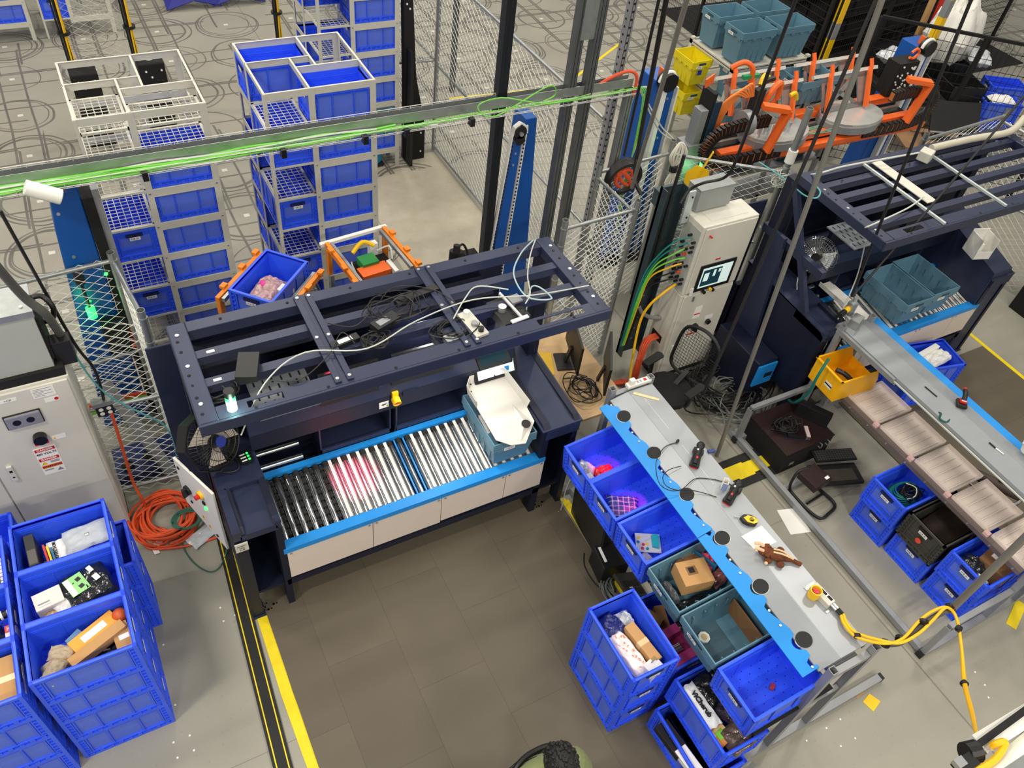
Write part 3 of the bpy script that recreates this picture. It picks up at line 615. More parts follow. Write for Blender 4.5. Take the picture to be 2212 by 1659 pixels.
# ---------------------------------------------------------------- benches
def bench(mir, label):
    X = (lambda x: x) if not mir else (lambda x: 9.60 - x)
    s = -1 if mir else 1
    r = thing('packing_bench', label, 'workbench', (X(3.5), 2.1, 0))
    ox, oy = X(3.5), 2.1
    def B(mb, x0, y0, z0, x1, y1, z1): return mb.box(X(x0) - ox, y0 - oy, z0, X(x1) - ox, y1 - oy, z1)
    def V(x, y, z): return Vector((X(x) - ox, y - oy, z))
    # top plate: flat rear part, lip falling towards the crates
    yA, yB = (.84, 3.42) if not mir else (.84, 3.35)
    prof = [(3.72, 1.30), (3.47, 1.30), (3.30, 1.262), (3.30, 1.25), (3.47, 1.285), (3.70, 1.285), (3.70, 1.24), (3.72, 1.24)]
    mb = MB(); mb.prism([(X(a_) - ox, b_) for a_, b_ in prof], yA - oy, yB - oy, axis='y'); mb.build('bench_top', ALU, r)
    for x, y0_, y1_, nm in ((3.475, yA, yB, 'fold_line'),):
        MB().bar(V(x, y0_, 1.3005), V(x, y1_, 1.3005), .003, .001).build(nm, BFR, r)
    mb = MB()
    for k in range(26):
        for y0_ in (2.35, 2.95): mb.cbox(V(3.56, y0_ + k * .016, 1.3006), (.004, .008, .0008))
    if not mir: mb.build('slot_marks', WHITE, r)
    if not mir:
        # blue edge strip with scallops round the discs
        discs = [P(u, v, 1.268) for u, v in ((1345, 901), (1410, 980), (1481, 1070), (1557, 1164), (1640, 1269), (1733, 1384))]
        for k_ in range(2):
            y0_, y1_ = ((2.02, 3.40), (.86, 2.015))[k_]
            pts = [(3.195, y0_), (3.195, y1_), (3.25, y1_), (3.262, y1_ - .03)]
            ds = sorted([d for d in discs if y0_ < d.y < y1_], key=lambda d: -d.y)
            for d in ds:
                pts += [(3.300, d.y + .11), (3.300, d.y + .062)]
                pts += [(3.305 - .048 * math.sin(a_), d.y + .055 * math.cos(a_)) for a_ in [PI * q / 8 for q in range(1, 8)]]
                pts += [(3.300, d.y - .062), (3.300, d.y - .10), (3.262, d.y - .13), (3.262, d.y - .16)]
            pts += [(3.30, y0_ + .02), (3.30, y0_)]
            pts2 = [(3.185 + (p[0] - 3.195) * 1.22, min(max(p[1], y0_), y1_)) for p in pts]
            mb = MB(); n = len(pts2)
            vs = [V(p[0], p[1], 1.235 + (p[0] - 3.195) * .30 + h) for h in (0, .006) for p in pts2]
            mb.add(vs, [tuple(range(n)), tuple(range(n, 2 * n))] + [(i, (i + 1) % n, n + (i + 1) % n, n + i) for i in range(n)])
            mb.build('blue_edge_strip', SKYB, r)
        for d in discs:
            c = V(d.x + .012, d.y, 1.272)
            q = MB().cyl((0, 0, -.012), (0, 0, .0), .060, 24).build('disc_rim', WHITE, r); q.location = c; q.rotation_euler = (0, -.22, 0)
            w_ = MB().cyl((0, 0, 0), (0, 0, .007), .056, 24).build('black_disc', RUB, q)
        mb = MB()
        for d in discs:
            for dy in (.15, -.17): mb.cyl(V(3.275, d.y + dy, 1.262), V(3.275, d.y + dy, 1.270), .009, 8)
        mb.build('strip_screw', BOLT, r)
    else:
        B(MB(), 3.21, yA, 1.25, 3.30, yB, 1.262).build('blue_edge_strip', SKYB, r)
        MB().bar(V(3.745, 2.62, 1.27), V(3.745, yB, 1.27), .03, .05).build('side_channel', BFR, r)
        MB().bar(V(3.735, yA, 1.262), V(3.735, yB - .05, 1.262), .012, .012).build('wire_channel', LCAB, r)
    # end frames
    for y in (.79, 3.47 if not mir else 3.32):
        nm = 'end_frame'
        mb = MB()
        for x in (3.34, 3.73): mb.htube(V(x, y, .06), V(x, y, 1.345), .052, .005)
        mb.bar(V(3.37, y, 1.24), V(3.70, y, 1.24), .045, .06)
        mb.bar(V(3.37, y, .72), V(3.70, y, .72), .03, .05)
        e = mb.build(nm, BFR, r)
        mb = MB(); mb.bar(V(3.0, y, .035), V(4.55, y, .035), .055, .06); mb.build('foot_beam', BFR, r)
        MB().cbox(V(4.56, y, .035), (.03, .057, .062)).build('end_cap', BLACK, r)
        mb = MB(); mb.box(X(3.12) - ox - .05, y - oy - .09, 0, X(3.12) - ox + .05, y - oy + .09, .006); mb.build('floor_plate', GALV, r)
        if mir:
            MB().htube(V(4.53, y, .06), V(4.53, y, .50), .045, .005).bar(V(4.53, y, .50), V(3.76, y, .50), .045, .045).build('rear_post', BFR, r)
    mb = MB(); mb.bar(V(3.52, .82, 1.21), V(3.52, 3.44, 1.21), .25, .05); mb.build('under_beam', BFR, r)
    MB().bar(V(4.53, .82, .05), V(4.53, 3.44, .05), .05, .055).build('floor_rail', BFR, r) if mir else MB().bar(V(3.16, .82, .05), V(3.16, 3.44, .05), .05, .055).build('floor_rail', BFR, r)
    if mir: MB().bar(V(4.53, 2.62, .03), V(3.76, 2.62, .03), .05, .05).build('floor_cross_rail', BFR, r)
    return r, V
B1, V1 = bench(False, 'grey steel bench with a sky-blue scalloped edge and six black discs, beside the crate row')
# crate shelf
mb = MB(); mb.cbox((.055, 0, .007), (.69, 2.64, .012), rot=Euler((0, -.12, 0)))
sh = mb.build('crate_shelf', BLKM, B1); sh.location = V1(3.22, 2.10, .748)
mb = MB()
for k in range(26): mb.cyl((-.296, -1.25 + k * .1, -.030), (-.302, -1.25 + k * .1, -.030), .008, 8)
q = mb.build('shelf_rivet', BOLT, sh)
q = MB().box(-.296, -1.32, -.05, -.286, 1.32, -.022).build('shelf_lip', BLKM, sh)
ys = [3.09, 2.69, 2.27, 1.845, 1.425, 1.0]
labs = ['open blue crate on the bench shelf with a red bagged item, farthest of the row', 'blue crate on the bench shelf holding a blue plaid shirt in plastic', 'blue crate on the bench shelf holding a card of coloured toys',
        'grey-blue crate on the bench shelf crammed with a cardboard box and pink toy', 'grey-blue crate on the bench shelf with an upright cardboard sheet', 'near-empty blue crate on the bench shelf with one red scrap, nearest of the row']
SC = []
for y, lb, kd in zip(ys, labs, ('blue', 'blue', 'blue', 'grey', 'grey', 'blue')):
    SC.append(crate(3.145, y, .765, 0, lb, kd, 'row of crates on the bench shelf', tilt=-.12))
def inshelf(x, y, dz=.03): return (x, y, .765 + (x - 3.145) * .12 + dz)
# contents of shelf crates
bag('plastic_bag', inshelf(2.96, 3.14), (.16, .18, .1), .4, POLY, 'clear crinkled bag at the left end of the farthest shelf crate', seed=61)
bag('bagged_item', inshelf(3.10, 3.05), (.18, .12, .08), -.1, mat('red_foil', (206, 40, 44), .2, bump=.6, bscale=40, var=.3), 'red item in clear plastic in the farthest shelf crate', 'packaged item', seed=62)
carton('white_box', inshelf(2.94, 3.00), (.07, .13, .1), .1, WHITE, 'small white box in the farthest shelf crate', tape=False)
mb = None
def plaid():
    M = mat('blue_plaid_cloth', (24, 60, 128), .5, var=0); nt = M.node_tree; N = nt.nodes; L = nt.links
    tc = N.new('ShaderNodeTexCoord'); sp = N.new('ShaderNodeSeparateXYZ'); L.new(tc.outputs['Object'], sp.inputs[0])
    f = None
    for k in (0, 1):
        q = mathn(nt, 'FRACT', mathn(nt, 'DIVIDE', mathn(nt, 'ADD', sp.outputs[k], 5), .045)); g = mathn(nt, 'LESS_THAN', q, .22); f = g if f is None else mathn(nt, 'ADD', f, g)
    L.new(mixc(nt, mathn(nt, 'MULTIPLY', f, .45), sr((22, 62, 132)), sr((190, 196, 200))), N['Principled BSDF'].inputs['Base Color']); return M
bag('plaid_shirt', inshelf(3.06, 2.68), (.26, .24, .06), -.5, plaid(), 'folded blue plaid shirt in clear plastic in the second shelf crate', 'shirt', seed=63, flat=.3)
o = carton('toy_card', inshelf(3.06, 2.32, .05), (.2, .17, .012), -.5, mat('grey_blister_card', (206, 204, 206), .4), 'toy blister card with round coloured pieces in the third shelf crate', 'toy pack', tape=False)
for k, (x, y, cc) in enumerate(((-.07, .04, (230, 190, 60)), (-.08, -.0, (40, 130, 160)), (-.04, -.02, (200, 50, 80)), (-.05, -.055, (200, 50, 80)), (-.01, -.055, (30, 140, 150)), (-.01, -.015, (220, 110, 130)))):
    q = MB().cyl((0, 0, 0), (0, 0, .004), .013, 12).build('toy_piece', mat('toy_%d' % (k % 5), cc, .4), o); q.location = (x, y, .012)
q = MB().prism([(.02, -.05), (.07, -.06), (.08, .05), (.05, .065), (.02, .05)], 0, .02).build('teal_tray', mat('teal_plastic', (30, 170, 175), .4), o); q.location = (.01, .01, .012)
bag('bagged_item', inshelf(2.96, 2.19), (.14, .14, .05), .3, mat('pale_violet_bag', (190, 186, 206), .3, bump=.3, bscale=30), 'pale bag with a small box drawing in the third shelf crate', 'packaged item', seed=64)
# crate 4
o = carton('cardboard_box', inshelf(3.10, 1.86, .18), (.24, .2, .13), -.2, CARD, 'cardboard box printed with a drawing of an appliance in the fourth shelf crate', tape=False)
MB().box(-.06, -.02, 0, .02, .05, .0006).build('printed_drawing', CARDD, o).location = (0, 0, .1305)
q = MB().box(-.045, -.005, 0, .0, .04, .0008).build('printed_window', TXTK, o); q.location = (0, 0, .131)
carton('cardboard_box', inshelf(3.14, 1.97, .14), (.2, .14, .1), .35, CARDD, 'flat cardboard box leaning behind the printed one', tape=False)
bag('bagged_item', inshelf(3.30, 1.93, .12), (.16, .12, .1), .6, mat('hot_pink_plastic', (244, 84, 120), .4, bump=.4, bscale=30), 'hot pink toy in the fourth shelf crate', 'toy', seed=65)
bag('bagged_item', inshelf(3.32, 1.80, .1), (.18, .12, .08), .2, mat('clear_bag_red', (150, 90, 90), .2, bump=.8, bscale=20, var=.4), 'clear bag with a red item in the fourth shelf crate', 'packaged item', seed=66)
carton('blue_folder', inshelf(3.27, 1.95, .1), (.02, .22, .14), .4, mat('teal_print', (30, 130, 160), .5), 'thin teal pack standing in the fourth shelf crate', 'package', tape=False)
bag('plastic_bag', inshelf(3.04, 1.72, .06), (.26, .1, .1), 0, POLYD, 'black bag along the near wall of the fourth shelf crate', seed=67)
bag('plastic_bag', inshelf(2.93, 1.86, .1), (.06, .2, .1), 0, mat('black_white_bag', (90, 92, 96), .2, bump=.8, bscale=26, var=.5, vscale=30), 'grey and black bag at the left end of the fourth shelf crate', seed=68)
# crate 5
o = carton('cardboard_sheet', inshelf(3.28, 1.42, .04), (.012, .33, .17), .0, CARDD, 'upright folded cardboard sheet across the fifth shelf crate', 'cardboard', tape=False)
carton('slate_board', inshelf(3.06, 1.41, .015), (.28, .32, .01), 0, mat('slate_board', (70, 98, 112), .6), 'flat slate-coloured board on the bottom of the fifth shelf crate', 'board', tape=False)
o = MB().cyl((0, 0, 0), (0, 0, .02), .045, 8).build('tape_roll', PAPER, loc=inshelf(3.0, 1.49, .03)); tag(o, 'small white wrapped round packet in the fifth shelf crate', 'packet'); q = MB().cyl((0, 0, .02), (0, 0, .022), .025, 12).build('label', TAPEC, o)
o = carton('red_scrap', inshelf(3.22, .98, .016), (.05, .03, .015), .5, mat('red_clip', (196, 60, 50), .5), 'small red plastic scrap on the bottom of the nearest shelf crate', 'scrap', tape=False)

# items on the near bench (top at z = 1.30)
TZ = 1.301
def scanner(u, v, rz, label):
    p = P(u, v, TZ); r = thing('barcode_scanner', label, 'scanner', p, rz, 'handheld scanners in cradles on the near bench')
    MB().prism([(-.10, -.028), (-.085, -.04), (.03, -.032), (.06, -.045), (.10, -.04), (.11, 0), (.10, .04), (.06, .045), (.03, .032), (-.085, .04), (-.10, .028)], 0, .03).build('cradle', BLACK, r, bevel=.006)
    MB().prism([(-.102, -.028), (-.06, -.036), (-.06, .036), (-.102, .028)], .002, .012).build('red_cradle_trim', RED, r)
    MB().tube([(-.085, 0, .04), (-.04, 0, .055), (.02, 0, .075), (.06, 0, .085)], .02, 10).build('handle', BLACK, r, smooth=True)
    MB().ball((.075, 0, .085), .034, 8, sc=(1.2, 1.0, .75)).build('head', BLACK, r, smooth=True)
    MB().cbox((-.045, 0, .076), (.022, .014, .006)).build('red_button', RED, r)
    MB().cbox((.02, .012, .097), (.016, .012, .004)).build('badge', PAPER, r)
    MB().cbox((-.098, 0, .035), (.012, .03, .025)).build('cradle_end', RUB, r)
    return r
scanner(1503, 992, .72, 'black scanner with red trim in its cradle on the near bench, farther of the two')
scanner(1580, 1072, .45, 'black scanner with red button on the near bench, beside the blue toy box')
def cable(name, pts, r, M, label, cat='cable', n=6, group=None):
    o = MB().tube(pts, r, n).build(name, M, smooth=True); return tag(o, label, cat, group)
Z = lambda *q: [P(u, v, 1.306) for u, v in q]
cable('scanner_cable', Z((1465, 955), (1437, 965), (1420, 990), (1417, 1012), (1425, 1045), (1450, 1060), (1485, 1058), (1520, 1065), (1548, 1074)), .0035, BLACK, 'thin black cable looping over the bench edge to the nearer scanner')
cable('scanner_cable', Z((1471, 1007), (1445, 1015), (1432, 1030), (1440, 1050), (1470, 1058), (1500, 1035), (1530, 1034), (1560, 1040), (1580, 1048), (1584, 1062)), .0035, BLACK, 'thin black cable from the farther scanner past the blue toy box')
p = P(1463, 955, TZ); o = MB().ball((0, 0, .012), .012, 6, sc=(2.0, 1, 1)).build('cable_plug', BLACK, smooth=True, loc=p, rot=(0, 0, .5)); tag(o, 'black cable plug lying on the near bench', 'plug')
p = P(1562, 1054, TZ); r = thing('toy_box', 'small blue and white open box standing on the near bench behind the scanner', 'box', p, .8)
mb = MB(); mb.box(-.03, -.02, 0, .03, -.017, .09); mb.box(-.03, .017, 0, .03, .02, .09); mb.box(-.03, -.02, 0, -.027, .02, .09); mb.box(.027, -.02, 0, .03, .02, .09); mb.box(-.03, -.02, 0, .03, .02, .003); mb.build('box_wall', WHITE, r)
mb = MB()
for i in range(5):
    for k in range(7): mb.box(-.028 + i * .0115, -.0208, .005 + k * .012, -.019 + i * .0115, -.020, .014 + k * .012); mb.box(-.0308, -.018 + i * .0075, .005 + k * .012, -.030, -.0125 + i * .0075, .014 + k * .012)
mb.build('blue_squares', mat('print_blue', (40, 90, 190), .5), r)
p = P(1536, 976, TZ); carton('usb_adapter', p, (.06, .03, .015), -.2, mat('deep_navy_plastic', (30, 52, 120), .4), 'small navy adapter on the rear edge of the near bench', 'adapter', tape=False)
# power strip
a, b = P(1352, 838, TZ), P(1400, 822, TZ); d = b - a
r = thing('power_strip', 'white power strip with a plug-in charger at the far end of the near bench', 'power strip', (a + b) / 2, math.atan2(d.y, d.x))
MB().box(-.11, -.028, 0, .13, .028, .032).build('housing', WHITE, r, bevel=.004)
MB().box(-.09, -.02, .032, -.04, .02, .085).build('charger', WHITE, r, bevel=.004)
MB().box(.06, -.012, .032, .085, .012, .038).build('red_switch', RED, r)
mb = MB()
for x in (-.01, .02): mb.box(x, -.014, .032, x + .016, .014, .0328)
mb.build('socket', BFR, r)
a, b = P(1368, 849, TZ), P(1424, 864, TZ); d = b - a
carton('wood_stick', (a + b) / 2, (d.length, .028, .004), math.atan2(d.y, d.x), mat('pale_wood', (226, 206, 160), .6), 'pale yellow stick lying beside the power strip', 'stick', tape=False)
# key reel
p = P(1618, 1127, TZ); r = thing('tape_reel', 'black and yellow chalk-line reel with a metal clip on the near bench', 'reel', p, -.75)
MB().prism([(-.075, 0), (-.05, .035), (0, .048), (.045, .035), (.06, 0), (.045, -.035), (0, -.048), (-.05, -.035)], 0, .03).build('case', BLACK, r, bevel=.006)
MB().prism([(-.05, 0), (-.02, .03), (.03, .03), (.055, .01), (.055, -.01), (.03, -.03), (-.02, -.03)], .03, .034).build('yellow_plate', YEL, r)
MB().cyl((.01, 0, .034), (.01, 0, .038), .017, 16).build('crank_hub', BLACK, r)
MB().bar((-.005, -.006, .040), (.025, .006, .040), .006, .004).build('crank', YEL, r)
MB().tube([(-.075, 0, .012), (-.09, .008, .01), (-.105, 0, .01), (-.115, .008, .01)], .004, 6).build('hook', BOLT, r, smooth=True)
# paper and plush
o = MB().add([P(1601, 1159, TZ + .001), P(1645, 1135, TZ + .003), P(1678, 1171, TZ + .001), P(1634, 1191, TZ + .001)], [(0, 1, 2, 3)]).build('printed_sheet', PAPER); tag(o, 'white printed sheet under the plush toy on the near bench', 'paper')
FUR = mat('brown_fur', (112, 60, 32), .95, bump=1.0, bscale=120, var=.35, vscale=40); TAN = mat('cream_fur', (228, 200, 160), .95, bump=.8, bscale=120)
p = P(1672, 1204, TZ); r = thing('plush_toy', 'brown plush dinosaur with cream horns and striped back lying on the near bench', 'plush toy', p, -.72)
mb = MB(); mb.ball((0, 0, .04), .05, 10, sc=(1.5, .95, .8)); mb.ball((-.085, .0, .045), .042, 10, sc=(1.1, 1.0, .85)); mb.ball((.075, .0, .03), .035, 8, sc=(1.5, .8, .7)); mb.tube([(.1, 0, .028), (.15, -.005, .02), (.19, -.012, .014)], .016, 8); mb.build('body', FUR, r, smooth=True)
for s in (-1, 1):
    MB().ball((-.05, s * .055, .02), .022, 8, sc=(1.3, 1.1, .8)).build('front_leg', FUR, r, smooth=True); MB().ball((.04, s * .06, .02), .024, 8, sc=(1.2, 1.2, .8)).build('hind_leg', FUR, r, smooth=True)
    MB().ball((-.062, s * .078, .016), .014, 6).build('paw', TAN, r, smooth=True)
    MB().tube([(-.10, s * .018, .07), (-.13, s * .024, .085), (-.165, s * .02, .08)], .012, 8).build('horn', mat('peach_felt', (238, 190, 150), .9), r, smooth=True)
    MB().tube([(-.03, s * .014, .079), (.03, s * .013, .08), (.09, s * .007, .058), (.125, s * .003, .043)], .007, 6).build('back_stripe', TAN, r, smooth=True)
MB().prism([(-.085, -.05), (-.055, -.06), (-.045, 0), (-.055, .06), (-.085, .05)], .055, .066).build('frill', FUR, r)
# emergency stop box
p = P(1772, 1290, TZ); r = thing('emergency_stop_box', 'grey box with a yellow collared red emergency button at the near end of the bench', 'emergency stop', p, -.72 - PI / 2 + .55)
r.rotation_euler = (0, 0, math.radians(-84)); ESB = p.copy()
MB().box(-.085, -.035, 0, .085, .035, .05).build('housing', CREAM, r, bevel=.003)
MB().box(-.115, -.05, 0, -.085, .05, .004).build('mount_tab', GALV, r); MB().box(.085, -.06, 0, .11, .05, .004).build('mount_tab', GALV, r)
q = MB().box(-.04, .0, 0, .075, .032, .0008).build('rating_label', PAPER, r); q.location = (0, 0, .0505)
mb = MB(); mb.box(-.035, .004, .0008, .02, .026, .0012); mb.box(.03, .004, .0008, .07, .028, .0012); q2 = mb.build('label_print', TXTK, q)
MB().pipe((-.035, -.045, .02), (-.035, -.045, .085), .042, .008, 24).build('yellow_collar', YEL, r, smooth=True)
MB().cyl((-.035, -.045, .03), (-.035, -.045, .075), .02, 16).build('red_button', RED, r)
mb = MB(); mb.cyl((-.035, -.045, 0), (-.035, -.045, .03), .036, 16); mb.build('button_base', YEL, r)
for y in (-.0, .022): MB().cyl((.085, y, .028), (.13, y, .028), .009, 10).build('connector', BOLT, r)
for y in (-.0, .022): MB().cyl((.13, y, .028), (.18, y, .026), .0105, 10).build('black_boot', RUB, r)
# conduit with yellow cables at the bench end
CZ = 1.45
Q = P(2053, 1318, CZ)
o = MB().cyl(Q, (Q.x, Q.y, 5.9), .024, 16).cyl(Q, (Q.x, Q.y, CZ + .0), .02, 8).build('vertical_conduit', mat('grey_conduit', (128, 126, 120), .4, .3), smooth=True); tag(o, 'grey vertical conduit dropping past the near end of the far bench', 'conduit')
pp = [P(1907, 1391, CZ - .08), P(1945, 1388, CZ - .06), P(1990, 1352, CZ - .03), P(2030, 1326, CZ), Q]
cable('flex_conduit', pp, .02, mat('dark_flex', (84, 84, 78), .5), 'dark grey flexible conduit between the bench end and the vertical conduit', 'conduit', 10)
_c, _s = math.cos(math.radians(-84)), math.sin(math.radians(-84)); e0 = ESB + Vector((_c * .175 - _s * .011, _s * .175 + _c * .011, .026))
for k, off in enumerate((-.010, .012)):
    pts = [e0 + Vector((off, 0, 0)), P(1826, 1350, 1.33) + Vector((off, 0, .01)), P(1850, 1374, 1.33) + Vector((off, off, .01)), P(1905, 1391, CZ - .06) + Vector((0, off, .025)), P(1945, 1387 + (8 if k else -8), CZ - .03) + Vector((0, off, .02)),
           P(1985, 1356 + (12 if k else -14), CZ), P(2015, 1330 + (10 if k else -10), CZ + .02), P(2045, 1312, CZ + .05), P(2066, 1335, CZ + .02), P(2077, 1400, CZ - .0), P(2082 + 3 * k, 1475, CZ + .1), P(2098 + 3 * k, 1540, CZ + .35), P(2112, 1590, CZ + .65), P(2142 + 2 * k, 1612, CZ + .85)]
    cable('yellow_cable', pts, .0105, mat('yellow_cable', (244, 186, 20), .45), ('left of the two yellow cables wound from the stop box round the flexible conduit', 'right of the two yellow cables wound from the stop box round the flexible conduit')[k], group='yellow cables from the stop box', n=10)
for i, (u, v, z) in enumerate(((1852, 1374, 1.34), (1912, 1390, CZ - .06), (1945, 1380, CZ - .04), (1995, 1345, CZ), (2053, 1312, CZ + .04), (2071, 1358, CZ + .02), (2083, 1477, CZ + .1))):
    p = P(u, v, z); o = MB().cyl((-.012, 0, 0), (.012, 0, 0), .034 if i in (1, 2, 3, 4) else .024, 12).build('cable_tie', BLACK, loc=p, rot=(0, .5 if i > 4 else 0, (0.9, .4, .6, .7, .6, 1.5, 1.2)[i]))
    tag(o, ('black tie on the yellow cables above the bench end', 'black tie where the yellow cables meet the flexible conduit', 'second black tie along the flexible conduit', 'black tie midway on the flexible conduit', 'black tie at the foot of the vertical conduit', 'black tie just below the bend of the hanging yellow cables', 'black tie halfway down the hanging yellow cables')[i], 'cable tie')
# equipment close to the camera in the lower right corner
za = 2.6
r = thing('overhead_rail', 'white and aluminium rail with a black motor hanging in the lower right corner', 'rail', P(2150, 1620, za))
o0 = Vector(r.location)
def L(u, v, dz=0): return P(u, v, za + dz) - o0
MB().bar(L(2110, 1612), L(2260, 1520), .09, .05).build('white_beam', WHITE, r)
MB().bar(L(2090, 1625, .02), L(2220, 1530, .02), .03, .07).build('black_edge', BLKM, r)
MB().cyl(L(2140, 1680), L(2260, 1575), .05, 16).build('white_pipe', mat('pearl_pipe', (232, 230, 214), .35), r, smooth=True)
MB().bar(L(2150, 1700, .03), L(2270, 1620, .03), .08, .04).build('aluminium_beam', GALV, r)
MB().cyl(L(2085, 1628, .02), L(2110, 1622, .02), .05, 14).cbox(L(2085, 1650, .03), (.09, .06, .06)).build('motor', BLACK, r)
MB().cbox(L(2072, 1648, .05), (.05, .04, .03)).build('motor_bracket', BOLT, r)
MB().tube([L(2142, 1612, .05), L(2155, 1605, .08), L(2172, 1605, .08), L(2150, 1640, .06), L(2110, 1665, .05)], .016, 8).build('yellow_loop', mat('yellow_cable', (1, 1, 1)), r, smooth=True)

# far bench -------------------------------------------------------
B2, V2 = bench(True, 'far grey bench seen from behind, with trays hung on its lower shelf')
sf = MB().box(-.46, -1.26, 0, -.40, 1.29, .045).box(.30, -1.26, 0, .34, 1.29, .03).build('tray_rail', mat('brown_grey_rail', (120, 108, 106), .45, .3), B2)
sf.location = (6.27 - 6.1, .0, .70)
mb = MB()
for k in range(11): mb.cyl((-.47, -1.2 + k * .24, .02), (-.458, -1.2 + k * .24, .02), .008, 8)
mb.build('rail_bolt', BOLT, sf)
for k in range(6):
    y = 2.735 - k * .435
    r = thing('clear_tray', ['clear pink-tinted tray on the far bench shelf next to the yellow bin', 'second clear pink-tinted tray counting from the yellow bin', 'middle clear pink-tinted tray with a bright glare on it', 'fourth clear pink-tinted tray counting from the yellow bin', 'clear pink-tinted tray at the right edge, crossed by the grey conduit', 'clear pink-tinted tray at the right edge below the conduit'][k], 'tray', (6.10, y, .745), 0, 'clear trays along the far bench')
    mb = MB(); mb.box(-.23, -.20, 0, .23, .20, .004)
    for a_ in ((-.23, -.20, .23, -.196), (-.23, .196, .23, .20), (-.23, -.2, -.226, .2), (.226, -.2, .23, .2)): mb.box(a_[0], a_[1], 0, a_[2], a_[3], .035)
    mb.build('tray_body', GLASS, r)
    mb = MB()
    for j in range(5): mb.box(-.17, -.17 + j * .078, .004, .17, -.162 + j * .078, .014)
    mb.build('tray_rib', mat('clear_rib', (250, 240, 236), .15, var=0, alpha=.75), r)
    MB().box(-.27, -.23, -.002, -.225, -.18, .03).build('tray_clip', mat('pink_clip', (226, 186, 184), .4), r)
    MB().box(-.2, -.17, -.006, .2, .17, -.003).build('tray_liner', mat('grey_liner', (228, 220, 208), .5), r)
# yellow bin
r = thing('stacking_bin', 'yellow stacking bin with a barcode and black scanner on the far bench shelf', 'bin', (5.93, 3.10, .745), -.05)
YB = mat('bin_yellow', (250, 182, 16), .4, var=.04)
mb = MB(); t = .006
def wall(a, b, h0, h1, hb0=0, hb1=0): mb.add([(a[0], a[1], hb0), (b[0], b[1], hb1), (b[0], b[1], h1), (a[0], a[1], h0)] + [(a[0] * .97, a[1] * .97, hb0), (b[0] * .97, b[1] * .97, hb1), (b[0] * .97, b[1] * .97, h1), (a[0] * .97, a[1] * .97, h0)], [(0, 1, 2, 3), (7, 6, 5, 4), (3, 2, 6, 7), (0, 3, 7, 4), (1, 5, 6, 2), (0, 4, 5, 1)])
wall((-.26, -.18), (-.26, .18), .27, .27); wall((-.26, -.18), (.20, -.18), .27, .27); wall((-.26, .18), (.20, .18), .27, .27); wall((.26, -.18), (.26, .18), .13, .13)
wall((.20, -.18), (.26, -.18), .27, .13); wall((.20, .18), (.26, .18), .27, .13); mb.box(-.26, -.18, 0, .26, .18, .006)
mb.box(-.275, -.19, .262, .20, -.172, .275); mb.box(-.275, .172, .262, .20, .19, .275); mb.box(-.275, -.19, .262, -.25, .19, .275)
mb.build('bin_body', YB, r)
q = MB().box(-.045, -.0006, -.03, .045, .0006, .03).build('barcode_label', BAR, r); q.location = (-.262, -.06, .12); q.rotation_euler = (0, 0, PI / 2)
r = thing('handheld_scanner', 'black scanner with a red light hung on the wall of the yellow bin', 'scanner', (5.76, 3.02, 1.0), -.9)
MB().tube([(-.08, 0, .03), (0, 0, .02), (.08, 0, -.02)], .024, 10).build('body', BLACK, r, smooth=True); MB().cbox((-.02, 0, .045), (.02, .015, .006)).build('red_light', RED, r)
# items on the far bench top
p = P(2075, 875, 1.301); r = thing('handheld_scanner', 'red and black scanner standing at the blue edge of the far bench', 'scanner', p, .75)
MB().box(-.05, -.045, 0, .05, .045, .035).build('base', BLACK, r, bevel=.01); MB().box(-.02, -.03, .035, .03, .03, .06).build('red_band', RED, r, bevel=.006); MB().tube([(.0, 0, .06), (.05, 0, .09), (.10, 0, .09)], .022, 10).build('grip', BLACK, r, smooth=True); MB().ball((.115, 0, .09), .02, 6).build('red_tip', RED, r, smooth=True); MB().cbox((-.005, 0, .064), (.02, .04, .006)).build('white_band', WHITE, r)
a, b = P(1998, 835, 1.305), P(2024, 857, 1.305); cable('marker_pen', [a, b], .006, BLACK, 'black marker lying on the far bench top', 'pen', 8)
a, b = P(2137, 956, 1.307), P(2151, 968, 1.307); c = P(2168, 981, 1.307)
r = thing('marker_pen', 'white marker with a black cap on the far bench top', 'pen', a); MB().cyl((0, 0, 0), b - a, .007, 8).build('cap', BLACK, r); MB().cyl(b - a, c - a, .006, 8).build('barrel', WHITE, r)
r = thing('white_tub', 'white round tub with small bags at the right edge of the far bench', 'tub', P(2218, 975, 1.31)); MB().lathe([(.0, 0), (.05, 0), (.066, .08), (.062, .08), (.046, .01), (0, .01)], n=24).build('tub_wall', WHITE, r, smooth=True)
bag('sachet', P(2216, 960, 1.38), (.06, .06, .03), .3, mat('pinkish_sachet', (206, 180, 176), .4), 'pinkish sachet in the white tub', 'sachet', seed=71)
cable('teal_hose', [P(2012, 878, 1.29), P(2020, 890, 1.28), P(2032, 893, 1.305), P(2030, 905, 1.30), P(2045, 912, 1.30), P(2052, 905, 1.29)], .009, mat('dark_teal', (18, 78, 74), .5), 'short dark teal cable loop poking through the far bench top edge', n=8)
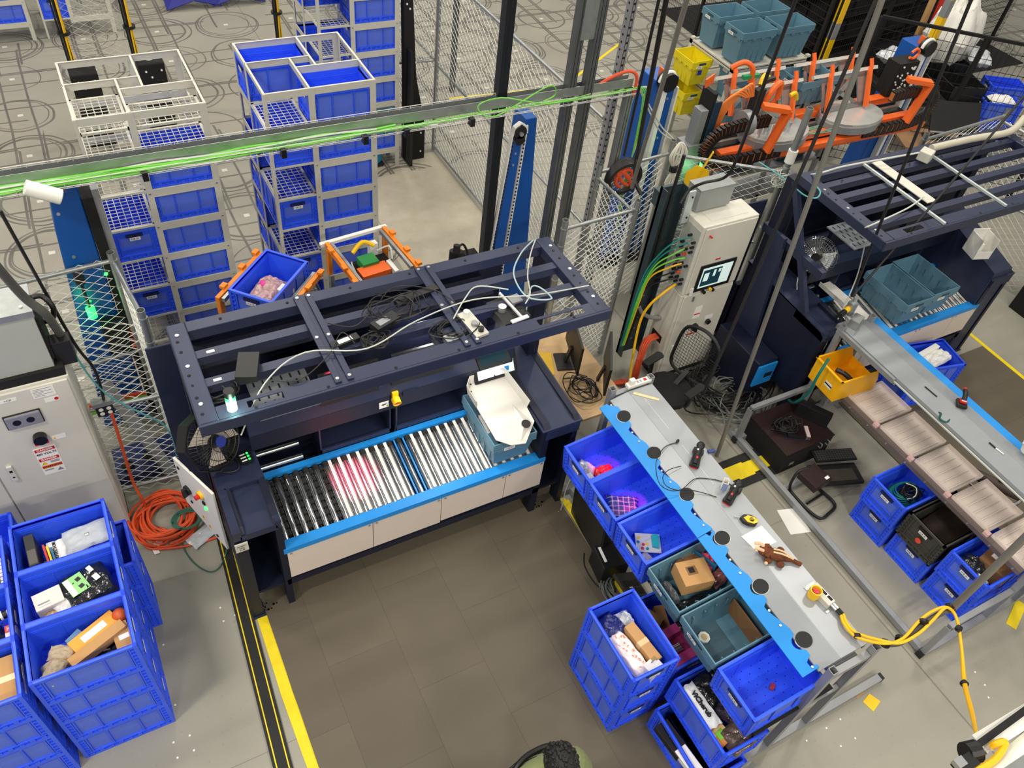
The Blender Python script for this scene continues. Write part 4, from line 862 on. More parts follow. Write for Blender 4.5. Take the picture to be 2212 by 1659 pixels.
# equipment on the floor behind the far bench
r = thing('server_cabinet', 'large black-brown metal box with a laptop dock on top behind the far bench', 'cabinet', (5.52, 3.05, 0), .02)
DB = mat('brown_black_steel', (44, 28, 30), .35, .2)
MB().box(-.34, -.24, 0, .30, .30, .30).build('body', BLKM, r, bevel=.004); MB().box(-.345, -.245, .30, .305, .305, .308).build('lid', DB, r); MB().box(-.22, -.243, .08, -.16, -.241, .12).build('badge', BFR, r)
for x in (.12, .22): MB().tube([(x, -.24, .22), (x, -.27, .22), (x, -.27, .27), (x, -.24, .27)], .006, 6).build('handle', BOLT, r)
r = thing('mini_computer', 'small ribbed metal computer with grey end lying on the black-brown box', 'computer', (5.46, 2.98, .31), -.5)
MB().box(-.11, -.07, 0, .11, .07, .04).build('case', BLACK, r); mb = MB()
for k in range(12): mb.box(-.10 + k * .014, -.065, .04, -.094 + k * .014, .065, .05)
mb.build('cooling_fin', DB, r); MB().box(.075, -.07, .005, .112, .07, .052).build('end_plate', mat('pinkish_grey', (190, 170, 172), .5), r)
MB().box(-.12, -.075, -.001, .12, .075, .002).build('blue_base', mat('navy_base', (30, 40, 70), .5), r)
carton('flat_monitor', (5.74, 3.08, .31), (.08, .34, .16), .55, BLACK, 'black slab device standing on the right end of the black-brown box', 'device', tape=False)
rnd = random.Random(5)
def tangle(name, c, rx, ry, h, n, rad, M, label, seed=1, loops=1.4, cat='cable tangle'):
    rnd = random.Random(seed); mb = MB()
    for k in range(n):
        pts = []; a0 = rnd.uniform(0, 6); rr = rnd.uniform(.45, 1); cx_, cy_ = rnd.uniform(-.2, .2) * rx, rnd.uniform(-.2, .2) * ry
        for i in range(8):
            a_ = a0 + i / 7 * 2 * PI * loops * rnd.uniform(.9, 1.1)
            pts.append((cx_ + rx * rr * math.cos(a_) * rnd.uniform(.8, 1.1), cy_ + ry * rr * math.sin(a_) * rnd.uniform(.8, 1.1), rad + rnd.uniform(0, h)))
        mb.tube(pts, rad, 5)
    o = mb.build(name, M, smooth=True, loc=c); tag(o, label, cat, kind='stuff'); return o
tangle('cable_tangle', (5.40, 3.10, .31), .16, .12, .07, 9, .005, BLACK, 'black cable tangle on the black-brown box', 3)
r = thing('keyboard', 'black keyboard lying tilted behind the far bench', 'keyboard', (5.72, 2.66, .20), -.32); MB().box(-.22, -.07, 0, .22, .07, .02).build('case', BLACK, r); mb = MB()
for i in range(15):
    for j in range(5): mb.box(-.20 + i * .027, -.058 + j * .024, .02, -.178 + i * .027, -.038 + j * .024, .027)
mb.build('keys', mat('key_grey', (46, 46, 48), .5), r)
r = thing('black_monitor', 'black monitor lying on its back below the keyboard behind the far bench', 'monitor', (5.62, 2.50, .12), -.32); MB().box(-.26, -.12, 0, .26, .12, .04).build('case', BLACK, r, bevel=.004); MB().box(-.16, -.09, .04, .2, .05, .043).build('vent_panel', mat('vent_brown', (56, 50, 44), .6), r); MB().box(-.275, -.11, .0, -.262, .11, .04).build('side_edge', BFR, r)
r = thing('foot_stool', 'black tube frame with a dark box seat on the floor behind the far bench', 'stool', (5.30, 2.42, 0), .12)
MB().tube([(-.13, .17, .03), (-.15, -.05, .03), (-.12, -.2, .03), (0, -.21, .03), (.14, -.17, .03), (.15, .0, .03), (.14, .16, .03)], .016, 8).tube([(-.13, .17, .03), (-.14, .2, .12), (-.08, .22, .24), (.0, .2, .27), (.08, .2, .25), (.13, .18, .03)], .014, 8).tube([(-.1, -.02, .03), (.12, -.02, .03)], .012, 8).build('tube_frame', BLACK, r, smooth=True)
MB().box(-.10, -.02, .20, .13, .20, .28).build('seat_box', DB, r, bevel=.005)
for q_ in ((-.14, .05, .03), (-.09, -.21, .03)): MB().cyl(q_, (q_[0], q_[1], .0), .018, 10).build('foot', BOLT, r)
r['label'] = 'black tube frame holding a dark box on the floor behind the far bench'
q = MB().box(.07, .0, .2805, .12, .03, .2815).build('badge', PAPER, r)
# crates behind the far bench
for x, y, z, lb, kd in ((5.83, 1.93, 0, 'lower blue crate under the one holding teal cables', 'blue'), (5.80, 1.94, 1, 'blue crate full of coiled teal cables behind the far bench', 'blue'),
                        (5.86, 1.50, 0, 'blue crate with a white framed tag under the black crate', 'blue'), (5.83, 1.51, 1, 'black crate with an orange sticker and barcode behind the far bench', 'black'),
                        (5.88, 1.06, 0, 'lower blue crate beneath the one with brown parcels', 'blue'), (5.86, 1.07, 1, 'blue crate with brown parcels and bags, beside the conduit foot', 'blue')):
    crate(x, y, z * H, 0, lb, kd, 'crates on the floor behind the far bench')
o = MB().cyl((-.3025, -.02, .5), (-.305, -.02, .5), .028, 16).build('orange_sticker', mat('sticker_orange', (232, 74, 50), .5), bpy.data.objects['storage_crate'] if False else None, loc=(5.83, 1.55, -.0)); 
tag(o, 'round orange sticker on the end of the black crate', 'sticker')
o.location = (5.83, 1.53, -.06)
mb = MB()
for k in range(9): mb.tube([(.20 * math.cos(a_) * (1 - k * .05) , .13 * math.sin(a_) * (1 - k * .05), .012 * k + .01 * math.sin(a_ * 2 + k)) for a_ in [i * PI / 6 for i in range(13)]], .006, 6)
o = mb.build('coiled_cable', TEAL, smooth=True, loc=(5.80, 1.94, H + .10)); tag(o, 'teal network cable coil in the blue crate behind the far bench', 'coiled cable')
tangle('cable_tangle', (5.82, 1.90, H + .12), .12, .08, .1, 12, .006, BLACK, 'black cables inside the teal coil', 8)
cable('pale_cable', [(5.80, 1.98, H + .25), (5.84, 1.90, H + .26), (5.78, 1.84, H + .24), (5.72, 1.86, H + .2)], .005, LCAB, 'pale cable with an orange end on the teal coil')
carton('black_case', (5.90, 1.52, H + .08), (.4, .3, .04), .1, mat('smoky_plastic', (44, 34, 32), .2), 'dark glossy sheet in the black crate', 'panel', tape=False)
carton('brown_parcel', (5.95, 1.02, H + .08), (.24, .26, .16), .15, CARDD, 'brown paper parcel with a label in the blue crate beside the conduit foot', 'parcel'); label_on(bpy.data.objects['brown_parcel'], .02, .05, .1615, .07, .06)
bag('plastic_bag', (5.74, 1.12, H + .1), (.2, .2, .14), 0, POLYD, 'dark bag in the blue crate beside the conduit foot', seed=81)
bag('plastic_bag', (5.70, .98, H + .1), (.1, .14, .1), 0, POLY, 'clear bag in the blue crate beside the conduit foot', seed=82)
# crates past the far bench
crate(7.38, 3.12, 0, -.2, 'lower blue crate on the mat against the second workstation', group='crates at the second workstation')
crate(7.36, 3.10, H, -.2, 'blue crate with a white box and bottle, against the second workstation', group='crates at the second workstation')
o = carton('white_box', (7.34, 3.15, H + .18), (.34, .06, .16), .12, WHITE, 'long white box standing in the crate by the second workstation', tape=False)
bag('white_parcel', (7.42, 3.06, H + .22), (.34, .17, .1), .1, mat('white_polybag', (1, 1, 1)), 'white soft parcel in the crate by the second workstation', 'parcel', seed=83, flat=.3)
r = thing('small_bottle', 'small dark bottle in the corner of the crate by the second workstation', 'bottle', (7.16, 3.17, H + .16)); MB().cyl((0, 0, 0), (0, 0, .1), .03, 12).build('body', BLACK, r); MB().cyl((0, 0, .1), (0, 0, .13), .02, 12).build('cap', GALV, r)
cable('black_cable', [(7.55, 2.86, .02), (7.7, 2.8, .02), (7.76, 2.9, .02), (7.66, 3.0, .02)], .008, BLACK, 'black cable loop on the mat beside the second workstation crates')

q_ = P(2150, 1045, .45); r = thing('padded_roll', 'dark brown padded roll with chrome tube behind the clear trays at the right edge', 'padded roll', q_, -1.05)
MB().cyl((-.26, 0, 0), (.26, 0, 0), .055, 16).build('pad', mat('dark_brown_vinyl', (72, 58, 54), .5), r, smooth=True)
MB().tube([(-.2, -.1, -.05), (.0, -.12, -.1), (.2, -.1, -.05), (.26, .0, 0), (.3, .1, -.1), (.3, .12, -.43)], .014, 8).tube([(-.2, -.1, -.05), (-.26, .0, -.1), (-.28, .1, -.43)], .014, 8).build('chrome_tube', CHROME, r, smooth=True)
MB().cbox((.06, .03, .07), (.12, .09, .02)).build('black_strap', BLACK, r)
tag(strip('floor_tape', [(6.05, .62), (6.35, .74)], .09, YTAPE), 'short yellow tape piece at the right edge beside the far bench foot', 'floor tape')

# ---------------------------------------------------------------- roller workstations
LEDW = mat('white_slide_strip', (236, 232, 226), .35, var=.01)
LEDP = mat('white_slide_strip_b', (236, 222, 218), .35, var=.01)
def frame_plate(mb, x0, y0, x1, y1, z, t, hole=None):
    if not hole: mb.box(x0, y0, z - t, x1, y1, z); return
    hx0, hx1, hy0, hy1 = hole
    mb.box(x0, y0, z - t, hx0, y1, z); mb.box(hx1, y0, z - t, x1, y1, z); mb.box(hx0, y0, z - t, hx1, hy0, z); mb.box(hx0, hy1, z - t, hx1, y1, z)
def workstation(ox, oy, label, second=False, D=.92):
    r = thing('roller_workstation', label, 'workstation', (ox, oy, 0)); Wd = 2.85
    NV = NAVY
    # --- top frame
    T = MB().box(-.02, -.02, 2.30, Wd + .02, .0, 2.39).build('frame_front_lip', NV, r, bevel=.004)
    mb = MB(); frame_plate(mb, .1, 0, .22, .11, 2.39, .006); frame_plate(mb, .22, 0, .62, .11, 2.39, .006, (.28, .50, .03, .085)); frame_plate(mb, .62, 0, 2.24, .11, 2.39, .006)
    frame_plate(mb, 2.24, 0, 2.75, .11, 2.39, .006, (2.30, 2.68, .03, .085)); mb.box(.1, .105, 2.31, .28, .11, 2.384); mb.box(.5, .105, 2.31, 2.3, .11, 2.384); mb.build('frame_front_top', NV, r)
    MB().box(-.02, 0, 2.30, .10, D, 2.39).build('frame_side_beam', NV, r, bevel=.008); MB().box(Wd - .10, 0, 2.30, Wd + .02, D, 2.39).build('frame_side_beam', NV, r, bevel=.008)
    MB().box(.1, D - .10, 2.30, Wd - .1, D, 2.385).build('frame_back_beam', NV, r, bevel=.004)
    rails = (.34, .60) if not second else (.25, .47, .68, .87)
    for y in rails:
        MB().box(.10, y - .035, 2.31, Wd - .1, y + .035, 2.375).build('frame_rail', NV, r)
    cross = (.88, 1.78) if not second else ()
    for x in cross:
        mb = MB(); mb.box(x - .06, .02, 2.392, x - .02, .90, 2.404); mb.box(x + .02, .02, 2.392, x + .06, .90, 2.404); mb.box(x - .02, .02, 2.38, x + .02, .9, 2.386); mb.build('cross_member', NV, r)
    mb = MB()
    for x in (.03, Wd - .03):
        for y in (.16, .5, .8): mb.cyl((x, y, 2.39), (x, y, 2.396), .013, 10)
    for x in cross:
        for e in (-.04, .04):
            for y in (.05, .87, .45): mb.cyl((x + e, y, 2.40), (x + e, y, 2.41), .012, 10)
    mb.build('frame_bolt', BOLT, r)
    mb = MB()
    for x in (.02, Wd - .04):
        for y in (.08, .22, .33, .42, .64, .74): mb.cyl((x, y, 2.389), (x, y, 2.392), .011 if y != .33 else .008, 10)
    for k in range(6):
        x = .32 + k * .45; mb.cyl((x, .015, 2.389), (x, .015, 2.392), .011, 10); mb.cyl((x, .87, 2.386), (x, .87, 2.389), .01, 10)
    mb.build('bolt_hole', BLKM, r)
    mb = MB()
    for x, y in ((.19, .60), (.17, .34)): mb.cbox((x, y, 2.376), (.05, .022, .003))
    if not second: mb.build('white_sticker', PAPER, r)
    if second:
        for x in (.72, 1.55): MB().box(x - .012, -.0, 2.392, x + .012, 1.0, 2.412).build('cross_strut', mat('zinc_strut', (206, 214, 212), .4, .3), r)
        MB().box(.83, .30, 2.392, .95, 1.0, 2.40).build('white_bracket', mat('bracket_white', (214, 210, 198), .4), r)
    # --- columns
    for x in (.04, Wd - .04):
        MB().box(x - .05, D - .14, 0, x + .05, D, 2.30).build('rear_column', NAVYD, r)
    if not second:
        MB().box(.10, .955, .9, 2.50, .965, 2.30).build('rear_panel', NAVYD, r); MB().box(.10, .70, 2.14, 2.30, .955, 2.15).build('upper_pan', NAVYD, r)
    else:
        MB().box(-.02, .30, 1.66, .04, 1.15, 1.74).bar((0, .30, 1.25), (0, 1.0, 2.3), .05, .06).build('side_brace', NAVY, r)
        MB().box(.3, 1.10, .9, Wd, 1.12, 2.2).build('rear_panel', NAVYD, r)
        mb = MB()
        for k in range(4): mb.box(-.15 + k * .03, 1.274, 1.70, -.137 + k * .03, 1.281, 1.76)
        mb.build('white_slot', PAPER, r)
    MB().box(-.18, 1.28, .1, .08, 1.30, 1.90).build('side_plate', NAVY, r, bevel=.008)
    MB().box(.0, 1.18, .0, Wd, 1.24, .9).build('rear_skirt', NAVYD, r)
    # --- side modules
    for sname, x0, x1 in (('L', 0.0, .34), ('R', Wd - .34, Wd)):
        mb = MB()
        for xx, ww in ((x0, .085 if sname == 'L' else .06), (x1 - .05, .05)):
            mb.prism([(0, 0), (0, 1.17), (.05, 1.20), (1.15, 1.24), (1.15, 0), (.9, 0), (.9, .30), (.12, .30), (.12, 0)], xx, xx + ww, axis='x')
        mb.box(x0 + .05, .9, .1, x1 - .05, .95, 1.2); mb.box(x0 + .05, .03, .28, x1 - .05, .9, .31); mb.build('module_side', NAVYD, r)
        if sname == 'R':
            MB().prism([(-.01, 1.155), (-.01, 1.17), (.30, 1.19), (1.16, 1.25), (1.16, 1.235)], x0 - .02, x1 + .02, axis='x').build('module_top', NV, r); mb = MB(); mb.box(x0 + .02, -.012, 1.05, x1 - .0, 0, 1.16)
            mb.build('module_front_lip', NV, r)
        mb = MB(); mb.prism([(.40, 1.20), (.40, 1.215), (1.17, 1.245), (1.17, 1.225)], x0, x1, axis='x'); mb.prism([(-.005, 1.14), (-.005, 1.16), (.40, 1.175), (.40, 1.155)], x0 + .05, x1 - .03, axis='x')
        mb.box(x0, -.008, 1.12, x0 + .06, .40, 1.215); mb.box(x1 - .04, -.008, 1.12, x1, .40, 1.20); mb.box(x0 + .05, .39, 1.15, x1 - .03, .41, 1.215); mb.box(x0 + .05, -.008, 1.10, x1 - .03, 0, 1.155)
        if sname == 'L': mb.build('module_top', NV, r)
        MB().box(x0 - .0, -.02, 0, x1, .14, .006).build('foot_plate', NV, r)
        mb = MB()
        for q in range(7): mb.cyl((x0 + .08 + .025 * (q % 5) + .02, .02 + .03 * (q // 3), .006), (x0 + .08 + .025 * (q % 5) + .02, .02 + .03 * (q // 3), .012), .007 + .004 * (q % 2), 8)
        mb.build('foot_bolt', BOLT, r)
    # --- bed
    x0, x1 = .34, 2.52
    def bz(y): return .775 + (y - .06) * .17
    MB().box(x0 - .03, .0, .30, x1 + .05, .05, .37).build('lower_beam', NAVYD, r); MB().box(x0, .05, .34, x1, .62, .42).build('bed_pan', BLKM, r)
    MB().box(x0 - .02, -.008, .752, x1 + .05, .078, .806).build('front_rail', SKYB, r)
    o = MB().box(x0 - .02, .62, .86, x1 + .05, .67, .905).build('rear_rail', SKYB, r)
    pn = 4; pw = (x1 - x0 + .02) / pn
    edges = [x0, x0 + .68, x0 + 1.27, x0 + 1.86, x1 + .05]
    for k in range(4):
        MB().box(edges[k] + .003, -.004, .40 if k < 2 else .42, edges[k + 1] - .003, .008, .755).build('front_panel', BEIGE, r)
        mb = MB()
        for xx in (edges[k] + .03, edges[k + 1] - .03): mb.cyl((xx, -.003, .735), (xx, -.010, .735), .010, 10)
        mb.build('panel_knob', BOLT, r)
    n = 27; pitch = (x1 - x0 - .05) / n
    for k in range(n + 1):
        x = x0 + .03 + k * pitch
        R = MB().cyl((0, .078, bz(.078)), (0, .60, bz(.60)), .0245, 14).build('roller', CHROME, r, smooth=True); R.location.x = x
        mb = MB(); mb.cyl((0, .565, bz(.565)), (0, .612, bz(.612)), .0255, 12).build('belt_end', RUB, R)
        if k < n:
            xs = pitch / 2
            if k in (13, 14):
                q = MB().bar((xs, .085, bz(.085) + .012), (xs, .60, bz(.60) + .012), .012, .02).build('blue_guide', SKYB, R)
            elif k >= 6:
                q = MB().bar((xs, .09, bz(.09) + .010), (xs, .61, bz(.61) + .010), .026, .012).build('slide_strip', LEDW, R)
            else:
                mb = MB(); mb.cyl((xs, .09, bz(.09) - .01), (xs, .60, bz(.60) - .01), .008, 6, 0)
                for j in range(8):
                    y = .12 + j * .062; mb.cyl((xs, y, bz(y) - .008), (xs, y + .03, bz(y + .03) - .008), .019, 8, 0); mb.cyl((xs, y + .034, bz(y + .034) - .008), (xs, y + .043, bz(y) - .006), .017, 8, 1)
                mb.build('wheel_axle', [RUB, CHROME], R)
    # --- rear: transfers and cubbies
    for k in range(3):
        o = MB().cyl((x0 + .02, .70 + k * .10, .93 + k * .05), (x0 + .36, .70 + k * .10, .93 + k * .05), .022, 12).build('transfer_roller', CHROME, r, smooth=True)
    mb = MB(); mb.box(x0, .67, .70, x1, 1.1, .78); mb.box(x0, 1.08, .7, x1, 1.12, 1.5); mb.build('rear_body', NAVYD, r)
    for a_, b_ in ((x0 + .50, x0 + 1.10), (x0 + 1.14, x0 + 1.78)):
        mb = MB(); mb.box(a_, .67, .90, b_, 1.0, .915); mb.box(a_, .67, .80, b_, .685, .96); mb.box(a_, .67, .80, a_ + .012, 1.0, 1.22); mb.box(b_ - .012, .67, .80, b_, 1.0, 1.22); mb.box(a_, .99, .80, b_, 1.0, 1.25); mb.build('cubby', NV, r)
    MB().box(x0 - .02, .64, 1.40, x1, .70, 1.54).box(x0 - .02, .70, 1.50, x1, 1.0, 1.54).build('header_beam', NV, r, bevel=.003)
    MB().box(x0 - .02, .64, 1.24, x1, .655, 1.40).build('header_panel', NAVYD, r)
    if not second:
        q = MB().pipe((0, 0, 0), (0, -.05, -.015), .035, .006, 20).build('stop_collar', YEL, r, smooth=True); q.location = (1.46, .625, 1.37)
        MB().cyl((0, -.005, 0), (0, -.045, -.012), .018, 14).build('stop_button', RED, q); MB().cbox((0, .005, .03), (.05, .03, .08)).build('stop_housing', YEL, q)
        q = MB().box(-.04, -.002, -.035, .04, 0, .035).build('pictogram_label', PAPER, r); q.location = (1.37, .638, 1.32)
        MB().cbox((0, -.003, .005), (.03, .001, .012)).cbox((-.012, -.003, .0), (.022, .001, .005), rot=Euler((0, .6, 0))).cbox((.014, -.003, .01), (.02, .001, .005), rot=Euler((0, -.7, 0))).build('pictogram', TXTK, q); MB().cbox((.026, -.003, -.02), (.012, .001, .012)).build('green_mark', GREEN, q)
        MB().tube([(1.46, .60, 1.33), (1.46, .60, 1.2), (1.47, .63, 1.05), (1.47, .66, .93)], .007, 6).build('stop_cable', BLACK, r, smooth=True)
        MB().box(1.53, .628, 1.36, 1.66, .638, 1.41).build('latch_plate', NAVYD, r)
    # perforated rails and trays under the frame
    mb = MB(); mb.box(.85, .74, 1.93, 1.5, .80, 1.94); mb.box(1.62, .74, 1.93, 2.2, .80, 1.94); q = mb.build('perforated_rail', CREAM, r)
    mb = MB()
    for k in range(38):
        x = .88 + k * .036
        if 1.5 < x < 1.62: continue
        mb.cyl((x, .77, 1.94), (x, .77, 1.9415), .009, 8)
    mb.build('rail_hole', TXTK, q)
    q = MB().box(.38, .36, 1.86, .80, .74, 1.872).build('slotted_tray', mat('grey_tray', (138, 144, 152), .5, .3), r)
    for i in range(6):
        for j in range(5): MB().box(.42 + i * .065 + .03 * (j % 2), .39 + j * .07, 1.872, .432 + i * .065 + .03 * (j % 2), .435 + j * .07, 1.8735).build('tray_slot', BLKM, q)
    MB().box(.55, .76, 1.30, 2.3, .80, 1.95).build('rear_equipment_panel', NAVYD, r)
    MB().box(.86, .60, 1.55, 1.32, .62, 1.88).build('mounted_monitor_back', BLACK, r); MB().box(1.42, .60, 1.55, 1.95, .62, 1.88).build('mounted_monitor_back', BLACK, r)
    return r
WS1 = workstation(.16, 3.40, 'navy steel roller workstation with a green signal lamp, facing the brown mat')
WS2 = workstation(5.74, 3.38, 'second navy roller workstation at the right, with white struts across its open frame', True, 1.10)
WX, WY = .16, 3.40
def w1(x, y, z): return (WX + x, WY + y, z)
# signal lamp
r = thing('signal_lamp', 'lit green and white stack lamp on the front left corner of the near workstation frame', 'signal lamp', w1(.19, .055, 2.392))
MB().cyl((0, 0, 0), (0, 0, .085), .030, 20).build('white_lens', GLOWW, r, smooth=True); MB().cyl((0, 0, .085), (0, 0, .115), .030, 20).build('green_lens', GLOWG, r, smooth=True)
MB().cyl((0, 0, .115), (0, 0, .16), .031, 20).build('cap', BLACK, r, smooth=True); MB().cyl((0, 0, .04), (0, 0, .046), .031, 20).build('ring', mat('lens_ring', (120, 210, 140), .4), r)
l = lamp('POINT', 'signal_lamp_glow', w1(.19, .0, 2.47), 1.6, (.6, 1, .7), .03)
# lamps inside the workstation: white light bar over the bed, red pick-light spot
LB = MB().box(1.35, .34, 2.0, 2.4, .40, 2.03).build('light_bar', mat('light_bar_glow', (255, 250, 240), .4, var=0, emit=(255, 250, 240), estr=3), WS1)
lamp('AREA', 'bed_light', w1(1.75, .36, 1.98), 12, (1, .97, .92), 1.1, .06, target=w1(1.70, .36, .8))
lamp('SPOT', 'pick_light_red', w1(.95, .62, 2.28), 520, (1, .05, .12), .03, target=w1(1.02, .42, .84), spot=.30, blend=.9)
for x, y, e in ((3.14, 3.1, 14), (3.14, 2.7, 14)):
    lamp('SPOT', 'pick_light_magenta', (3.36, y, 1.20), e, (1, .03, .40), .01, target=(x, y, .8), spot=.75, blend=.5)
# clutter on top of the frame
o = carton('power_brick', w1(.36, .33, 2.40), (.13, .22, .05), -.35, BLACK, 'black power brick lying above the left end of the workstation frame', 'power adapter', tape=False)
o = carton('power_brick', w1(1.30, .40, 2.41), (.20, .09, .045), .35, BLACK, 'black power brick with a white print on top of the cable nest', 'power adapter', tape=False); label_on(o, -.02, 0, .0455, .09, .05, BFR)
o = carton('power_brick', w1(1.00, .36, 2.378), (.20, .06, .03), .16, BLACK, 'flat power supply with a label left of the cable nest', 'power adapter', tape=False); label_on(o, 0, 0, .0305, .1, .035, PAPER)
o = carton('power_brick', w1(1.62, .62, 2.378), (.34, .06, .035), .14, BLACK, 'long dark power unit behind the cable nest', 'power adapter', tape=False)
tangle('cable_tangle', w1(1.42, .50, 2.39), .30, .20, .08, 7, .0045, BLACK, 'nest of thin black cables in the middle of the workstation frame', 15, 1.1)
tangle('cable_tangle', w1(1.18, .30, 2.39), .12, .10, .03, 8, .0045, BLACK, 'tight coil of black cable on the workstation frame', 16, 2.0)
tangle('cable_tangle', w1(1.72, .22, 2.36), .16, .12, .05, 6, .0045, BLACK, 'black cables round the outlet box on the workstation frame', 17, 1.2)
tangle('cable_tangle', w1(.16, .28, 2.30), .14, .10, .05, 5, .006, BLACK, 'black cables hanging in the left corner of the workstation frame', 18, 1.3)
def wc(pts, rad, M, lb, nm='cable'): return cable(nm, [w1(*p) for p in pts], rad, M, lb)
wc([(.2, -.0, 2.2), (.42, .18, 2.40), (.72, .33, 2.42), (1.10, .22, 2.42), (1.5, .34, 2.43), (1.95, .40, 2.43), (2.4, .30, 2.42), (2.84, .26, 2.41)], .005, LCAB, 'long pale cable lying right across the workstation frame')
wc([(2.72, .90, 2.40), (2.52, .74, 2.44), (2.36, .55, 2.43), (2.34, .30, 2.42), (2.50, .22, 2.42), (2.42, .38, 2.43), (2.30, .22, 2.2)], .006, mat('pale_blue_cable', (170, 196, 200), .5), 'pale blue cable looping down the right end of the frame')
wc([(2.74, .90, 2.40), (2.58, .70, 2.44), (2.45, .50, 2.43), (2.38, .33, 2.42), (2.30, .25, 2.41)], .005, LCAB, 'pale cable beside the blue one at the right end of the frame')
wc([(1.75, .28, 2.42), (1.90, .42, 2.44), (2.05, .52, 2.43), (2.25, .42, 2.42)], .005, LCAB, 'short pale cable arched over the outlet box')
wc([(.45, .20, 2.40), (.62, .12, 2.41), (.85, .25, 2.42), (1.0, .42, 2.42), (1.05, .30, 2.41)], .004, BLACK, 'thin black cable over the left cross member')
wc([(.95, .55, 2.41), (1.1, .45, 2.42), (1.28, .55, 2.44), (1.5, .72, 2.43), (1.75, .60, 2.42), (1.85, .35, 2.42)], .004, BLACK, 'thin black cable arching behind the power brick')
r = thing('outlet_box', 'cream outlet box with plugs set into the workstation frame', 'outlet', w1(1.86, .20, 2.35), .1)
MB().box(-.05, -.13, 0, .05, .13, .06).build('box', CREAM, r); MB().cyl((0, .09, .06), (0, .09, .10), .022, 12).build('plug', WHITE, r); MB().cyl((0, -.02, .06), (0, -.02, .085), .024, 12).build('round_socket', BFR, r); MB().cyl((.01, -.09, .06), (.01, -.09, .09), .02, 12).build('plug', BLACK, r)
r = thing('terminal_block', 'metal terminal block with wires left of the cream outlet box', 'electrical box', w1(1.68, .17, 2.34), .1)
MB().box(-.1, -.10, -.04, .1, .12, .0).build('tray', NAVYD, r); MB().box(-.05, -.05, 0, .04, .02, .04).build('block', BOLT, r); MB().box(-.06, .04, 0, .06, .09, .03).build('bracket', NAVY, r)
r = thing('camera_bracket', 'black camera unit with a white bar at the right part of the workstation frame', 'camera', w1(2.20, .28, 2.34), .1)
MB().box(-.12, -.12, -.05, .1, .14, .02).build('body', BLACK, r); MB().box(.0, -.15, .04, .015, .16, .055).build('white_bar', WHITE, r); MB().box(-.09, -.16, .05, .05, -.13, .06).build('white_tab', WHITE, r); MB().cyl((-.06, .02, .02), (-.06, .02, .06), .03, 12).build('lens', BOLT, r); MB().box(.03, .02, .0, .12, .1, .05).build('connector', BFR, r)
r = thing('small_display', 'small tablet with a dark teal screen beneath the outlet box', 'display', w1(2.05, .22, 2.02), .1); r.rotation_euler = (math.radians(-52), 0, .05)
MB().box(-.13, -.01, -.09, .13, .01, .09).build('case', BLACK, r); MB().box(-.11, -.0115, -.07, .11, -.010, .07).build('screen', SCRD, r); MB().box(-.09, -.0125, .03, .03, -.0115, .04).build('text_line', PAPER, r)
# lit monitor
r = thing('touch_monitor', 'lit touch monitor under the right end of the workstation frame', 'monitor', w1(2.36, .68, 1.42)); r.rotation_euler = (math.radians(-28), 0, 0)
MB().box(-.20, -.012, -.17, .20, .012, .17).build('bezel', BLACK, r, bevel=.004); MB().box(-.17, -.0135, -.14, .17, -.0125, .145).build('screen', SCRN, r); MB().box(.08, -.015, -.12, .12, -.014, -.08).build('blue_icon', SKYB, r); MB().box(-.0, -.015, .08, .10, -.014, .11).build('blue_field', mat('pale_blue_field', (150, 200, 220), .4, var=0, emit=(120, 180, 210), estr=.7), r)
# crate and chute at the bed's right end
crate(WX + 2.265, WY + .335, .835, PI / 2, 'grey-blue crate standing on the rollers at the right end of the workstation', 'grey')
r = thing('plastic_chute', 'white folded plastic chute with a black disc above the crate on the rollers', 'chute', w1(2.27, .30, 1.22)); r.rotation_euler = (math.radians(7), 0, .03)
pl = [(-.19, .10), (-.19, -.24), (-.10, -.33), (.02, -.36), (.19, -.20), (.20, -.05), (.17, .30), (.10, .33), (-.13, .33), (-.19, .26)]
CHU = mat('chute_plastic', (206, 202, 194), .5, var=.02)
MB().prism(pl, 0, .008).build('chute_floor', CHU, r)
mb = MB()
for i in (5, 6, 7, 8, 9):
    a_, b_ = pl[i], pl[(i + 1) % len(pl)]; mb.add([(a_[0], a_[1], 0), (b_[0], b_[1], 0), (b_[0] * 1.06, b_[1] * 1.06, .09), (a_[0] * 1.06, a_[1] * 1.06, .09), (a_[0] * 1.02, a_[1] * 1.02, 0), (b_[0] * 1.02, b_[1] * 1.02, 0), (b_[0] * 1.08, b_[1] * 1.08, .09), (a_[0] * 1.08, a_[1] * 1.08, .09)], [(0, 1, 2, 3), (5, 4, 7, 6), (3, 2, 6, 7)])
mb.build('chute_wall', CHU, r)
MB().add([(-.02, -.34, .01), (.17, -.20, .01), (.10, .02, .01), (.09, -.2, .05)], [(0, 1, 3), (1, 2, 3), (2, 0, 3)]).build('folded_corner', CHU, r)
MB().cyl((.09, -.22, .05), (.09, -.22, .058), .038, 20).build('black_disc', BLACK, r)
mb = MB()
for x, y in ((-.15, .31), (-.05, .33), (.08, .32), (-.18, .24)): mb.cyl((x * 1.02, y * 1.0, .05), (x * .98, y * .96, .05), .006, 8)
mb.build('rivet', TXTK, r)
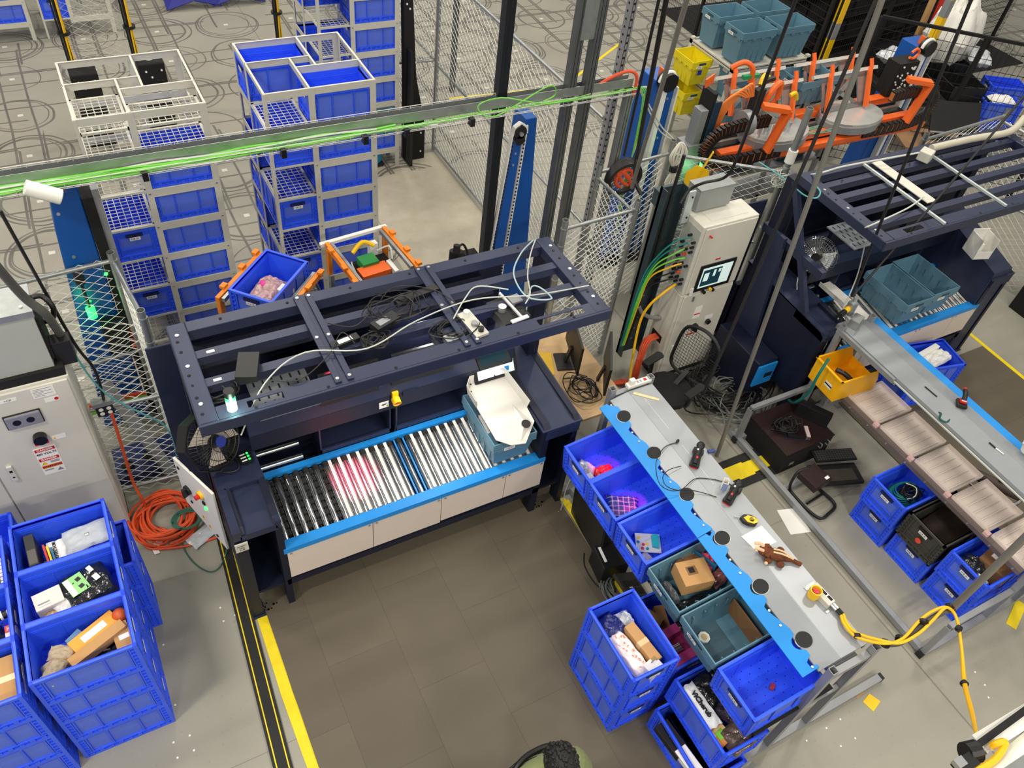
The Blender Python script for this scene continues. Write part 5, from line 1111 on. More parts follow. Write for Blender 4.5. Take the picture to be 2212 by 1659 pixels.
# fan
def fan(c, rot, R, label, Mg, n=46, octa=True):
    r = thing('guard_fan', label, 'fan', c); r.rotation_euler = rot
    mb = MB()
    for sgn in (1, -1):
        for k in range(n):
            a_ = 2 * PI * k / n
            pts = [(.04 * math.cos(a_), .04 * math.sin(a_), sgn * .075), (.5 * R * math.cos(a_ + .12), .5 * R * math.sin(a_ + .12), sgn * .07), (.85 * R * math.cos(a_ + .2), .85 * R * math.sin(a_ + .2), sgn * .05), (R * math.cos(a_ + .22), R * math.sin(a_ + .22), 0)]
            mb.tube(pts, .0018, 3, smooth=False)
    for rr, z in ((.35, .072), (.65, .062), (.85, .05), (1, 0)):
        for sgn in (1, -1): mb.tube([(R * rr * math.cos(a_), R * rr * math.sin(a_), sgn * z) for a_ in [2 * PI * q / 24 for q in range(25)]], .003, 4, smooth=False)
    mb.build('wire_guard', Mg, r)
    MB().cyl((0, 0, .074), (0, 0, .082), .042, 20).build('hub_badge', mat('badge_blue', (26, 44, 140), .4) if octa else BLACK, r)
    MB().cyl((0, 0, -.12), (0, 0, .02), .05, 16).build('motor', BLACK, r)
    for k in range(3):
        a_ = 2 * PI * k / 3; q = MB().add([(.03, -.02, .01), (.8 * R, -.09, .03), (.8 * R, .10, -.02), (.03, .03, -.01), (.03, -.02, .013), (.8 * R, -.09, .033), (.8 * R, .10, -.017), (.03, .03, -.007)], [(0, 1, 2, 3), (7, 6, 5, 4), (0, 4, 5, 1), (1, 5, 6, 2), (2, 6, 7, 3)]).build('blade', mat('fan_blade', (206, 196, 180), .4) if octa else GALV, r); q.rotation_euler = (0, 0, a_)
    if octa:
        oc = [(1.12 * R * math.cos(PI / 8 + PI / 4 * q), 1.12 * R * math.sin(PI / 8 + PI / 4 * q)) for q in range(8)]
        mb = MB()
        for i in range(8):
            a_, b_ = oc[i], oc[(i + 1) % 8]; mb.add([(*a_, -.11), (*b_, -.11), (*b_, -.01), (*a_, -.01), (a_[0] * .96, a_[1] * .96, -.11), (b_[0] * .96, b_[1] * .96, -.11), (b_[0] * .96, b_[1] * .96, -.01), (a_[0] * .96, a_[1] * .96, -.01)], [(0, 1, 2, 3), (5, 4, 7, 6), (3, 2, 6, 7), (1, 0, 4, 5)])
        mb.build('octagon_shroud', BLACK, r)
    return r
fan((.235, 4.02, 1.50), (math.radians(62), 0, math.radians(38)), .215, 'black round fan in an octagonal shroud at the left of the near workstation', BLACK)
fan((6.03, 4.02, 1.62), (math.radians(75), 0, math.radians(-62)), .19, 'chrome wire-guard fan hung under the second workstation frame', CHROME, 40, False)
# controls on the left module
r = thing('speed_control', 'black knob control box with a round dial on the left module top', 'control box', w1(.12, .62, 1.235), .12)
MB().box(-.05, -.05, 0, .05, .05, .035).build('housing', BLACK, r, bevel=.003); MB().cyl((0, 0, .035), (0, 0, .05), .018, 14).build('knob', RUB, r)
MB().tube([(.027 * math.cos(a_), .027 * math.sin(a_), .037) for a_ in [-.6 + q * .35 for q in range(13)]], .002, 4).build('dial_scale', PAPER, r); MB().box(-.02, -.045, .035, .01, -.03, .0365).build('label', PAPER, r)
r = thing('indicator_panel', 'black octagonal panel with three lit green buttons on the left module', 'control panel', w1(.26, .60, 1.235), .1)
MB().prism([(.05 * a_, .062 * b_) for a_, b_ in ((-1, -.6), (-.6, -1), (.6, -1), (1, -.6), (1, .6), (.6, 1), (-.6, 1), (-1, .6))], 0, .012).build('plate', BLACK, r)
for k in (-1, 0, 1): MB().cyl((.022, k * .03, .012), (.022, k * .03, .016), .008, 10).build('green_button', GLOWG, r); MB().box(-.035, k * .03 - .006, .012, .005, k * .03 + .006, .0125).build('white_marking', PAPER, r)
cable('black_cable', [w1(.17, .66, 1.25), w1(.20, .75, 1.25), w1(.14, .80, 1.27), w1(.02, .74, 1.25), w1(.04, .56, 1.25), w1(.16, .50, 1.25), w1(.20, .58, 1.25), w1(.12, .78, 1.30), w1(.02, .72, 1.32)], .006, BLACK, 'black cable coiled round the knob control box')
r = thing('cell_label', 'cream ROBOT CELL SAFE label on the left module front corner', 'label', w1(-.002, -.03, 1.06)); MB().box(0, 0, -.045, .09, .012, .045).build('card', CREAM, r)
for k, t in enumerate(('ROBOT', 'CELL', 'SAFE')): text_mesh(t, .018, TXTK, r, (.045, -.0008, .02 - k * .022), (PI / 2, 0, 0))
# white control door
A_, B_ = Vector((-.05, 4.24, 0)), Vector((.13, 3.80, 0)); d = B_ - A_; an = math.atan2(d.y, d.x)
r = thing('control_door', 'white control panel door with a red-on-yellow stop button and black switch', 'control panel', (A_.x, A_.y, 0), an); Ld = d.length
MB().prism([(0, .64), (Ld, .46), (Ld, 1.20), (0, 1.20)], -.01, .01, axis='y').build('door_plate', WHITE, r, bevel=.003)
def fr(x, z, dz=0): return (x, -.010, z)
q = MB().cyl((0, 0, 0), (0, -.02, 0), .034, 16).build('stop_base', YEL, r); q.location = fr(Ld * .62, 1.02); MB().cyl((0, -.02, 0), (0, -.05, 0), .02, 14).build('stop_button', RED, q)
q = MB().cyl((0, 0, 0), (0, -.008, 0), .015, 12).build('green_button', GLOWG, r); q.location = fr(Ld * .66, .86)
q = MB().box(-.014, -.012, -.014, .014, 0, .014).build('black_button', BLACK, r); q.location = fr(Ld * .66, .935)
q = MB().cyl((0, 0, 0), (0, -.02, 0), .042, 16).build('rotary_switch', BLACK, r); q.location = fr(Ld * .22, .90); MB().cbox((0, -.035, -.01), (.022, .035, .09)).build('switch_handle', BLACK, q)
for x, z in ((.10, 1.12), (.22, .74), (.80, .56)): q = MB().cyl((0, 0, 0), (0, -.006, 0), .014, 10).build('lock', TXTK, r); q.location = fr(Ld * x, z)
for x, z in ((.48, .66), (.62, .60)):
    q = MB().prism([(-.026, -.02), (.026, -.02), (0, .028)], -.001, 0, axis='y').build('warning_triangle', YEL, r); q.location = fr(Ld * x, z); MB().prism([(-.004, -.012), (.004, -.008), (.0, .014)], -.002, -.001, axis='y').build('bolt_sign', TXTK, q)
# crates on the second workstation
crate(7.10, 3.68, .90, PI / 2, 'left of the two grey-blue crates on the second workstation rollers', 'grey', 'crates on the second workstation')
crate(7.52, 3.70, .90, PI / 2, 'right grey-blue crate on the second workstation, with a white carton in it', 'grey', 'crates on the second workstation')
carton('white_carton', (7.48, 3.62, .94), (.06, .24, .1), .1, WHITE, 'white and blue carton inside the right grey-blue crate of the second workstation', tape=False)
r = thing('wall_holder', 'white open plastic holder with papers on the right wall of the second workstation', 'holder', (8.02, 3.60, 1.42), -.3)
mb = MB(); mb.box(-.10, -.1, 0, .10, .1, .01); mb.box(-.1, -.1, 0, -.09, .1, .24); mb.box(.09, -.1, 0, .1, .1, .24); mb.box(-.1, .09, 0, .1, .1, .26); mb.box(-.1, -.1, 0, .1, -.09, .1); mb.build('shell', WHITE, r, bevel=.004); MB().box(-.05, .0, .01, .05, .02, .12).build('paper_stack', PAPER, r)
o = MB().prism([(3.28, .0), (3.28, 1.25), (4.3, 1.55), (4.5, 1.55), (4.5, 0)], 8.22, 8.52, axis='x').build('side_wall_block', NAVY, WS2); o.location = (-5.74, -3.27, 0)
for ch in WS2.children:
    if ch.name.split('.')[0] in ('frame_front_lip', 'frame_front_top', 'frame_side_beam', 'frame_back_beam', 'frame_rail', 'frame_bolt', 'bolt_hole', 'cross_strut', 'white_bracket'): ch.location.y -= .11
r = thing('white_shelf', 'white shelf strip under the chrome fan of the second workstation', 'shelf', (6.52, 3.75, 1.05)); MB().box(-.09, -.42, 0, .07, .36, .012).box(-.10, -.42, 0, -.09, .36, .05).build('shelf_plate', WHITE, r)

# ---------------------------------------------------------------- chain-link fences
def chain(name, A, B, z0, z1, label, p=.066, r=.0036, mid=(), toprail=True, posts=(1, 1), ph=None, cat='fence', knuckle=.05, group=None, M=None, prad=.03, bot=False):
    A, B = Vector((A[0], A[1], 0)), Vector((B[0], B[1], 0)); d = B - A; Lg = d.length; d.normalize(); nrm = Vector((-d.y, d.x, 0))
    root = thing(name, label, cat, A, 0, group); M = M or GALVW
    n = int(Lg / p); m_ = int((z1 - z0) / (p * .62)); vs = []; fs = []
    for i in range(n):
        base = len(vs)
        for j in range(m_ + 1):
            s = (i + (1.03 if ((j + i) % 2) else -.03)) * p; off = .003 if (j % 2) else -.003
            c = d * s + nrm * off + Vector((0, 0, z0 + j * p * .62))
            for k in range(3):
                a_ = 2 * PI * k / 3; vs.append(c + (d * math.cos(a_) + nrm * math.sin(a_)) * r * 1.15)
        for j in range(m_):
            for k in range(3):
                a0 = base + j * 3 + k; a1 = base + j * 3 + (k + 1) % 3; fs.append((a0, a1, a1 + 3, a0 + 3))
    mb = MB(); mb.add(vs, fs); mb.build('wire_mesh', M, root)
    ph = ph or z1 + .03
    if posts[0]: MB().pipe((0, 0, 0), (0, 0, ph), prad, .003, 16).build('post', GALV, root, smooth=True)
    if posts[1]: q = MB().pipe((0, 0, 0), (0, 0, ph), prad, .003, 16).build('post', GALV, root, smooth=True); q.location = d * Lg
    if toprail: MB().cyl(Vector((0, 0, z1 - knuckle)), d * Lg + Vector((0, 0, z1 - knuckle)), .019, 12).build('top_rail', GALV, root, smooth=True)
    for z in mid: MB().cyl(Vector((0, 0, z)), d * Lg + Vector((0, 0, z)), .017, 10).build('rail', GALV, root, smooth=True)
    for e, on in ((0, posts[0]), (Lg, posts[1])):
        if on:
            for z in (.5, .9, 1.3, 1.7, z1 - .06): MB().cyl(d * e + Vector((0, 0, z)), d * e + Vector((0, 0, z + .022)), prad + .004, 14).build('tie_band', GALV, root, smooth=True)
    return root
FL1 = chain('chain_link_fence', (-.95, 5.62), (-.05, 5.68), .04, 2.02, 'chain-link panel behind the grey cabinet at the left, facing the blue column', mid=(1.0,), posts=(1, 1))
FL2 = chain('chain_link_fence', (.03, 4.96), (-.05, 5.66), .04, 2.0, 'narrow chain-link panel running back from the left end of the near workstation', posts=(1, 0))
FL3 = chain('chain_link_fence', (-.58, 4.98), (.03, 4.94), .04, 1.98, 'chain-link panel between the grey cabinet and the near workstation', mid=(1.15, .12), posts=(0, 0), toprail=False)
FR1 = chain('chain_link_fence', (3.61, 4.92), (4.43, 4.96), .04, 1.95, 'chain-link panel at the back right corner of the near workstation', ph=2.0)
FR2 = chain('chain_link_fence', (4.43, 4.98), (4.41, 5.61), .04, 1.9, 'short chain-link panel with a thick diagonal-looking top pipe beside the tall struts', posts=(0, 1), ph=2.0)
FR3 = chain('chain_link_fence', (4.43, 5.63), (5.35, 5.70), .04, 1.95, 'chain-link panel behind the metal cable channel of the cream cabinet', posts=(0, 1), ph=2.05)
FR4 = chain('chain_link_fence', (5.35, 5.68), (6.29, 5.02), .04, 1.95, 'angled chain-link panel behind the cream cabinet, holding a yellow tag', posts=(0, 0), mid=(1.0,))
LF = chain('chain_link_fence', (4.38, 9.42), (4.40, 5.70), .03, 2.5, 'long chain-link fence running back across the open floor', p=.070, r=.0042, mid=(1.25, .06), posts=(1, 0), ph=3.0)
LF2 = chain('chain_link_fence', (4.36, 9.46), (4.36, 13.2), .03, 2.5, 'far stretch of chain-link fence going back from the dark gate post', p=.075, r=.0024, mid=(1.3,), posts=(0, 1), ph=2.55)
LG = chain('chain_link_fence', (3.72, 9.50), (4.34, 9.44), .04, 2.5, 'narrow dark chain-link panel between the black column and the long fence', mid=(1.3,), posts=(1, 0), ph=3.0)
LT = chain('chain_link_fence', (.19, 11.12), (.87, 11.12), .03, 4.2, 'tall chain-link panel between two cable-wrapped posts at the upper left', p=.07, r=.0024, mid=(2.2,), posts=(0, 0), toprail=False)
for q, (x, lb) in enumerate(((.15, 'left cable-wrapped black post of the tall chain-link panel'), (.90, 'right cable-wrapped black post of the tall chain-link panel'), (2.76, 'black post with yellow cables between the shelf towers'))):
    r = thing('cable_post', lb, 'post', (x, 11.08, 0)); MB().cyl((0, 0, 0), (0, 0, 5.5), .035, 10).build('post', GALVD, r)
    mb = MB()
    for k in range(3): mb.tube([(-.04 + .03 * k, -.045, 1.0), (-.05 + .03 * k, -.05, 2.5), (-.03 + .02 * k, -.045, 5.5)], .012, 6)
    mb.build('black_cable', BLACK, r, smooth=True)
    mb = MB(); mb.tube([(.0, -.06, 1.0), (.015, -.065, 2.2), (-.01, -.06, 3.2), (.01, -.065, 5.5)], .011, 6); mb.tube([(.03, -.05, 1.0), (.02, -.055, 2.2), (.035, -.05, 5.5)], .008, 6); mb.build('yellow_cable', YEL, r, smooth=True)
    for z in (1.4, 2.2, 3.0, 3.8): MB().cyl((0, -.02, z), (0, -.02, z + .03), .075, 10).build('tie_band', BLACK, r)
for x, lb in ((.17, 'left black guide box with white bolts under the tall chain-link panel'), (.98, 'right black guide box with a white dome on top')):
    r = thing('guide_column', lb, 'column', (x + .06, 10.94 if x < .5 else 11.02, 0)); MB().box(-.16, -.14, 0, .16, .14, 1.0).build('box', BLKM, r, bevel=.02)
    mb = MB()
    for a_, b_ in ((-.08, .9), (-.02, .82), (.11, .9)): mb.cyl((a_, -.14, b_), (a_, -.15, b_), .013, 8)
    mb.build('white_bolt', PAPER, r)
    if x > .5: MB().ball((0, 0, 1.0), .05, 8).build('dome', WHITE, r, smooth=True)
# tall struts and cable tray
def strut(x, y, z1, w, label, M=GALVD, dy=0, dx=0, holes=False):
    r = thing('strut_post', label, 'post', (x, y, 0)); MB().htube((0, 0, 0), (dx, dy, z1), w, .006).build('channel', M, r)
    mb = MB(); mb.bar((-w * .2, -w / 2 - .001, .1), (dx - w * .2, dy - w / 2 - .001, z1), .004, .002); mb.bar((w * .2, -w / 2 - .001, .1), (dx + w * .2, dy - w / 2 - .001, z1), .004, .002); mb.build('groove_line', BLKM, r)
    if holes:
        mb = MB()
        for k in range(int(z1 / .07)):
            t = (.2 + k * .07) / z1; mb.cyl((dx * t - .0, dy * t - w / 2 - .002, .2 + k * .07), (dx * t, dy * t - w / 2 + .001, .2 + k * .07), .012, 6); mb.cyl((dx * t - w / 2 - .002, dy * t, .2 + k * .07), (dx * t - w / 2 + .001, dy * t, .2 + k * .07), .012, 6)
        mb.build('strut_hole', TXTK, r)
    return r
S1 = strut(4.04, 5.82, 5.9, .085, 'left of the two tall double struts behind the near workstation')
S2 = strut(4.22, 5.80, 5.9, .085, 'right of the two tall double struts behind the near workstation')
S3 = strut(4.62, 5.90, 5.9, .07, 'tall perforated strut holding the end of the cable tray', BFR, holes=True)
S4 = strut(4.72, 5.80, 2.66, .075, 'short silver strut under the end of the cable tray', GALV)
mb = MB().bar((4.13, 5.79, 3.2), (4.13, 5.79, 3.75), .19, .05); o = mb.build('strut_clamp', GALV); tag(o, 'silver clamp plate joining the tall double struts', 'clamp')
r = thing('round_lamp', 'small black round lamp with wires fixed to the tall struts', 'lamp', (4.06, 5.9, 3.72)); MB().cyl((0, 0, 0), (-.12, .08, .0), .07, 16).build('housing', BLACK, r, smooth=True); MB().tube([(-.1, .04, .07), (0, 0, .1), (.1, -.05, .12), (.3, -.02, .1)], .008, 6).tube([(-.12, .0, -.06), (-.05, -.08, 0), (.0, -.06, .08)], .008, 6).build('wire', LCAB, r, smooth=True)
o = strut(5.35, 10.9, 5.8, .07, 'single grey square post standing on the open floor behind the long fence', GALVD)
r = thing('dark_post', 'black extrusion post beside the blue centre column, reaching the top of the picture', 'post', (3.36, 5.88, 0)); MB().box(-.045, -.045, 0, .045, .045, 5.9).build('extrusion', mat('black_anodised', (38, 42, 50), .35, .5), r); MB().box(-.005, -.047, 0, .005, -.045, 5.9).build('slot', BLKM, r)
# cable tray
TY, TZ2 = 5.80, 2.72
r = thing('cable_tray', 'long wire cable tray with a grey channel crossing above both shelf towers', 'cable tray', (2.0, TY, TZ2))
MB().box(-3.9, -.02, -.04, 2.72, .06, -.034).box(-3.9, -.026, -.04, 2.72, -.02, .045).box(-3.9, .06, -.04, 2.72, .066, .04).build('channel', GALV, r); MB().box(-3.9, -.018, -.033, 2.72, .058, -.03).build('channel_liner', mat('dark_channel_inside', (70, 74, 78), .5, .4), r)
mb = MB()
for y, z in ((-.13, -.05), (-.13, -.01), (-.10, -.08), (-.03, -.08), (.08, .045)): mb.cyl((-3.9, y, z), (2.72, y, z), .0035, 5)
for k in range(66):
    x = -3.9 + k * .10; mb.tube([(x, -.13, .0), (x, -.13, -.05), (x, -.10, -.08), (x, -.03, -.08), (x, -.02, -.04)], .0022, 4, smooth=False); mb.cyl((x, .06, .03), (x, .06, .06), .002, 4)
mb.build('tray_wire', GALVW, r, smooth=True)
GR1 = mat('bright_green_cable', (118, 206, 72), .45, var=.1)
rnd = random.Random(2)
for k in range(13):
    x0_, x1_ = -3.9, (2.7 if k < 3 else rnd.uniform(-.2, 1.0))
    pts = []
    N_ = 14
    for i in range(N_ + 1):
        t = i / N_; pts.append((2.0 + x0_ + (x1_ - x0_) * t, TY - .04 - .0075 * (k % 11) + rnd.uniform(-.012, .012), TZ2 - .07 + .014 * (k // 5) + rnd.uniform(0, .026)))
    cable('green_cable', pts, (.0095 if k > 2 else .007), GR1 if k % 4 else LCAB, ('one of the bright green cables bundled along the cable tray' if k % 4 else 'one of the pale cables bundled along the cable tray'), group='cables in the tray', n=5)
cable('green_cable', [(4.20, TY - .1, TZ2), (3.70, TY - .2, TZ2 + .03), (3.25, TY - .14, TZ2 + .12), (3.05, TY - .1, TZ2 + .05), (3.2, TY - .16, TZ2 - .03), (3.7, TY - .14, TZ2 + .16), (3.82, TY - .1, TZ2 + .05), (3.7, TY - .1, TZ2)], .006, GR1, 'loose green cable looping above the tray near the blue centre column', n=5)
cable('orange_cable', [(4.35, TY, TZ2 + .02), (4.50, TY, TZ2 + .08), (4.65, TY - .02, TZ2 + .12), (4.74, TY - .04, TZ2 + .06), (4.74, TY - .05, TZ2 - .12)], .016, ORCAB, 'thick orange cable bending over the right end of the cable tray', n=8)
for k in range(5): cable('hanging_cable', [(4.6 + .03 * k, TY - .1, TZ2 - .02), (4.78 + .02 * k, TY - .12, TZ2 - .05), (4.83 + .012 * k, TY - .12, TZ2 - .5), (4.86 - .012 * k, TY - .1, 1.6), (4.9, TY - .1, .9)], .006, GR1 if k < 3 else LCAB, (['first', 'second', 'third'][k] + ' green cable from the left dropping from the tray end') if k < 3 else (['left', 'right'][k - 3] + ' pale cable dropping from the tray end'), group='cables dropping from the tray', n=5)
for k in range(2): cable('pale_cable', [(4.75, TY - .05, TZ2), (5.0, TY - .1, 2.35 + .05 * k), (5.25, 5.8, 2.1 + .05 * k), (5.45, 5.75, 1.95), (5.5, 5.7, 1.7 - .1 * k)], .008, LCAB, ('lower', 'upper')[k] + ' pale cable sagging from the tray end towards the blue lift', n=5)
for i, x in enumerate((.33, 1.35, 2.02, 2.38, 2.98)): o = MB().box(-.02, -.03, -.03, .02, .03, .04).build('cable_clip', BLACK, loc=(x, TY - .14, TZ2 - .06)); tag(o, ['leftmost black clip on the tray, above the left shelf tower', 'second black clip on the tray, between the shelf towers', 'third black clip on the tray, above the second shelf tower', 'fourth black clip on the tray, right of the second shelf tower', 'rightmost black clip on the tray near the blue centre column'][i], 'clip')

# ---------------------------------------------------------------- shelf towers with crates
CR = CREAM
PH = (.285, .62, .96, 1.30, 1.64, 1.985, 2.325)
def deck_mesh(x0, y0, x1, y1, z, r, w=.022):
    mb = MB(); mb.box(x0, y0, z - .02, x1, y0 + w, z); mb.box(x0, y1 - w, z - .02, x1, y1, z); mb.box(x0, y0, z - .02, x0 + w, y1, z); mb.box(x1 - w, y0, z - .02, x1, y1, z)
    nx, ny = int((x1 - x0) / .05), int((y1 - y0) / .05)
    for i in range(1, nx): x = x0 + i * (x1 - x0) / nx; mb.box(x - .0028, y0, z - .008, x + .0028, y1, z - .003)
    for j in range(1, ny): y = y0 + j * (y1 - y0) / ny; mb.box(x0, y - .0028, z - .004, x1, y + .0028, z + .001)
    return mb.build('wire_deck', CR, r)
def tower(ox, oy, label, nm, full=True, levels=PH, top=2.70, skip=(), topdecks=()):
    """1 m square mobile shelf; bays pinwheel round the middle"""
    r = thing('shelf_tower', label, 'shelf', (ox, oy, 0))
    for x, y in ((0, 0), (1, 0), (0, 1), (1, 1)):
        sx, sy = (1 if x == 0 else -1), (1 if y == 0 else -1)
        wx = .025 if (x == 0) else .055
        MB().box(x - sx * .003, y - sy * .003, 0, x + sx * wx, y + sy * .003, top - .004).box(x - sx * .003, y + sy * .003, 0, x + sx * .003, y + sy * .05, top - .004).build('corner_post', CR, r)
    MB().box(.385, -.004, .2, .44, .004, top).build('front_post', CR, r)
    MB().box(-.004, .56, .2, .004, .60, top).box(.996, .37, .2, 1.004, .41, top).box(.56, .996, .2, .61, 1.004, top).build('side_post', CR, r)
    def rim(z, h=.06):
        mb = MB()
        z -= .003; mb.box(0, 0, z - h, 1, .006, z); mb.box(0, .994, z - h, 1, 1, z); mb.box(0, .006, z - h * .6, .006, .994, z); mb.box(.994, .006, z - h * .6, 1, .994, z)
        mb.box(.006, .595, z - h, .40, .60, z); mb.box(.40, .006, z - h, .405, .60, z); mb.box(.405, .40, z - h, .994, .405, z); mb.box(.585, .405, z - h, .59, .994, z); mb.box(.405, .595, z - h, .585, .60, z); z += .003
        for a_, b_, c2, d2 in ((0, 0, 1, .018), (0, .982, 1, 1), (0, .018, .018, .982), (.982, .018, 1, .982), (.018, .585, .58, .60), (.395, .018, .412, .585), (.412, .398, .982, .415), (.58, .415, .598, .982)): mb.box(a_, b_, z - .003, c2, d2, z)
        return mb
    rim(top).build('top_frame', CR, r)
    for z in levels:
        mb = MB(); mb.box(.40, -.0045, z - .075, .995, .0055, z); mb.box(.005, -.0015, z - .02, .40, .01, z); mb.box(-.0015, .585, z - .06, .006, .99, z); mb.box(0, 0, z - .012, .006, .58, z); mb.box(.994, 0, z - .06, 1.003, 1, z); mb.box(0, .994, z - .06, 1, 1, z)
        mb.build('beam', CR, r)
        deck_mesh(.01, .01, .395, .585, z - .001, r)
        deck_mesh(.42, .01, .99, .395, z - .001, r)
    for a_ in topdecks: deck_mesh(*a_, top - .13, r)
    mb = MB()
    for z in levels:
        for x in (.41, .97): mb.cyl((x, -.004, z - .035), (x, -.010, z - .035), .009, 8)
    mb.build('beam_bolt', BOLT, r)
    return r
ordn = ['lowest', 'second', 'third', 'fourth', 'fifth', 'sixth', 'top']
def fill(ox, oy, tname, right, left, back=(), backr=()):
    for k in right: crate(ox + .70, oy + .205, PH[k] + .002, 0, f'blue crate in the wide right bay of the {tname}, {ordn[k]} shelf level', group=f'crates in the {tname}')
    for k in left: crate(ox + .20, oy + .305, PH[k] + .002, PI / 2, f'blue crate end-on in the narrow left bay of the {tname}, {ordn[k]} shelf level', group=f'crates in the {tname}')
    for k in back: crate(ox + .30, oy + .80, PH[k] + .002, 0, f'blue crate in the back left bay of the {tname}, {ordn[k]} shelf level', group=f'crates in the {tname}')
    for k in backr: crate(ox + .80, oy + .70, PH[k] + .002, PI / 2, f'blue crate in the back right bay of the {tname}, {ordn[k]} shelf level', group=f'crates in the {tname}')
T1 = (-.03, 6.52); T2 = (1.44, 6.52); T3 = (2.76, 9.20)
tower(*T1, 'cream shelf tower at the left with empty wire decks on top', 'left', topdecks=((.01, .01, .395, .585), (.42, .01, .99, .395)))
fill(*T1, 'left shelf tower', (5, 4, 3, 2, 1, 0), (3, 1), (1, 0), (2, 0))
tower(*T2, 'cream shelf tower in the middle with two open blue crates at its top', 'middle')
fill(*T2, 'middle shelf tower', (6, 5, 4, 3, 2, 1, 0), (5, 3, 1), (6, 4, 3, 2, 1), ())
tower(*T3, 'tall cream shelf tower behind the middle one, cut by the top of the picture', 'back', levels=PH + (2.665, 3.005), top=3.4)
PH = PH + (2.665, 3.005); ordn = ['lowest', 'second', 'third', 'fourth', 'fifth', 'sixth', 'seventh', 'eighth', 'top']
for k in (0, 2, 3, 4, 5, 6, 7): crate(T3[0] + .70, T3[1] + .205, PH[k] + .002, 0, f'blue crate in the wide right bay of the back shelf tower, {ordn[k]} shelf level', group='crates in the back shelf tower')
crate(T3[0] + .70, T3[1] + .205, PH[1] + .002, 0, 'lone dark grey-blue crate in the right bay of the back shelf tower', 'grey')
for k in (6, 7, 5): crate(T3[0] + .20, T3[1] + .305, PH[k] + .002, PI / 2, f'blue crate end-on in the left bay of the back shelf tower, {ordn[k]} shelf level', group='crates in the back shelf tower') if k != 5 else None
for k in (3, 5, 6, 7): crate(T3[0] + .30, T3[1] + .80, PH[k] + .002, 0, f'blue crate in the rear bay of the back shelf tower, {ordn[k]} shelf level', group='crates in the back shelf tower')
PH = PH[:7]
# drive robots
def drive(x, y, rz, label):
    r = thing('drive_robot', label, 'robot', (x, y, 0), rz)
    MB().prism([(-.33, -.26), (-.24, -.33), (.24, -.33), (.33, -.26), (.33, .26), (.24, .33), (-.24, .33), (-.33, .26)], .04, .2).build('shell', mat('cyan_robot_shell', (40, 160, 206), .35), r, bevel=.02)
    MB().box(-.22, -.335, .06, .22, -.325, .15).build('sensor_band', BLACK, r); MB().cyl((0, 0, .2), (0, 0, .24), .2, 20).build('lift_plate', GALVD, r); MB().box(-.33, -.34, .02, .33, .34, .05).build('bumper', RUB, r)
    mb = MB()
    for k in range(4): mb.cyl((-.05 + k * .03, -.336, .10), (-.05 + k * .03, -.34, .10), .008, 6)
    mb.build('white_light', PAPER, r); return r
drive(3.22, 9.55, 0, 'cyan drive robot under the back shelf tower'); drive(4.95, 13.7, .2, 'cyan drive robot at the top edge beyond the dark gate post')
# upper left shelves, cropped by the picture
for nm, (x, y), w_, lb in (('a', (-1.2, 14.18), 1.0, 'cream shelf tower at the top left corner, cut by the picture'), ('b', (-.04, 14.2), 1.0, 'cream shelf tower behind the tall chain-link panel')):
    t = tower(x, y, lb, nm, levels=(.285, .62, .96), top=1.30)
crate(-.50, 14.385, .287, 0, 'blue crate on the lower shelf at the top left corner', group='crates at the top left'); crate(-.50, 14.385, .622, 0, 'blue crate on the upper shelf at the top left corner', group='crates at the top left')
crate(.16, 14.505, .287, PI / 2, 'blue crate left of the left cable-wrapped post, lower shelf', group='crates at the top left'); crate(.16, 14.505, .622, PI / 2, 'blue crate left of the left cable-wrapped post, upper shelf', group='crates at the top left')
for x, lb in ((2.3, 'dark blue folded barrier at the top edge, left of the cable post'), (3.05, 'dark blue folded barrier at the top edge beside the back shelf tower')):
    o = MB().add([(-.45, 0, 0), (0, .0, .12), (0, .4, .5), (-.5, .3, .5), (.45, .0, 0), (.5, .3, .5)] if True else [], [(0, 1, 2, 3), (1, 4, 5, 2)]).build('folded_barrier', mat('dark_blue_fabric', (14, 24, 130), .6), loc=(x, 14.75, .02)); tag(o, lb, 'barrier')
    s_ = o.modifiers.new('solid', 'SOLIDIFY'); s_.thickness = .03
# black guide column right of the back tower
r = thing('guide_column', 'tall tapering black column with white bolts beside the long fence', 'column', (3.98, 9.30, 0)); MB().prism([(-.10, 0), (.18, 0), (.18, .5), (.04, 1.2), (-.02, 2.2), (-.14, 2.2)], -.05, .05, axis='y').build('plate', BLKM, r)
MB().box(-.10, -.2, 0, -.06, .1, 1.6).build('side_plate', BLACK, r); mb = MB()
for x, z in ((.12, .12), (.12, .4), (.12, .62), (.03, 1.4), (-.06, 2.08), (-.1, 2.14)): mb.cyl((x, -.05, z), (x, -.06, z), .012, 8)
mb.build('white_bolt', PAPER, r)

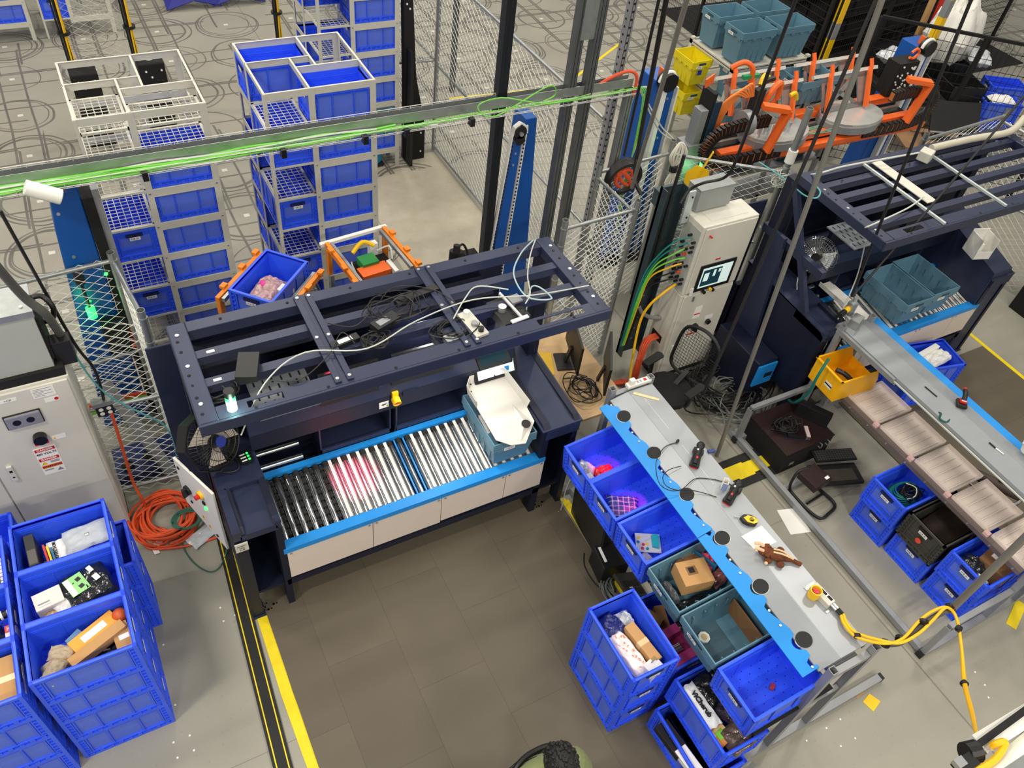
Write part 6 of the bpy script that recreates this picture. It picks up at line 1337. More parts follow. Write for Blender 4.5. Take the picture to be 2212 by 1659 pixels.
# ---------------------------------------------------------------- blue lift columns
def lift(x, y, h, label, belt=True, rz=0):
    r = thing('lift_column', label, 'lift column', (x, y, 0), rz)
    MB().prism([(.03, 0), (.42, 0), (.26, h), (.14, h)], -.10, .14, axis='y').build('column', ROYAL, r, bevel=.01)
    MB().prism([(-.16, 0), (-.03, 0), (.08, h - .1), (.02, h - .1)], -.16, -.12, axis='y').build('belt_plate', ROYAL, r)
    mb = MB(); path = [(-.19, -.14, .2), (-.02, -.14, h - .12), (.0, -.14, h - .04), (.06, -.14, h + .0), (.12, -.14, h - .04), (.125, -.14, h - .12), (.02, -.14, .2)]
    for a_, b_ in zip(path[:-1], path[1:]): mb.bar(a_, b_, .05, .012, up=(1, 0, 0) if abs(b_[2] - a_[2]) > .3 else (0, 0, 1))
    mb.build('toothed_belt', WHITE, r)
    mb = MB()
    for k in range(int((h - .3) / .04)):
        t = k / ((h - .3) / .04); z = .2 + t * (h - .34); mb.cbox((-.19 + .17 * t + .012, -.165, z), (.014, .006, .016)); mb.cbox((.02 + .105 * t - .012, -.165, z), (.014, .006, .016))
    mb.build('belt_teeth', BLKM, r)
    MB().cyl((.055, -.18, h - .08), (.055, -.10, h - .08), .062, 20).cyl((.055, -.18, h - .16), (.055, -.10, h - .16), .05, 14).build('pulley', BLACK, r, smooth=True); MB().cyl((.055, -.20, h - .09), (.055, -.18, h - .09), .02, 12).build('pulley_hub', BOLT, r)
    mb = MB(); mb.cyl((.03, -.162, h - .3), (.03, -.168, h - .3), .012, 8); mb.cyl((.02, -.162, h - .42), (.02, -.168, h - .42), .012, 8); mb.build('bolt', BOLT, r)
    MB().box(-.3, -.25, 0, .5, .3, .03).build('base', BLACK, r); return r
lift(3.52, 5.98, 2.46, 'blue lift column with a white belt behind the near workstation')
r = thing('lift_column', 'blue lift column at the left, seen through the chain-link beside the grey cabinet', 'lift column', (-.25, 5.95, 0))
MB().prism([(-.30, 0), (.10, 0), (.12, 2.58), (-.06, 2.62), (-.12, 2.2)], -.1, .12, axis='y').build('column', ROYAL, r, bevel=.01); MB().box(.12, -.12, 0, .20, .06, 2.45).build('black_rail', BLKM, r); MB().box(.20, -.10, 0, .25, .0, 2.5).build('steel_edge', BFR, r)
MB().cyl((.12, -.125, 1.75), (.12, -.135, 1.75), .015, 8).build('green_light', GLOWG, r)
mb = MB()
for z in (2.35, 1.95, 1.5): mb.cyl((-.06, -.10, z), (-.06, -.107, z), .014, 8)
mb.build('bolt', BOLT, r); MB().tube([(-.1, -.03, 2.5), (0, -.05, 2.6), (.05, -.05, 2.5)], .05, 8).build('orange_cover', ORANGE, r, smooth=True)
r = thing('white_sensor', 'white cylindrical sensor head beside the top of the left blue column', 'sensor', (-.36, 5.62, 2.70)); MB().cyl((-.08, 0, .05), (.12, -.02, -.06), .055, 14).build('body', WHITE, r, smooth=True, bevel=.006)
r = thing('signal_lamp', 'green signal lamp seen through the chain-link by the left blue column', 'signal lamp', (-.32, 5.74, 1.42)); MB().cyl((0, 0, 0), (0, 0, .10), .035, 14).build('green_lens', GLOWG, r, smooth=True); MB().cyl((0, 0, .10), (0, 0, .36), .012, 8).build('stem', BLACK, r); MB().cyl((0, 0, .36), (0, 0, .46), .04, 14).build('cap', BLACK, r, smooth=True)
lamp('POINT', 'left_signal_glow', (-.37, 5.68, 1.48), .6, (.1, 1, .25), .03)
r = thing('motor_box', 'black motor box with orange cable glands behind the left chain-link', 'motor', (-.17, 5.60 + .12, .98)); MB().box(-.12, 0, 0, .12, .1, .34).build('body', BLACK, r)
for k in range(4): MB().cyl((.06 + .01 * k, 0, .06 + .06 * k), (.13, -.04, .05 + .06 * k), .014, 8).build('orange_gland', ORCAB, r)
for k in range(6): cable('orange_cable' if k < 3 else 'green_cable', [(-1.1, 5.50 + .0 * k, .72 + .02 * k - (.14 if k > 2 else 0)), (-.7, 5.45, .70 + .02 * k - (.14 if k > 2 else 0)), (-.35, 5.48, .68 + .02 * k - (.12 if k > 2 else 0)), (-.12, 5.55, .60 + .01 * k - (.05 if k > 2 else 0))], .011, ORCAB if k < 3 else GR1, ('one of three orange cables crossing behind the left chain-link' if k < 3 else 'one of three green cables crossing low behind the left chain-link'), group='cables behind the left fence')
r = thing('floor_duct', 'grey flat duct leaning behind the left chain-link', 'duct', (0, 0, 0)); MB().bar((-.30, 5.35, .60), (-.12, 5.05, .06), .09, .06).bar((-.40, 5.5, .9), (-.30, 5.35, .6), .09, .06).build('duct', BFR, r)
r = thing('machine_pedestal', 'dark blue machine base with bolts on the floor behind the left chain-link', 'machine base', (-.24, 5.25, 0)); MB().box(-.3, -.15, .0, .28, .2, .12).build('base', mat('deep_blue_base', (28, 40, 96), .5), r); MB().cyl((0, 0, .12), (0, 0, .15), .06, 12).cyl((-.2, -.05, .12), (-.2, -.05, .15), .05, 12).build('bolt', BLKM, r)
# grippers behind the near workstation
def gripper(cx_, cy_, cz, rz, label, with_tote):
    r = thing('crate_gripper', label, 'gripper', (cx_, cy_, cz), rz)
    MB().box(-.30, -.31, -cz, -.26, -.27, -.28).build('support_leg', BFR, r); MB().box(-.30, .27, -cz, -.26, .31, -.28).build('support_leg', BFR, r)
    for s in (-1, 1):
        MB().box(-.34, s * .27, 0, .34, s * .31, .06).box(-.34, s * .27, -.3, -.28, s * .31, 0).build('orange_arm', ORNG2, r, bevel=.004)
        MB().box(-.32, s * .235, .01, .30, s * .262, .05).build('steel_guide', GALV, r)
        for x in (-.2, .08, .3): MB().box(x - .03, s * .29, .06, x + .03, s * .335, .085).build('orange_lug', ORNG2, r)
    return r
gripper(1.06, 5.42, 1.56, math.radians(44), 'orange gripper frame holding the blue crate above the back of the near workstation', True)
crate(1.06, 5.42, 1.40, math.radians(44), 'blue crate of toys held in the orange gripper behind the near workstation')
bag('toy_bag', (1.03, 5.42, 1.50), (.32, .22, .12), .8, mat('pink_mixed_toys', (206, 150, 150), .3, bump=.8, bscale=30, var=.5, vscale=40), 'clear bag of pink and purple toys in the gripper crate', seed=91)
carton('white_box', (1.14, 5.38, 1.50), (.09, .2, .09), .6, WHITE, 'white box in the gripper crate', tape=False)
carton('yellow_box', (.99, 5.26, 1.50), (.24, .06, .07), -.3, YEL, 'yellow packet with pictures in the gripper crate', 'packet', tape=False)
o = MB().ball((0, 0, 0), .035, 8).build('toy_ball', mat('hot_pink', (236, 60, 150), .4), smooth=True, loc=(1.01, 5.45, 1.60)); tag(o, 'hot pink round toy on top of the bag in the gripper crate', 'toy')
G2 = gripper(2.04, 5.62, 1.46, math.radians(-84), 'empty orange gripper frame with a green circuit board behind the near workstation', False)
MB().box(-.16, -.2, -.18, .16, .2, -.1).build('carriage', BLKM, G2); MB().box(-.12, -.10, -.1, .02, .06, -.02).build('green_board', mat('circuit_green', (40, 140, 70), .5), G2); MB().box(.0, -.16, -.1, .14, .12, -.05).build('orange_block', ORANGE, G2); MB().tube([(-.16, -.12, .0), (-.2, 0, .06), (-.16, .1, .02)], .02, 8).build('yellow_part', YEL, G2, smooth=True)
MB().box(-.22, .06, -.1, -.16, .14, .03).build('white_part', WHITE, G2); MB().box(.02, .13, -.1, .2, .17, -.04).build('white_part', WHITE, G2); MB().tube([(-.1, .1, 0), (-.05, .2, .05), (.05, .18, -.02)], .008, 6).tube([(-.1, -.16, -.05), (0, -.2, 0), (.1, -.2, -.05)], .008, 6).build('white_wire', LCAB, G2, smooth=True)
MB().box(-.4, -.34, .0, -.36, .34, .03).build('white_rod', WHITE, G2)
r = thing('dark_motor', 'black and navy motor with a cable, behind the back edge of the near workstation frame', 'motor', (2.83, 5.50, 1.22), .3); MB().cyl((0, 0, -1.22), (0, 0, .01), .03, 10).build('stand', BLACK, r); MB().cyl((0, 0, 0), (.04, .03, .18), .07, 14).build('body', BLACK, r, smooth=True); MB().cyl((.04, .03, .18), (.05, .04, .24), .035, 12).build('cap', RUB, r); MB().tube([(.05, .04, .2), (.14, .05, .2), (.16, .0, .1), (.08, -.03, .05)], .012, 6).build('cable', BLACK, r, smooth=True); MB().cbox((.02, -.07, .08), (.05, .01, .06)).build('label', PAPER, r)
carton('black_box', (3.13, 5.75, 0), (.14, .14, 1.15), 0, BLKM, 'black bracket box at the foot of the blue centre column', 'bracket', tape=False)

# ---------------------------------------------------------------- right background: robot gantry
def lift2(x, y, h, label, mirror=1):
    r = thing('lift_column', label, 'lift column', (x, y, 0))
    MB().prism([(-.26, 0), (.30, 0), (.20, h), (-.12, h)], -.05, .22, axis='y').build('column', ROYAL, r, bevel=.01)
    MB().prism([(-.10, h * .62), (.05, h * .62), (.05, h * .9), (-.02, h * .9)], -.056, -.05, axis='y').build('dark_slot', BLKM, r)
    MB().box(-.05, -.14, 0, .0, -.06, h - .05).box(.17, -.10, 0, .19, -.05, h - .1).build('belt', WHITE, r)
    MB().cyl((.0, -.16, h), (.0, -.04, h), .10, 20).build('pulley', BLACK, r, smooth=True); MB().tube([(.1 * math.cos(a_), -.1, h + .1 * math.sin(a_)) for a_ in [q * PI / 6 for q in range(7)]], .022, 8).build('belt_bend', WHITE, r, smooth=True)
    MB().cbox((-.02, .0, h + .0), (.02, .08, .2)).build('orange_pad', ORANGE, r)
    mb = MB()
    for z in (.3, .5, .7, .9): mb.cyl((.10, -.05, h * z), (.10, -.06, h * z), .015, 8)
    mb.build('bolt', BOLT, r); MB().box(-.4, -.2, 0, .4, .35, .03).build('base', BLACK, r); return r
lift2(5.62, 6.42, 2.35, 'blue lift column at the left end of the orange robot gantry')
lift2(9.72, 6.42, 2.24, 'blue lift column at the right end of the orange robot gantry')
r = thing('lift_carriage', 'black perforated carriage plate beside the right blue lift column', 'carriage', (9.35, 6.3, 1.72)); MB().box(-.18, -.1, 0, .18, .1, .42).build('plate', BLKM, r); mb = MB(); rnd = random.Random(4)
for k in range(26): a_, b_ = rnd.uniform(-.15, .15), rnd.uniform(.04, .4); mb.cyl((a_, -.1, b_), (a_, -.112, b_), .012, 6)
mb.build('white_bolt', PAPER, r); MB().tube([(.02, -.04, .52), (.1, -.04, .56), (.16, -.04, .5), (.1, -.04, .44), (.02, -.04, .46)], .018, 6).build('orange_ring', ORANGE, r, smooth=True)
r = thing('grey_control_column', 'grey metal column with a green signal light beside the left blue lift column', 'column', (5.98, 6.10, 0)); MB().box(-.12, -.12, .9, .14, .1, 1.72).box(-.06, -.1, 1.72, .04, .04, 2.12).build('housing', BFR, r, bevel=.004); MB().box(.05, -.1, 1.5, .1, .1, 2.3).build('black_plate', BLKM, r); MB().cbox((0, -.02, 2.42), (.14, .015, .10), rot=Euler((0, -.2, .3))).build('orange_handle', ORANGE, r); MB().box(.1, -.18, .9, .14, .1, 0.0).build('leg', BFR, r)
r = thing('signal_lamp', 'white ringed stack lamp lit green in front of the grey column by the robot', 'signal lamp', (6.02, 5.86, 1.30)); MB().cyl((0, 0, .0), (0, 0, .09), .035, 14).cyl((0, 0, .22), (0, 0, .31), .035, 14).build('white_ring', WHITE, r, smooth=True); MB().cyl((0, 0, .09), (0, 0, .2), .036, 14).build('lit_lens', GLOWW, r, smooth=True); MB().cyl((0, 0, .31), (0, 0, .42), .036, 14).cyl((0, 0, .2), (0, 0, .22), .037, 14).build('black_part', BLACK, r, smooth=True)
lamp('POINT', 'robot_signal_glow', (5.9, 5.84, 1.45), 1.2, (.1, 1, .2), .04)
G = thing('robot_gantry', 'orange twin-table picking robot spanning between the two blue lift columns', 'robot', (7.8, 6.1, 1.5))
MB().bar((-1.65, -.26, .02), (1.80, -.26, -.02), .10, .07).bar((-1.65, -.26, -.01), (1.8, -.26, -.05), .02, .1).build('front_beam', ORANGE, G, bevel=.004)
MB().box(-1.6, .10, .12, 1.7, .22, .20).box(-1.5, -.2, .05, 1.7, -.1, .1).build('inner_beam', ORANGE, G); MB().box(-1.6, -.2, .0, 1.7, .2, .04).build('deck_plate', BLKM, G); MB().box(-1.1, -.12, .04, .2, -.04, .07).box(-1.5, .02, .04, 1.6, .06, .1).build('steel_rail', GALV, G)
for x in (-.62, .62):
    q = MB().prism([(.46 * math.cos(2 * PI * k / 24), .30 * math.sin(2 * PI * k / 24)) for k in range(24)], 0, .035).build('turntable_top', mat('brushed_aluminium', (214, 214, 212), .3, .6), G); q.location = (x, -.06, .17)
    MB().prism([(.47 * math.cos(2 * PI * k / 24), .31 * math.sin(2 * PI * k / 24)) for k in range(24)], -.09, 0).build('turntable_skirt', BFR, q)
    for s, yy in ((-1, .02), (1, .34)):
        p_ = MB(); x0_, x1_ = -.42, .38
        p_.box(x0_, yy, .22, x1_, yy + .02, .27).box(x0_, yy, .56, x1_, yy + .02, .62).box(x0_, yy, .22, x0_ + .05, yy + .02, .6).box(x1_ - .2, yy, .22, x1_, yy + .02, .6).bar((x0_, yy + .01, .24), (.18, yy + .01, .6), .05, .02, up=(0, 1, 0)).bar((x0_, yy + .01, .6), (.18, yy + .01, .24), .05, .02, up=(0, 1, 0))
        sp = p_.build('side_plate', GALV, G); th = -.55; ct, st = math.cos(th), math.sin(th); py, pz_ = yy, .22; sp.rotation_euler = (th, 0, 0); sp.location = (x, py - (ct * py - st * pz_), pz_ - (st * py + ct * pz_))
        rl = MB().box(x0_ - .15, yy - .03, .62, x1_ + .12, yy + .01, .66).build('top_slide', mat('pale_aluminium', (226, 224, 216), .35, .3), sp)
        for xx in (-.36, .30):
            q = MB().bar((xx - .05, yy - .05, .20), (xx + .05, yy - .05, .66), .06, .03).cbox((xx + .07, yy - .05, .70), (.05, .02, .10)).build('orange_clamp', ORANGE, sp)
for nm, x0_, s in (('left', -1.60, -1), ('right', 1.55, 1)):
    pts = [(x0_ + s * .0 - s * .9, -.30, .06), (x0_ - s * .3, -.30, .05), (x0_ + s * .12, -.30, .10), (x0_ + s * .25, -.28, .25), (x0_ + s * .12, -.27, .42), (x0_ - s * .25, -.26, .47), (x0_ - s * .6, -.26, .46)]
    pl_ = spline([Vector(p) for p in pts], 7); mb = MB(); mo = MB()
    for i in range(0, len(pl_) - 1):
        a_, b_ = pl_[i], pl_[i + 1]; mb.bar(a_, a_ + (b_ - a_) * .72, .13, .07, up=(0, 1, 0)); mo.bar(a_ + (b_ - a_) * .72, b_, .09, .055, up=(0, 1, 0))
    ch = mb.build('drag_chain', BLACK, G); mo.build('orange_cable_run', mat('dim_orange_cables', (176, 96, 40), .6), ch)
for x in (-.95, 1.35):
    MB().bar((x, -.33, .10), (x + .12, -.33, .60), .10, .05).bar((x + .12, -.34, .60), (x - .16, -.20, .62), .10, .06).build('orange_bracket', ORANGE, G, bevel=.004)
mb = MB()
for k in range(6): mb.tube([(-1.55 + .02 * k, .0, .2), (-1.65 + .03 * k, -.05, .5), (-1.5 + .04 * k, -.1, .75 + .02 * k), (-1.3 + .02 * k, -.1, .7)], .014, 6)
mb.build('orange_hose', mat('bright_orange_hose', (240, 132, 58), .5), G, smooth=True)
mb = MB()
for k in range(5): mb.tube([(-1.72 + .02 * k, -.1, .7), (-1.74 + .02 * k, -.12, .3), (-1.7 + .03 * k, -.12, -.2), (-1.65 + .03 * k, -.1, -.6)], .014, 6)
mb.build('dark_hose', mat('dark_blue_hose', (22, 46, 70), .5), G, smooth=True); MB().tube([(-1.64, .04, -.5), (-1.66, .02, .0), (-1.62, .0, .5)], .05, 8).build('black_duct', BLKM, G, smooth=True)
MB().cyl((-1.35, -.2, .45), (-1.25, -.2, .45), .14, 14).build('cable_reel', BFR, G, smooth=True)
MB().tube([(-.98, .05, .62), (-.93, .05, .75), (-.8, .05, .78)], .03, 8).box(-1.15, -.1, .35, -1.02, -.02, .75).build('black_arm', BLACK, G)
MB().tube([(-.95, -.05, .5), (-.86, -.05, .72), (-.74, -.02, .74), (-.7, .0, .55)], .035, 8).tube([(-1.35, .2, .9), (-1.22, .15, .97), (-1.12, .1, .9), (-1.1, .1, .75)], .03, 8).build('orange_elbow', ORANGE, G, smooth=True)
MB().tube([(-.98, .05, .72), (-.9, .1, .80), (-.82, .06, .74)], .03, 8).tube([(-.62, -.1, .62), (-.55, -.1, .64), (-.5, -.1, .56)], .025, 8).build('yellow_part', YEL, G, smooth=True)
MB().cbox((-1.12, .1, .82), (.22, .05, .04)).build('green_connector', mat('connector_green', (40, 150, 90), .5), G)
mb = MB(); rnd = random.Random(6)
for k in range(22): x = rnd.uniform(-1.0, -.45); mb.box(x, -.2 + .006 * k, .18, x + .03, -.19 + .006 * k, .28 + rnd.uniform(0, .06))
mb.build('valve_terminal', BOLT, G)
tangle('wire_bundle', (7.9, 5.95, 1.56), .5, .08, .06, 10, .008, mat('mixed_wire', (116, 140, 120), .5, var=.6, vscale=9), 'tangle of coloured wires lying along the middle of the orange robot', 33, 1.0)
crate(7.98, 6.50, 1.74, .0, 'grey-blue crate carried between the steel plates of the orange robot', 'grey')
# rack with large crates behind the robot
r = thing('crate_rack', 'cream rack carrying large grey-blue crates and two yellow crates behind the robot', 'rack', (8.08, 7.84, 0))
for x in (0, 1.36):
    for y in (0, .94): MB().box(x, y, 0, x + .06, y + .06, 1.48).build('upright', CREAM, r)
for z in (.5, .95, 1.45): MB().box(0, 0, z - .06, 1.42, .03, z).box(0, 0, z - .06, .03, 1.0, z).box(0, .97, z - .06, 1.42, 1.0, z).box(0, 0, z - .03, 1.42, 1.0, z - .02).build('shelf_beam', CREAM, r)
for x, y, lb in ((8.42, 8.08, 'large open grey-blue crate on the rack, nearest the robot'), (9.12, 8.08, 'large grey-blue crate on the rack beside the nearest one, towards the dark cage'), (8.42, 8.60, 'large grey-blue crate at the back left of the rack'), (9.12, 8.60, 'large grey-blue crate at the back right of the rack')):
    crate(x, y, 1.46, 0, lb, 'tall', 'large crates on the rack')
crate(8.45, 8.0, .96, 0, 'grey-blue crate under the rack top, directly below the large crates', 'tall', 'large crates on the rack'); crate(8.5, 8.0, .5, 0, 'grey-blue crate low in the rack behind the robot', 'tall', 'large crates on the rack')
crate(7.92, 8.50, 1.02, PI / 2, 'upper yellow crate with a blue square sticker at the end of the rack', 'yellow', 'yellow crates on the rack'); crate(7.92, 8.50, .56, PI / 2, 'lower yellow crate at the end of the rack', 'yellow', 'yellow crates on the rack')
for (x, y, z) in ((7.92, 8.27, 1.22),): o = MB().box(-.035, -.001, -.035, .035, .001, .035).build('blue_square_sticker', mat('sticker_blue', (30, 50, 160), .5), loc=(x - .02, y, z)); tag(o, 'small dark blue square sticker on the upper yellow crate', 'sticker')
crate(10.15, 7.62, 0, .3, 'grey-blue crate with a white label on the floor below the robot', 'tall')
# dark low shelves under the gantry
r = thing('low_rack', 'grey low rack with dark grey crates under the left half of the robot', 'rack', (6.7, 6.35, 0))
for x in (0, .95, 1.85): MB().box(x, 0, 0, x + .05, .05, 1.25).build('upright', BFR, r)
MB().box(0, 0, .85, 1.9, .4, .88).box(0, 0, .45, 1.9, .4, .48).build('shelf', BFR, r)
crate(7.25, 6.60, .89, 0, 'dark grey-blue crate on the low rack, left place', 'grey', 'crates on the low rack'); crate(8.15, 6.60, .89, 0, 'dark grey-blue crate on the low rack, right place', 'grey', 'crates on the low rack')
# black mesh partition and cage
def black_mesh(name, A, B, z0, z1, label, px=.08, pz=.13, r_=.004):
    A, B = Vector((*A, 0)), Vector((*B, 0)); d = B - A; L_ = d.length; d.normalize(); root = thing(name, label, 'mesh panel', A)
    mb = MB()
    for k in range(int(L_ / px) + 1): mb.bar(d * k * px + Vector((0, 0, z0)), d * k * px + Vector((0, 0, z1)), r_, r_)
    for k in range(int((z1 - z0) / pz) + 1): mb.bar(Vector((0, 0, z0 + k * pz)), d * L_ + Vector((0, 0, z0 + k * pz)), r_ * 1.6, r_ * 1.6)
    mb.build('wire_grid', BLKM, root); mb = MB()
    k = 0
    while k * 1.4 <= L_ + .01: mb.bar(d * k * 1.4 + Vector((0, 0, 0)), d * k * 1.4 + Vector((0, 0, z1)), .05, .05); k += 1
    mb.bar(Vector((0, 0, z1)), d * L_ + Vector((0, 0, z1)), .04, .04); mb.build('frame', BLKM, root); return root
black_mesh('mesh_partition', (10.6, 8.7), (10.6, 12.6), .1, 2.6, 'black wire-mesh panel at the left side of the dark cage', .05, .1)
black_mesh('mesh_partition', (9.95, 7.3), (12.7, 4.9), .1, 2.2, 'black wire-mesh panel running down the right side in front of the blue crates')
black_mesh('mesh_partition', (10.7, 8.6), (16.5, 9.4), .1, 2.6, 'black wire-mesh panel along the far side of the dark cage', .06, .12)
DKS = mat('black_shelf_boxes', (26, 24, 24), .6, var=.3, vscale=3)
for k in range(4):
    r = thing('dark_shelving', ['first', 'second', 'third', 'fourth'][k] + ' black shelving unit inside the dark cage, counting from its left side', 'shelving', (11.2 + k * 1.25, 10.0 + .1 * k, 0), .1)
    for x in (0, 1.1): MB().box(x, 0, 0, x + .05, .7, 2.2).build('side', DKS, r)
    for z in (.3, .75, 1.2, 1.65, 2.1): MB().box(0, 0, z, 1.15, .7, z + .03).build('shelf', DKS, r)
    for z in (.33, .78, 1.23, 1.68): MB().box(.08, .05, z, .52, .6, z + .3).box(.6, .05, z, 1.08, .6, z + .28).build('stored_box', BLKM, r)
o = MB().box(10.7, 8.8, 0, 16.8, 12.8, .01).build('floor_mat', BLKM); tag(o, 'black matting on the floor of the dark cage', 'floor mat')
for (u, v), lb, wd in (((1835, 0), 'yellow and grey striped post in front of the dark cage', 0), ((2040, 0), 'yellow and grey striped post above the right blue lift', 1)):
    b_ = (P(1792, 90, 1.2), P(2008, 95, 1.6))[wd]
    r = thing('striped_post', lb, 'post', (b_.x, b_.y, 0))
    for k in range(20):
        z = k * .25; g_ = k % (4 if wd else 5) == 0; MB().box(-.05, -.05, z, .05, .05, z + .25).build('grey_band' if g_ else 'yellow_band', BFR if g_ else YEL, r)
r = thing('black_workbench', 'black bench covered with black trays, wires and boxes at the right edge', 'workbench', (12.15, 7.7, 0), -.35)
MB().box(-.9, -.7, .72, .9, .7, .78).box(-.88, -.68, 0, -.8, .68, .72).box(.8, -.68, 0, .88, .68, .72).build('table', BLKM, r)
for k, (x, y, w_, d_, h_) in enumerate(((-.45, .3, .6, .5, .25), (.35, .3, .7, .5, .3), (-.4, -.35, .6, .5, .2), (.4, -.35, .6, .5, .22))):
    mb = MB(); x0_, x1_, y0_, y1_ = x - w_ / 2, x + w_ / 2, y - d_ / 2, y + d_ / 2; z0_, z1_ = .78, .78 + h_
    mb.box(x0_, y0_, z0_, x1_, y0_ + .02, z1_).box(x0_, y1_ - .02, z0_, x1_, y1_, z1_).box(x0_, y0_, z0_, x0_ + .02, y1_, z1_).box(x1_ - .02, y0_, z0_, x1_, y1_, z1_).box(x0_, y0_, z0_, x1_, y1_, z0_ + .01); mb.build('black_tray', BLACK, r)
bag('clear_wrap', (11.6, 8.0, 1.05), (.5, .4, .2), .2, POLY, 'heap of clear wrap on the black bench beside the right lift', seed=95)
bag('clear_wrap', (12.95, 7.5, 1.1), (.5, .35, .2), .8, POLY, 'clear wrap near the blue crates on the right edge', seed=96)
q_ = P(2045, 100, 1.2); bag('white_sack', (q_.x, q_.y, 1.0), (.8, .7, .9), .3, WHITE, 'big white sack behind the mesh at the upper right', 'sack', seed=97)
for k, (cc, x) in enumerate((((190, 150, 100), 0), ((200, 50, 40), .25), ((236, 196, 30), .5))):
    b_ = P(1995 + 22 * k, 60, 1.3); o = MB().bar((b_.x, b_.y, .1), (b_.x + .15, b_.y + .2, 2.6), .10, .06).build('leaning_board', mat('board_%d' % k, cc, .6)); tag(o, ['tan board leaning behind the mesh at the top right', 'red board leaning behind the mesh at the top right', 'yellow board leaning behind the mesh at the top right'][k], 'board')
q_ = P(2165, 195, .8); crate(q_.x, q_.y, .62, -.5, 'upper blue crate with a roll in it at the right edge behind the mesh', group='crates behind the mesh')
q_ = P(2150, 245, .6); crate(q_.x - .1, q_.y, .56, -.5, 'blue crate of crumpled paper with three labels at the right edge behind the mesh', group='crates behind the mesh')
crate(q_.x - .1, q_.y, .25, -.5, 'lower blue crate under the one with crumpled paper', group='crates behind the mesh')
bag('crumpled_paper', (q_.x - .05, q_.y, .78), (.4, .25, .12), -.4, PAPER, 'crumpled paper and blue cards in the crate behind the mesh', 'paper', seed=98)
r = thing('black_monitor', 'black monitor seen from above on the bench behind the second workstation', 'monitor', P(2063, 255, 1.15)); r.rotation_euler = (math.radians(-38), 0, -.45); MB().box(-.36, -.02, -.2, .36, .02, .22).build('panel', BLACK, r, bevel=.004); MB().box(-.36, -.03, -.22, .36, .02, -.2).build('grey_edge', BFR, r)
r = thing('desk', 'wooden desk with a keyboard behind the second workstation', 'desk', P(2010, 300, .74), -.45); MB().box(-.5, -.3, -.03, .5, .3, 0).build('top', mat('wood_desk', (150, 116, 80), .5, var=.2), r)
for x, y in ((-.45, -.25), (.45, -.25), (-.45, .25), (.45, .25)): MB().box(x - .02, y - .02, -.73, x + .02, y + .02, -.03).build('leg', BLKM, r)
r = thing('keyboard', 'black keyboard on the wooden desk behind the second workstation', 'keyboard', P(2025, 298, .75), -.6); MB().box(-.22, -.07, 0, .22, .07, .02).build('case', BLACK, r); mb = MB()
for i in range(14):
    for j in range(4): mb.box(-.2 + i * .029, -.055 + j * .028, .02, -.178 + i * .029, -.035 + j * .028, .026)
mb.build('keys', mat('key_grey', (1, 1, 1)), r)
chain('chain_link_fence', (8.35, 4.95), (9.9, 5.05), .04, 2.0, 'chain-link panel at the right edge behind the second workstation', mid=(1.0,))
chain('chain_link_fence', (9.95, 5.05), (10.2, 3.7), .04, 1.9, 'chain-link panel at the right edge beside the second workstation', mid=(1.0,), posts=(0, 1))
o = MB().box(9.9, 2.8, 0, 10.6, 3.7, 1.5).build('dark_partition', BLKM); tag(o, 'plain black block at the right edge beyond the second workstation', 'partition')
# conduit over the second workstation
cable('bent_conduit', [P(2212, 255, 2.5), P(2180, 285, 2.5), P(2100, 300, 2.5), P(2012, 320, 2.48)], .035, mat('cream_conduit', (196, 190, 172), .5), 'thick cream conduit bending over the back of the second workstation', 'conduit', 12)
r = thing('junction_box', 'cream junction box where the thick conduit ends on the second workstation', 'junction box', P(2000, 335, 2.45)); MB().cbox((0, 0, 0), (.13, .12, .1), .4).build('box', CREAM, r, bevel=.01)
cable('pale_cable', [P(1690, 380, 2.0), P(1760, 376, 2.42), P(1820, 360, 2.46), P(1900, 345, 2.47), P(1985, 330, 2.5)], .009, LCAB, 'pale cable lying along the back beam of the second workstation')
cable('pale_cable', [P(1848, 510, 1.95), P(1862, 495, 2.3), P(1885, 485, 2.42), P(1960, 450, 2.42), P(1995, 425, 2.42)], .008, LCAB, 'pale cable dropping from the second workstation frame to the chrome fan')
cable('teal_cable', [P(1765, 370, 2.44), P(1760, 395, 2.42), P(1772, 415, 2.41), P(1762, 428, 2.4), P(1735, 420, 2.35), P(1700, 390, 2.1), P(1640, 350, 2.0)], .007, mat('pale_teal_cable', (90, 170, 176), .5), 'pale teal cable hanging over the left corner of the second workstation')

# ---------------------------------------------------------------- cabinets
r = thing('electrical_cabinet', 'grey-cream electrical cabinet with a 480 VOLTS danger sign at the left edge', 'cabinet', (-1.1, 4.64, 0)); FX = lambda x: x + 1.1
MB().box(-.86, 0, .06, .57, .42, 1.88).build('cabinet_body', CABW, r, bevel=.006); MB().box(-.86, .02, 0, .57, .42, .06).build('plinth', BLACK, r)
MB().box(-.10, -.018, .12, .555, 0, 1.86).build('door', CABW, r, bevel=.006); MB().box(-.85, -.018, .12, -.11, 0, 1.86).build('door', CABW, r, bevel=.006)
def face(x, z): return (FX(x), -.019, z)
def plate(nm, x, z, w_, h_, M, th=.002, par=None): q = MB().box(-w_ / 2, -th, -h_ / 2, w_ / 2, 0, h_ / 2).build(nm, M, par or r); q.location = face(x, z) if par is None else (x, -.0025, z); return q
q = plate('cp_label', -.93, 1.80, .11, .03, PAPER); text_mesh('+CP', .026, TXTK, q, (0, -.0025, 0), (PI / 2, 0, 0))
q = plate('instruction_label', -.71, 1.80, .14, .09, PAPER); mb = MB()
for k in range(6): mb.box(-.06, -.0028, .034 - .013 * k, .0 if k % 2 else .055, -.002, .036 - .013 * k)
mb.build('print_line', TXTK, q)
q = plate('red_notice_label', -.68, 1.715, .09, .04, PAPER); q2 = MB().cyl((.028, -.002, 0), (.028, -.003, 0), .014, 16).build('red_mark', RED, q)
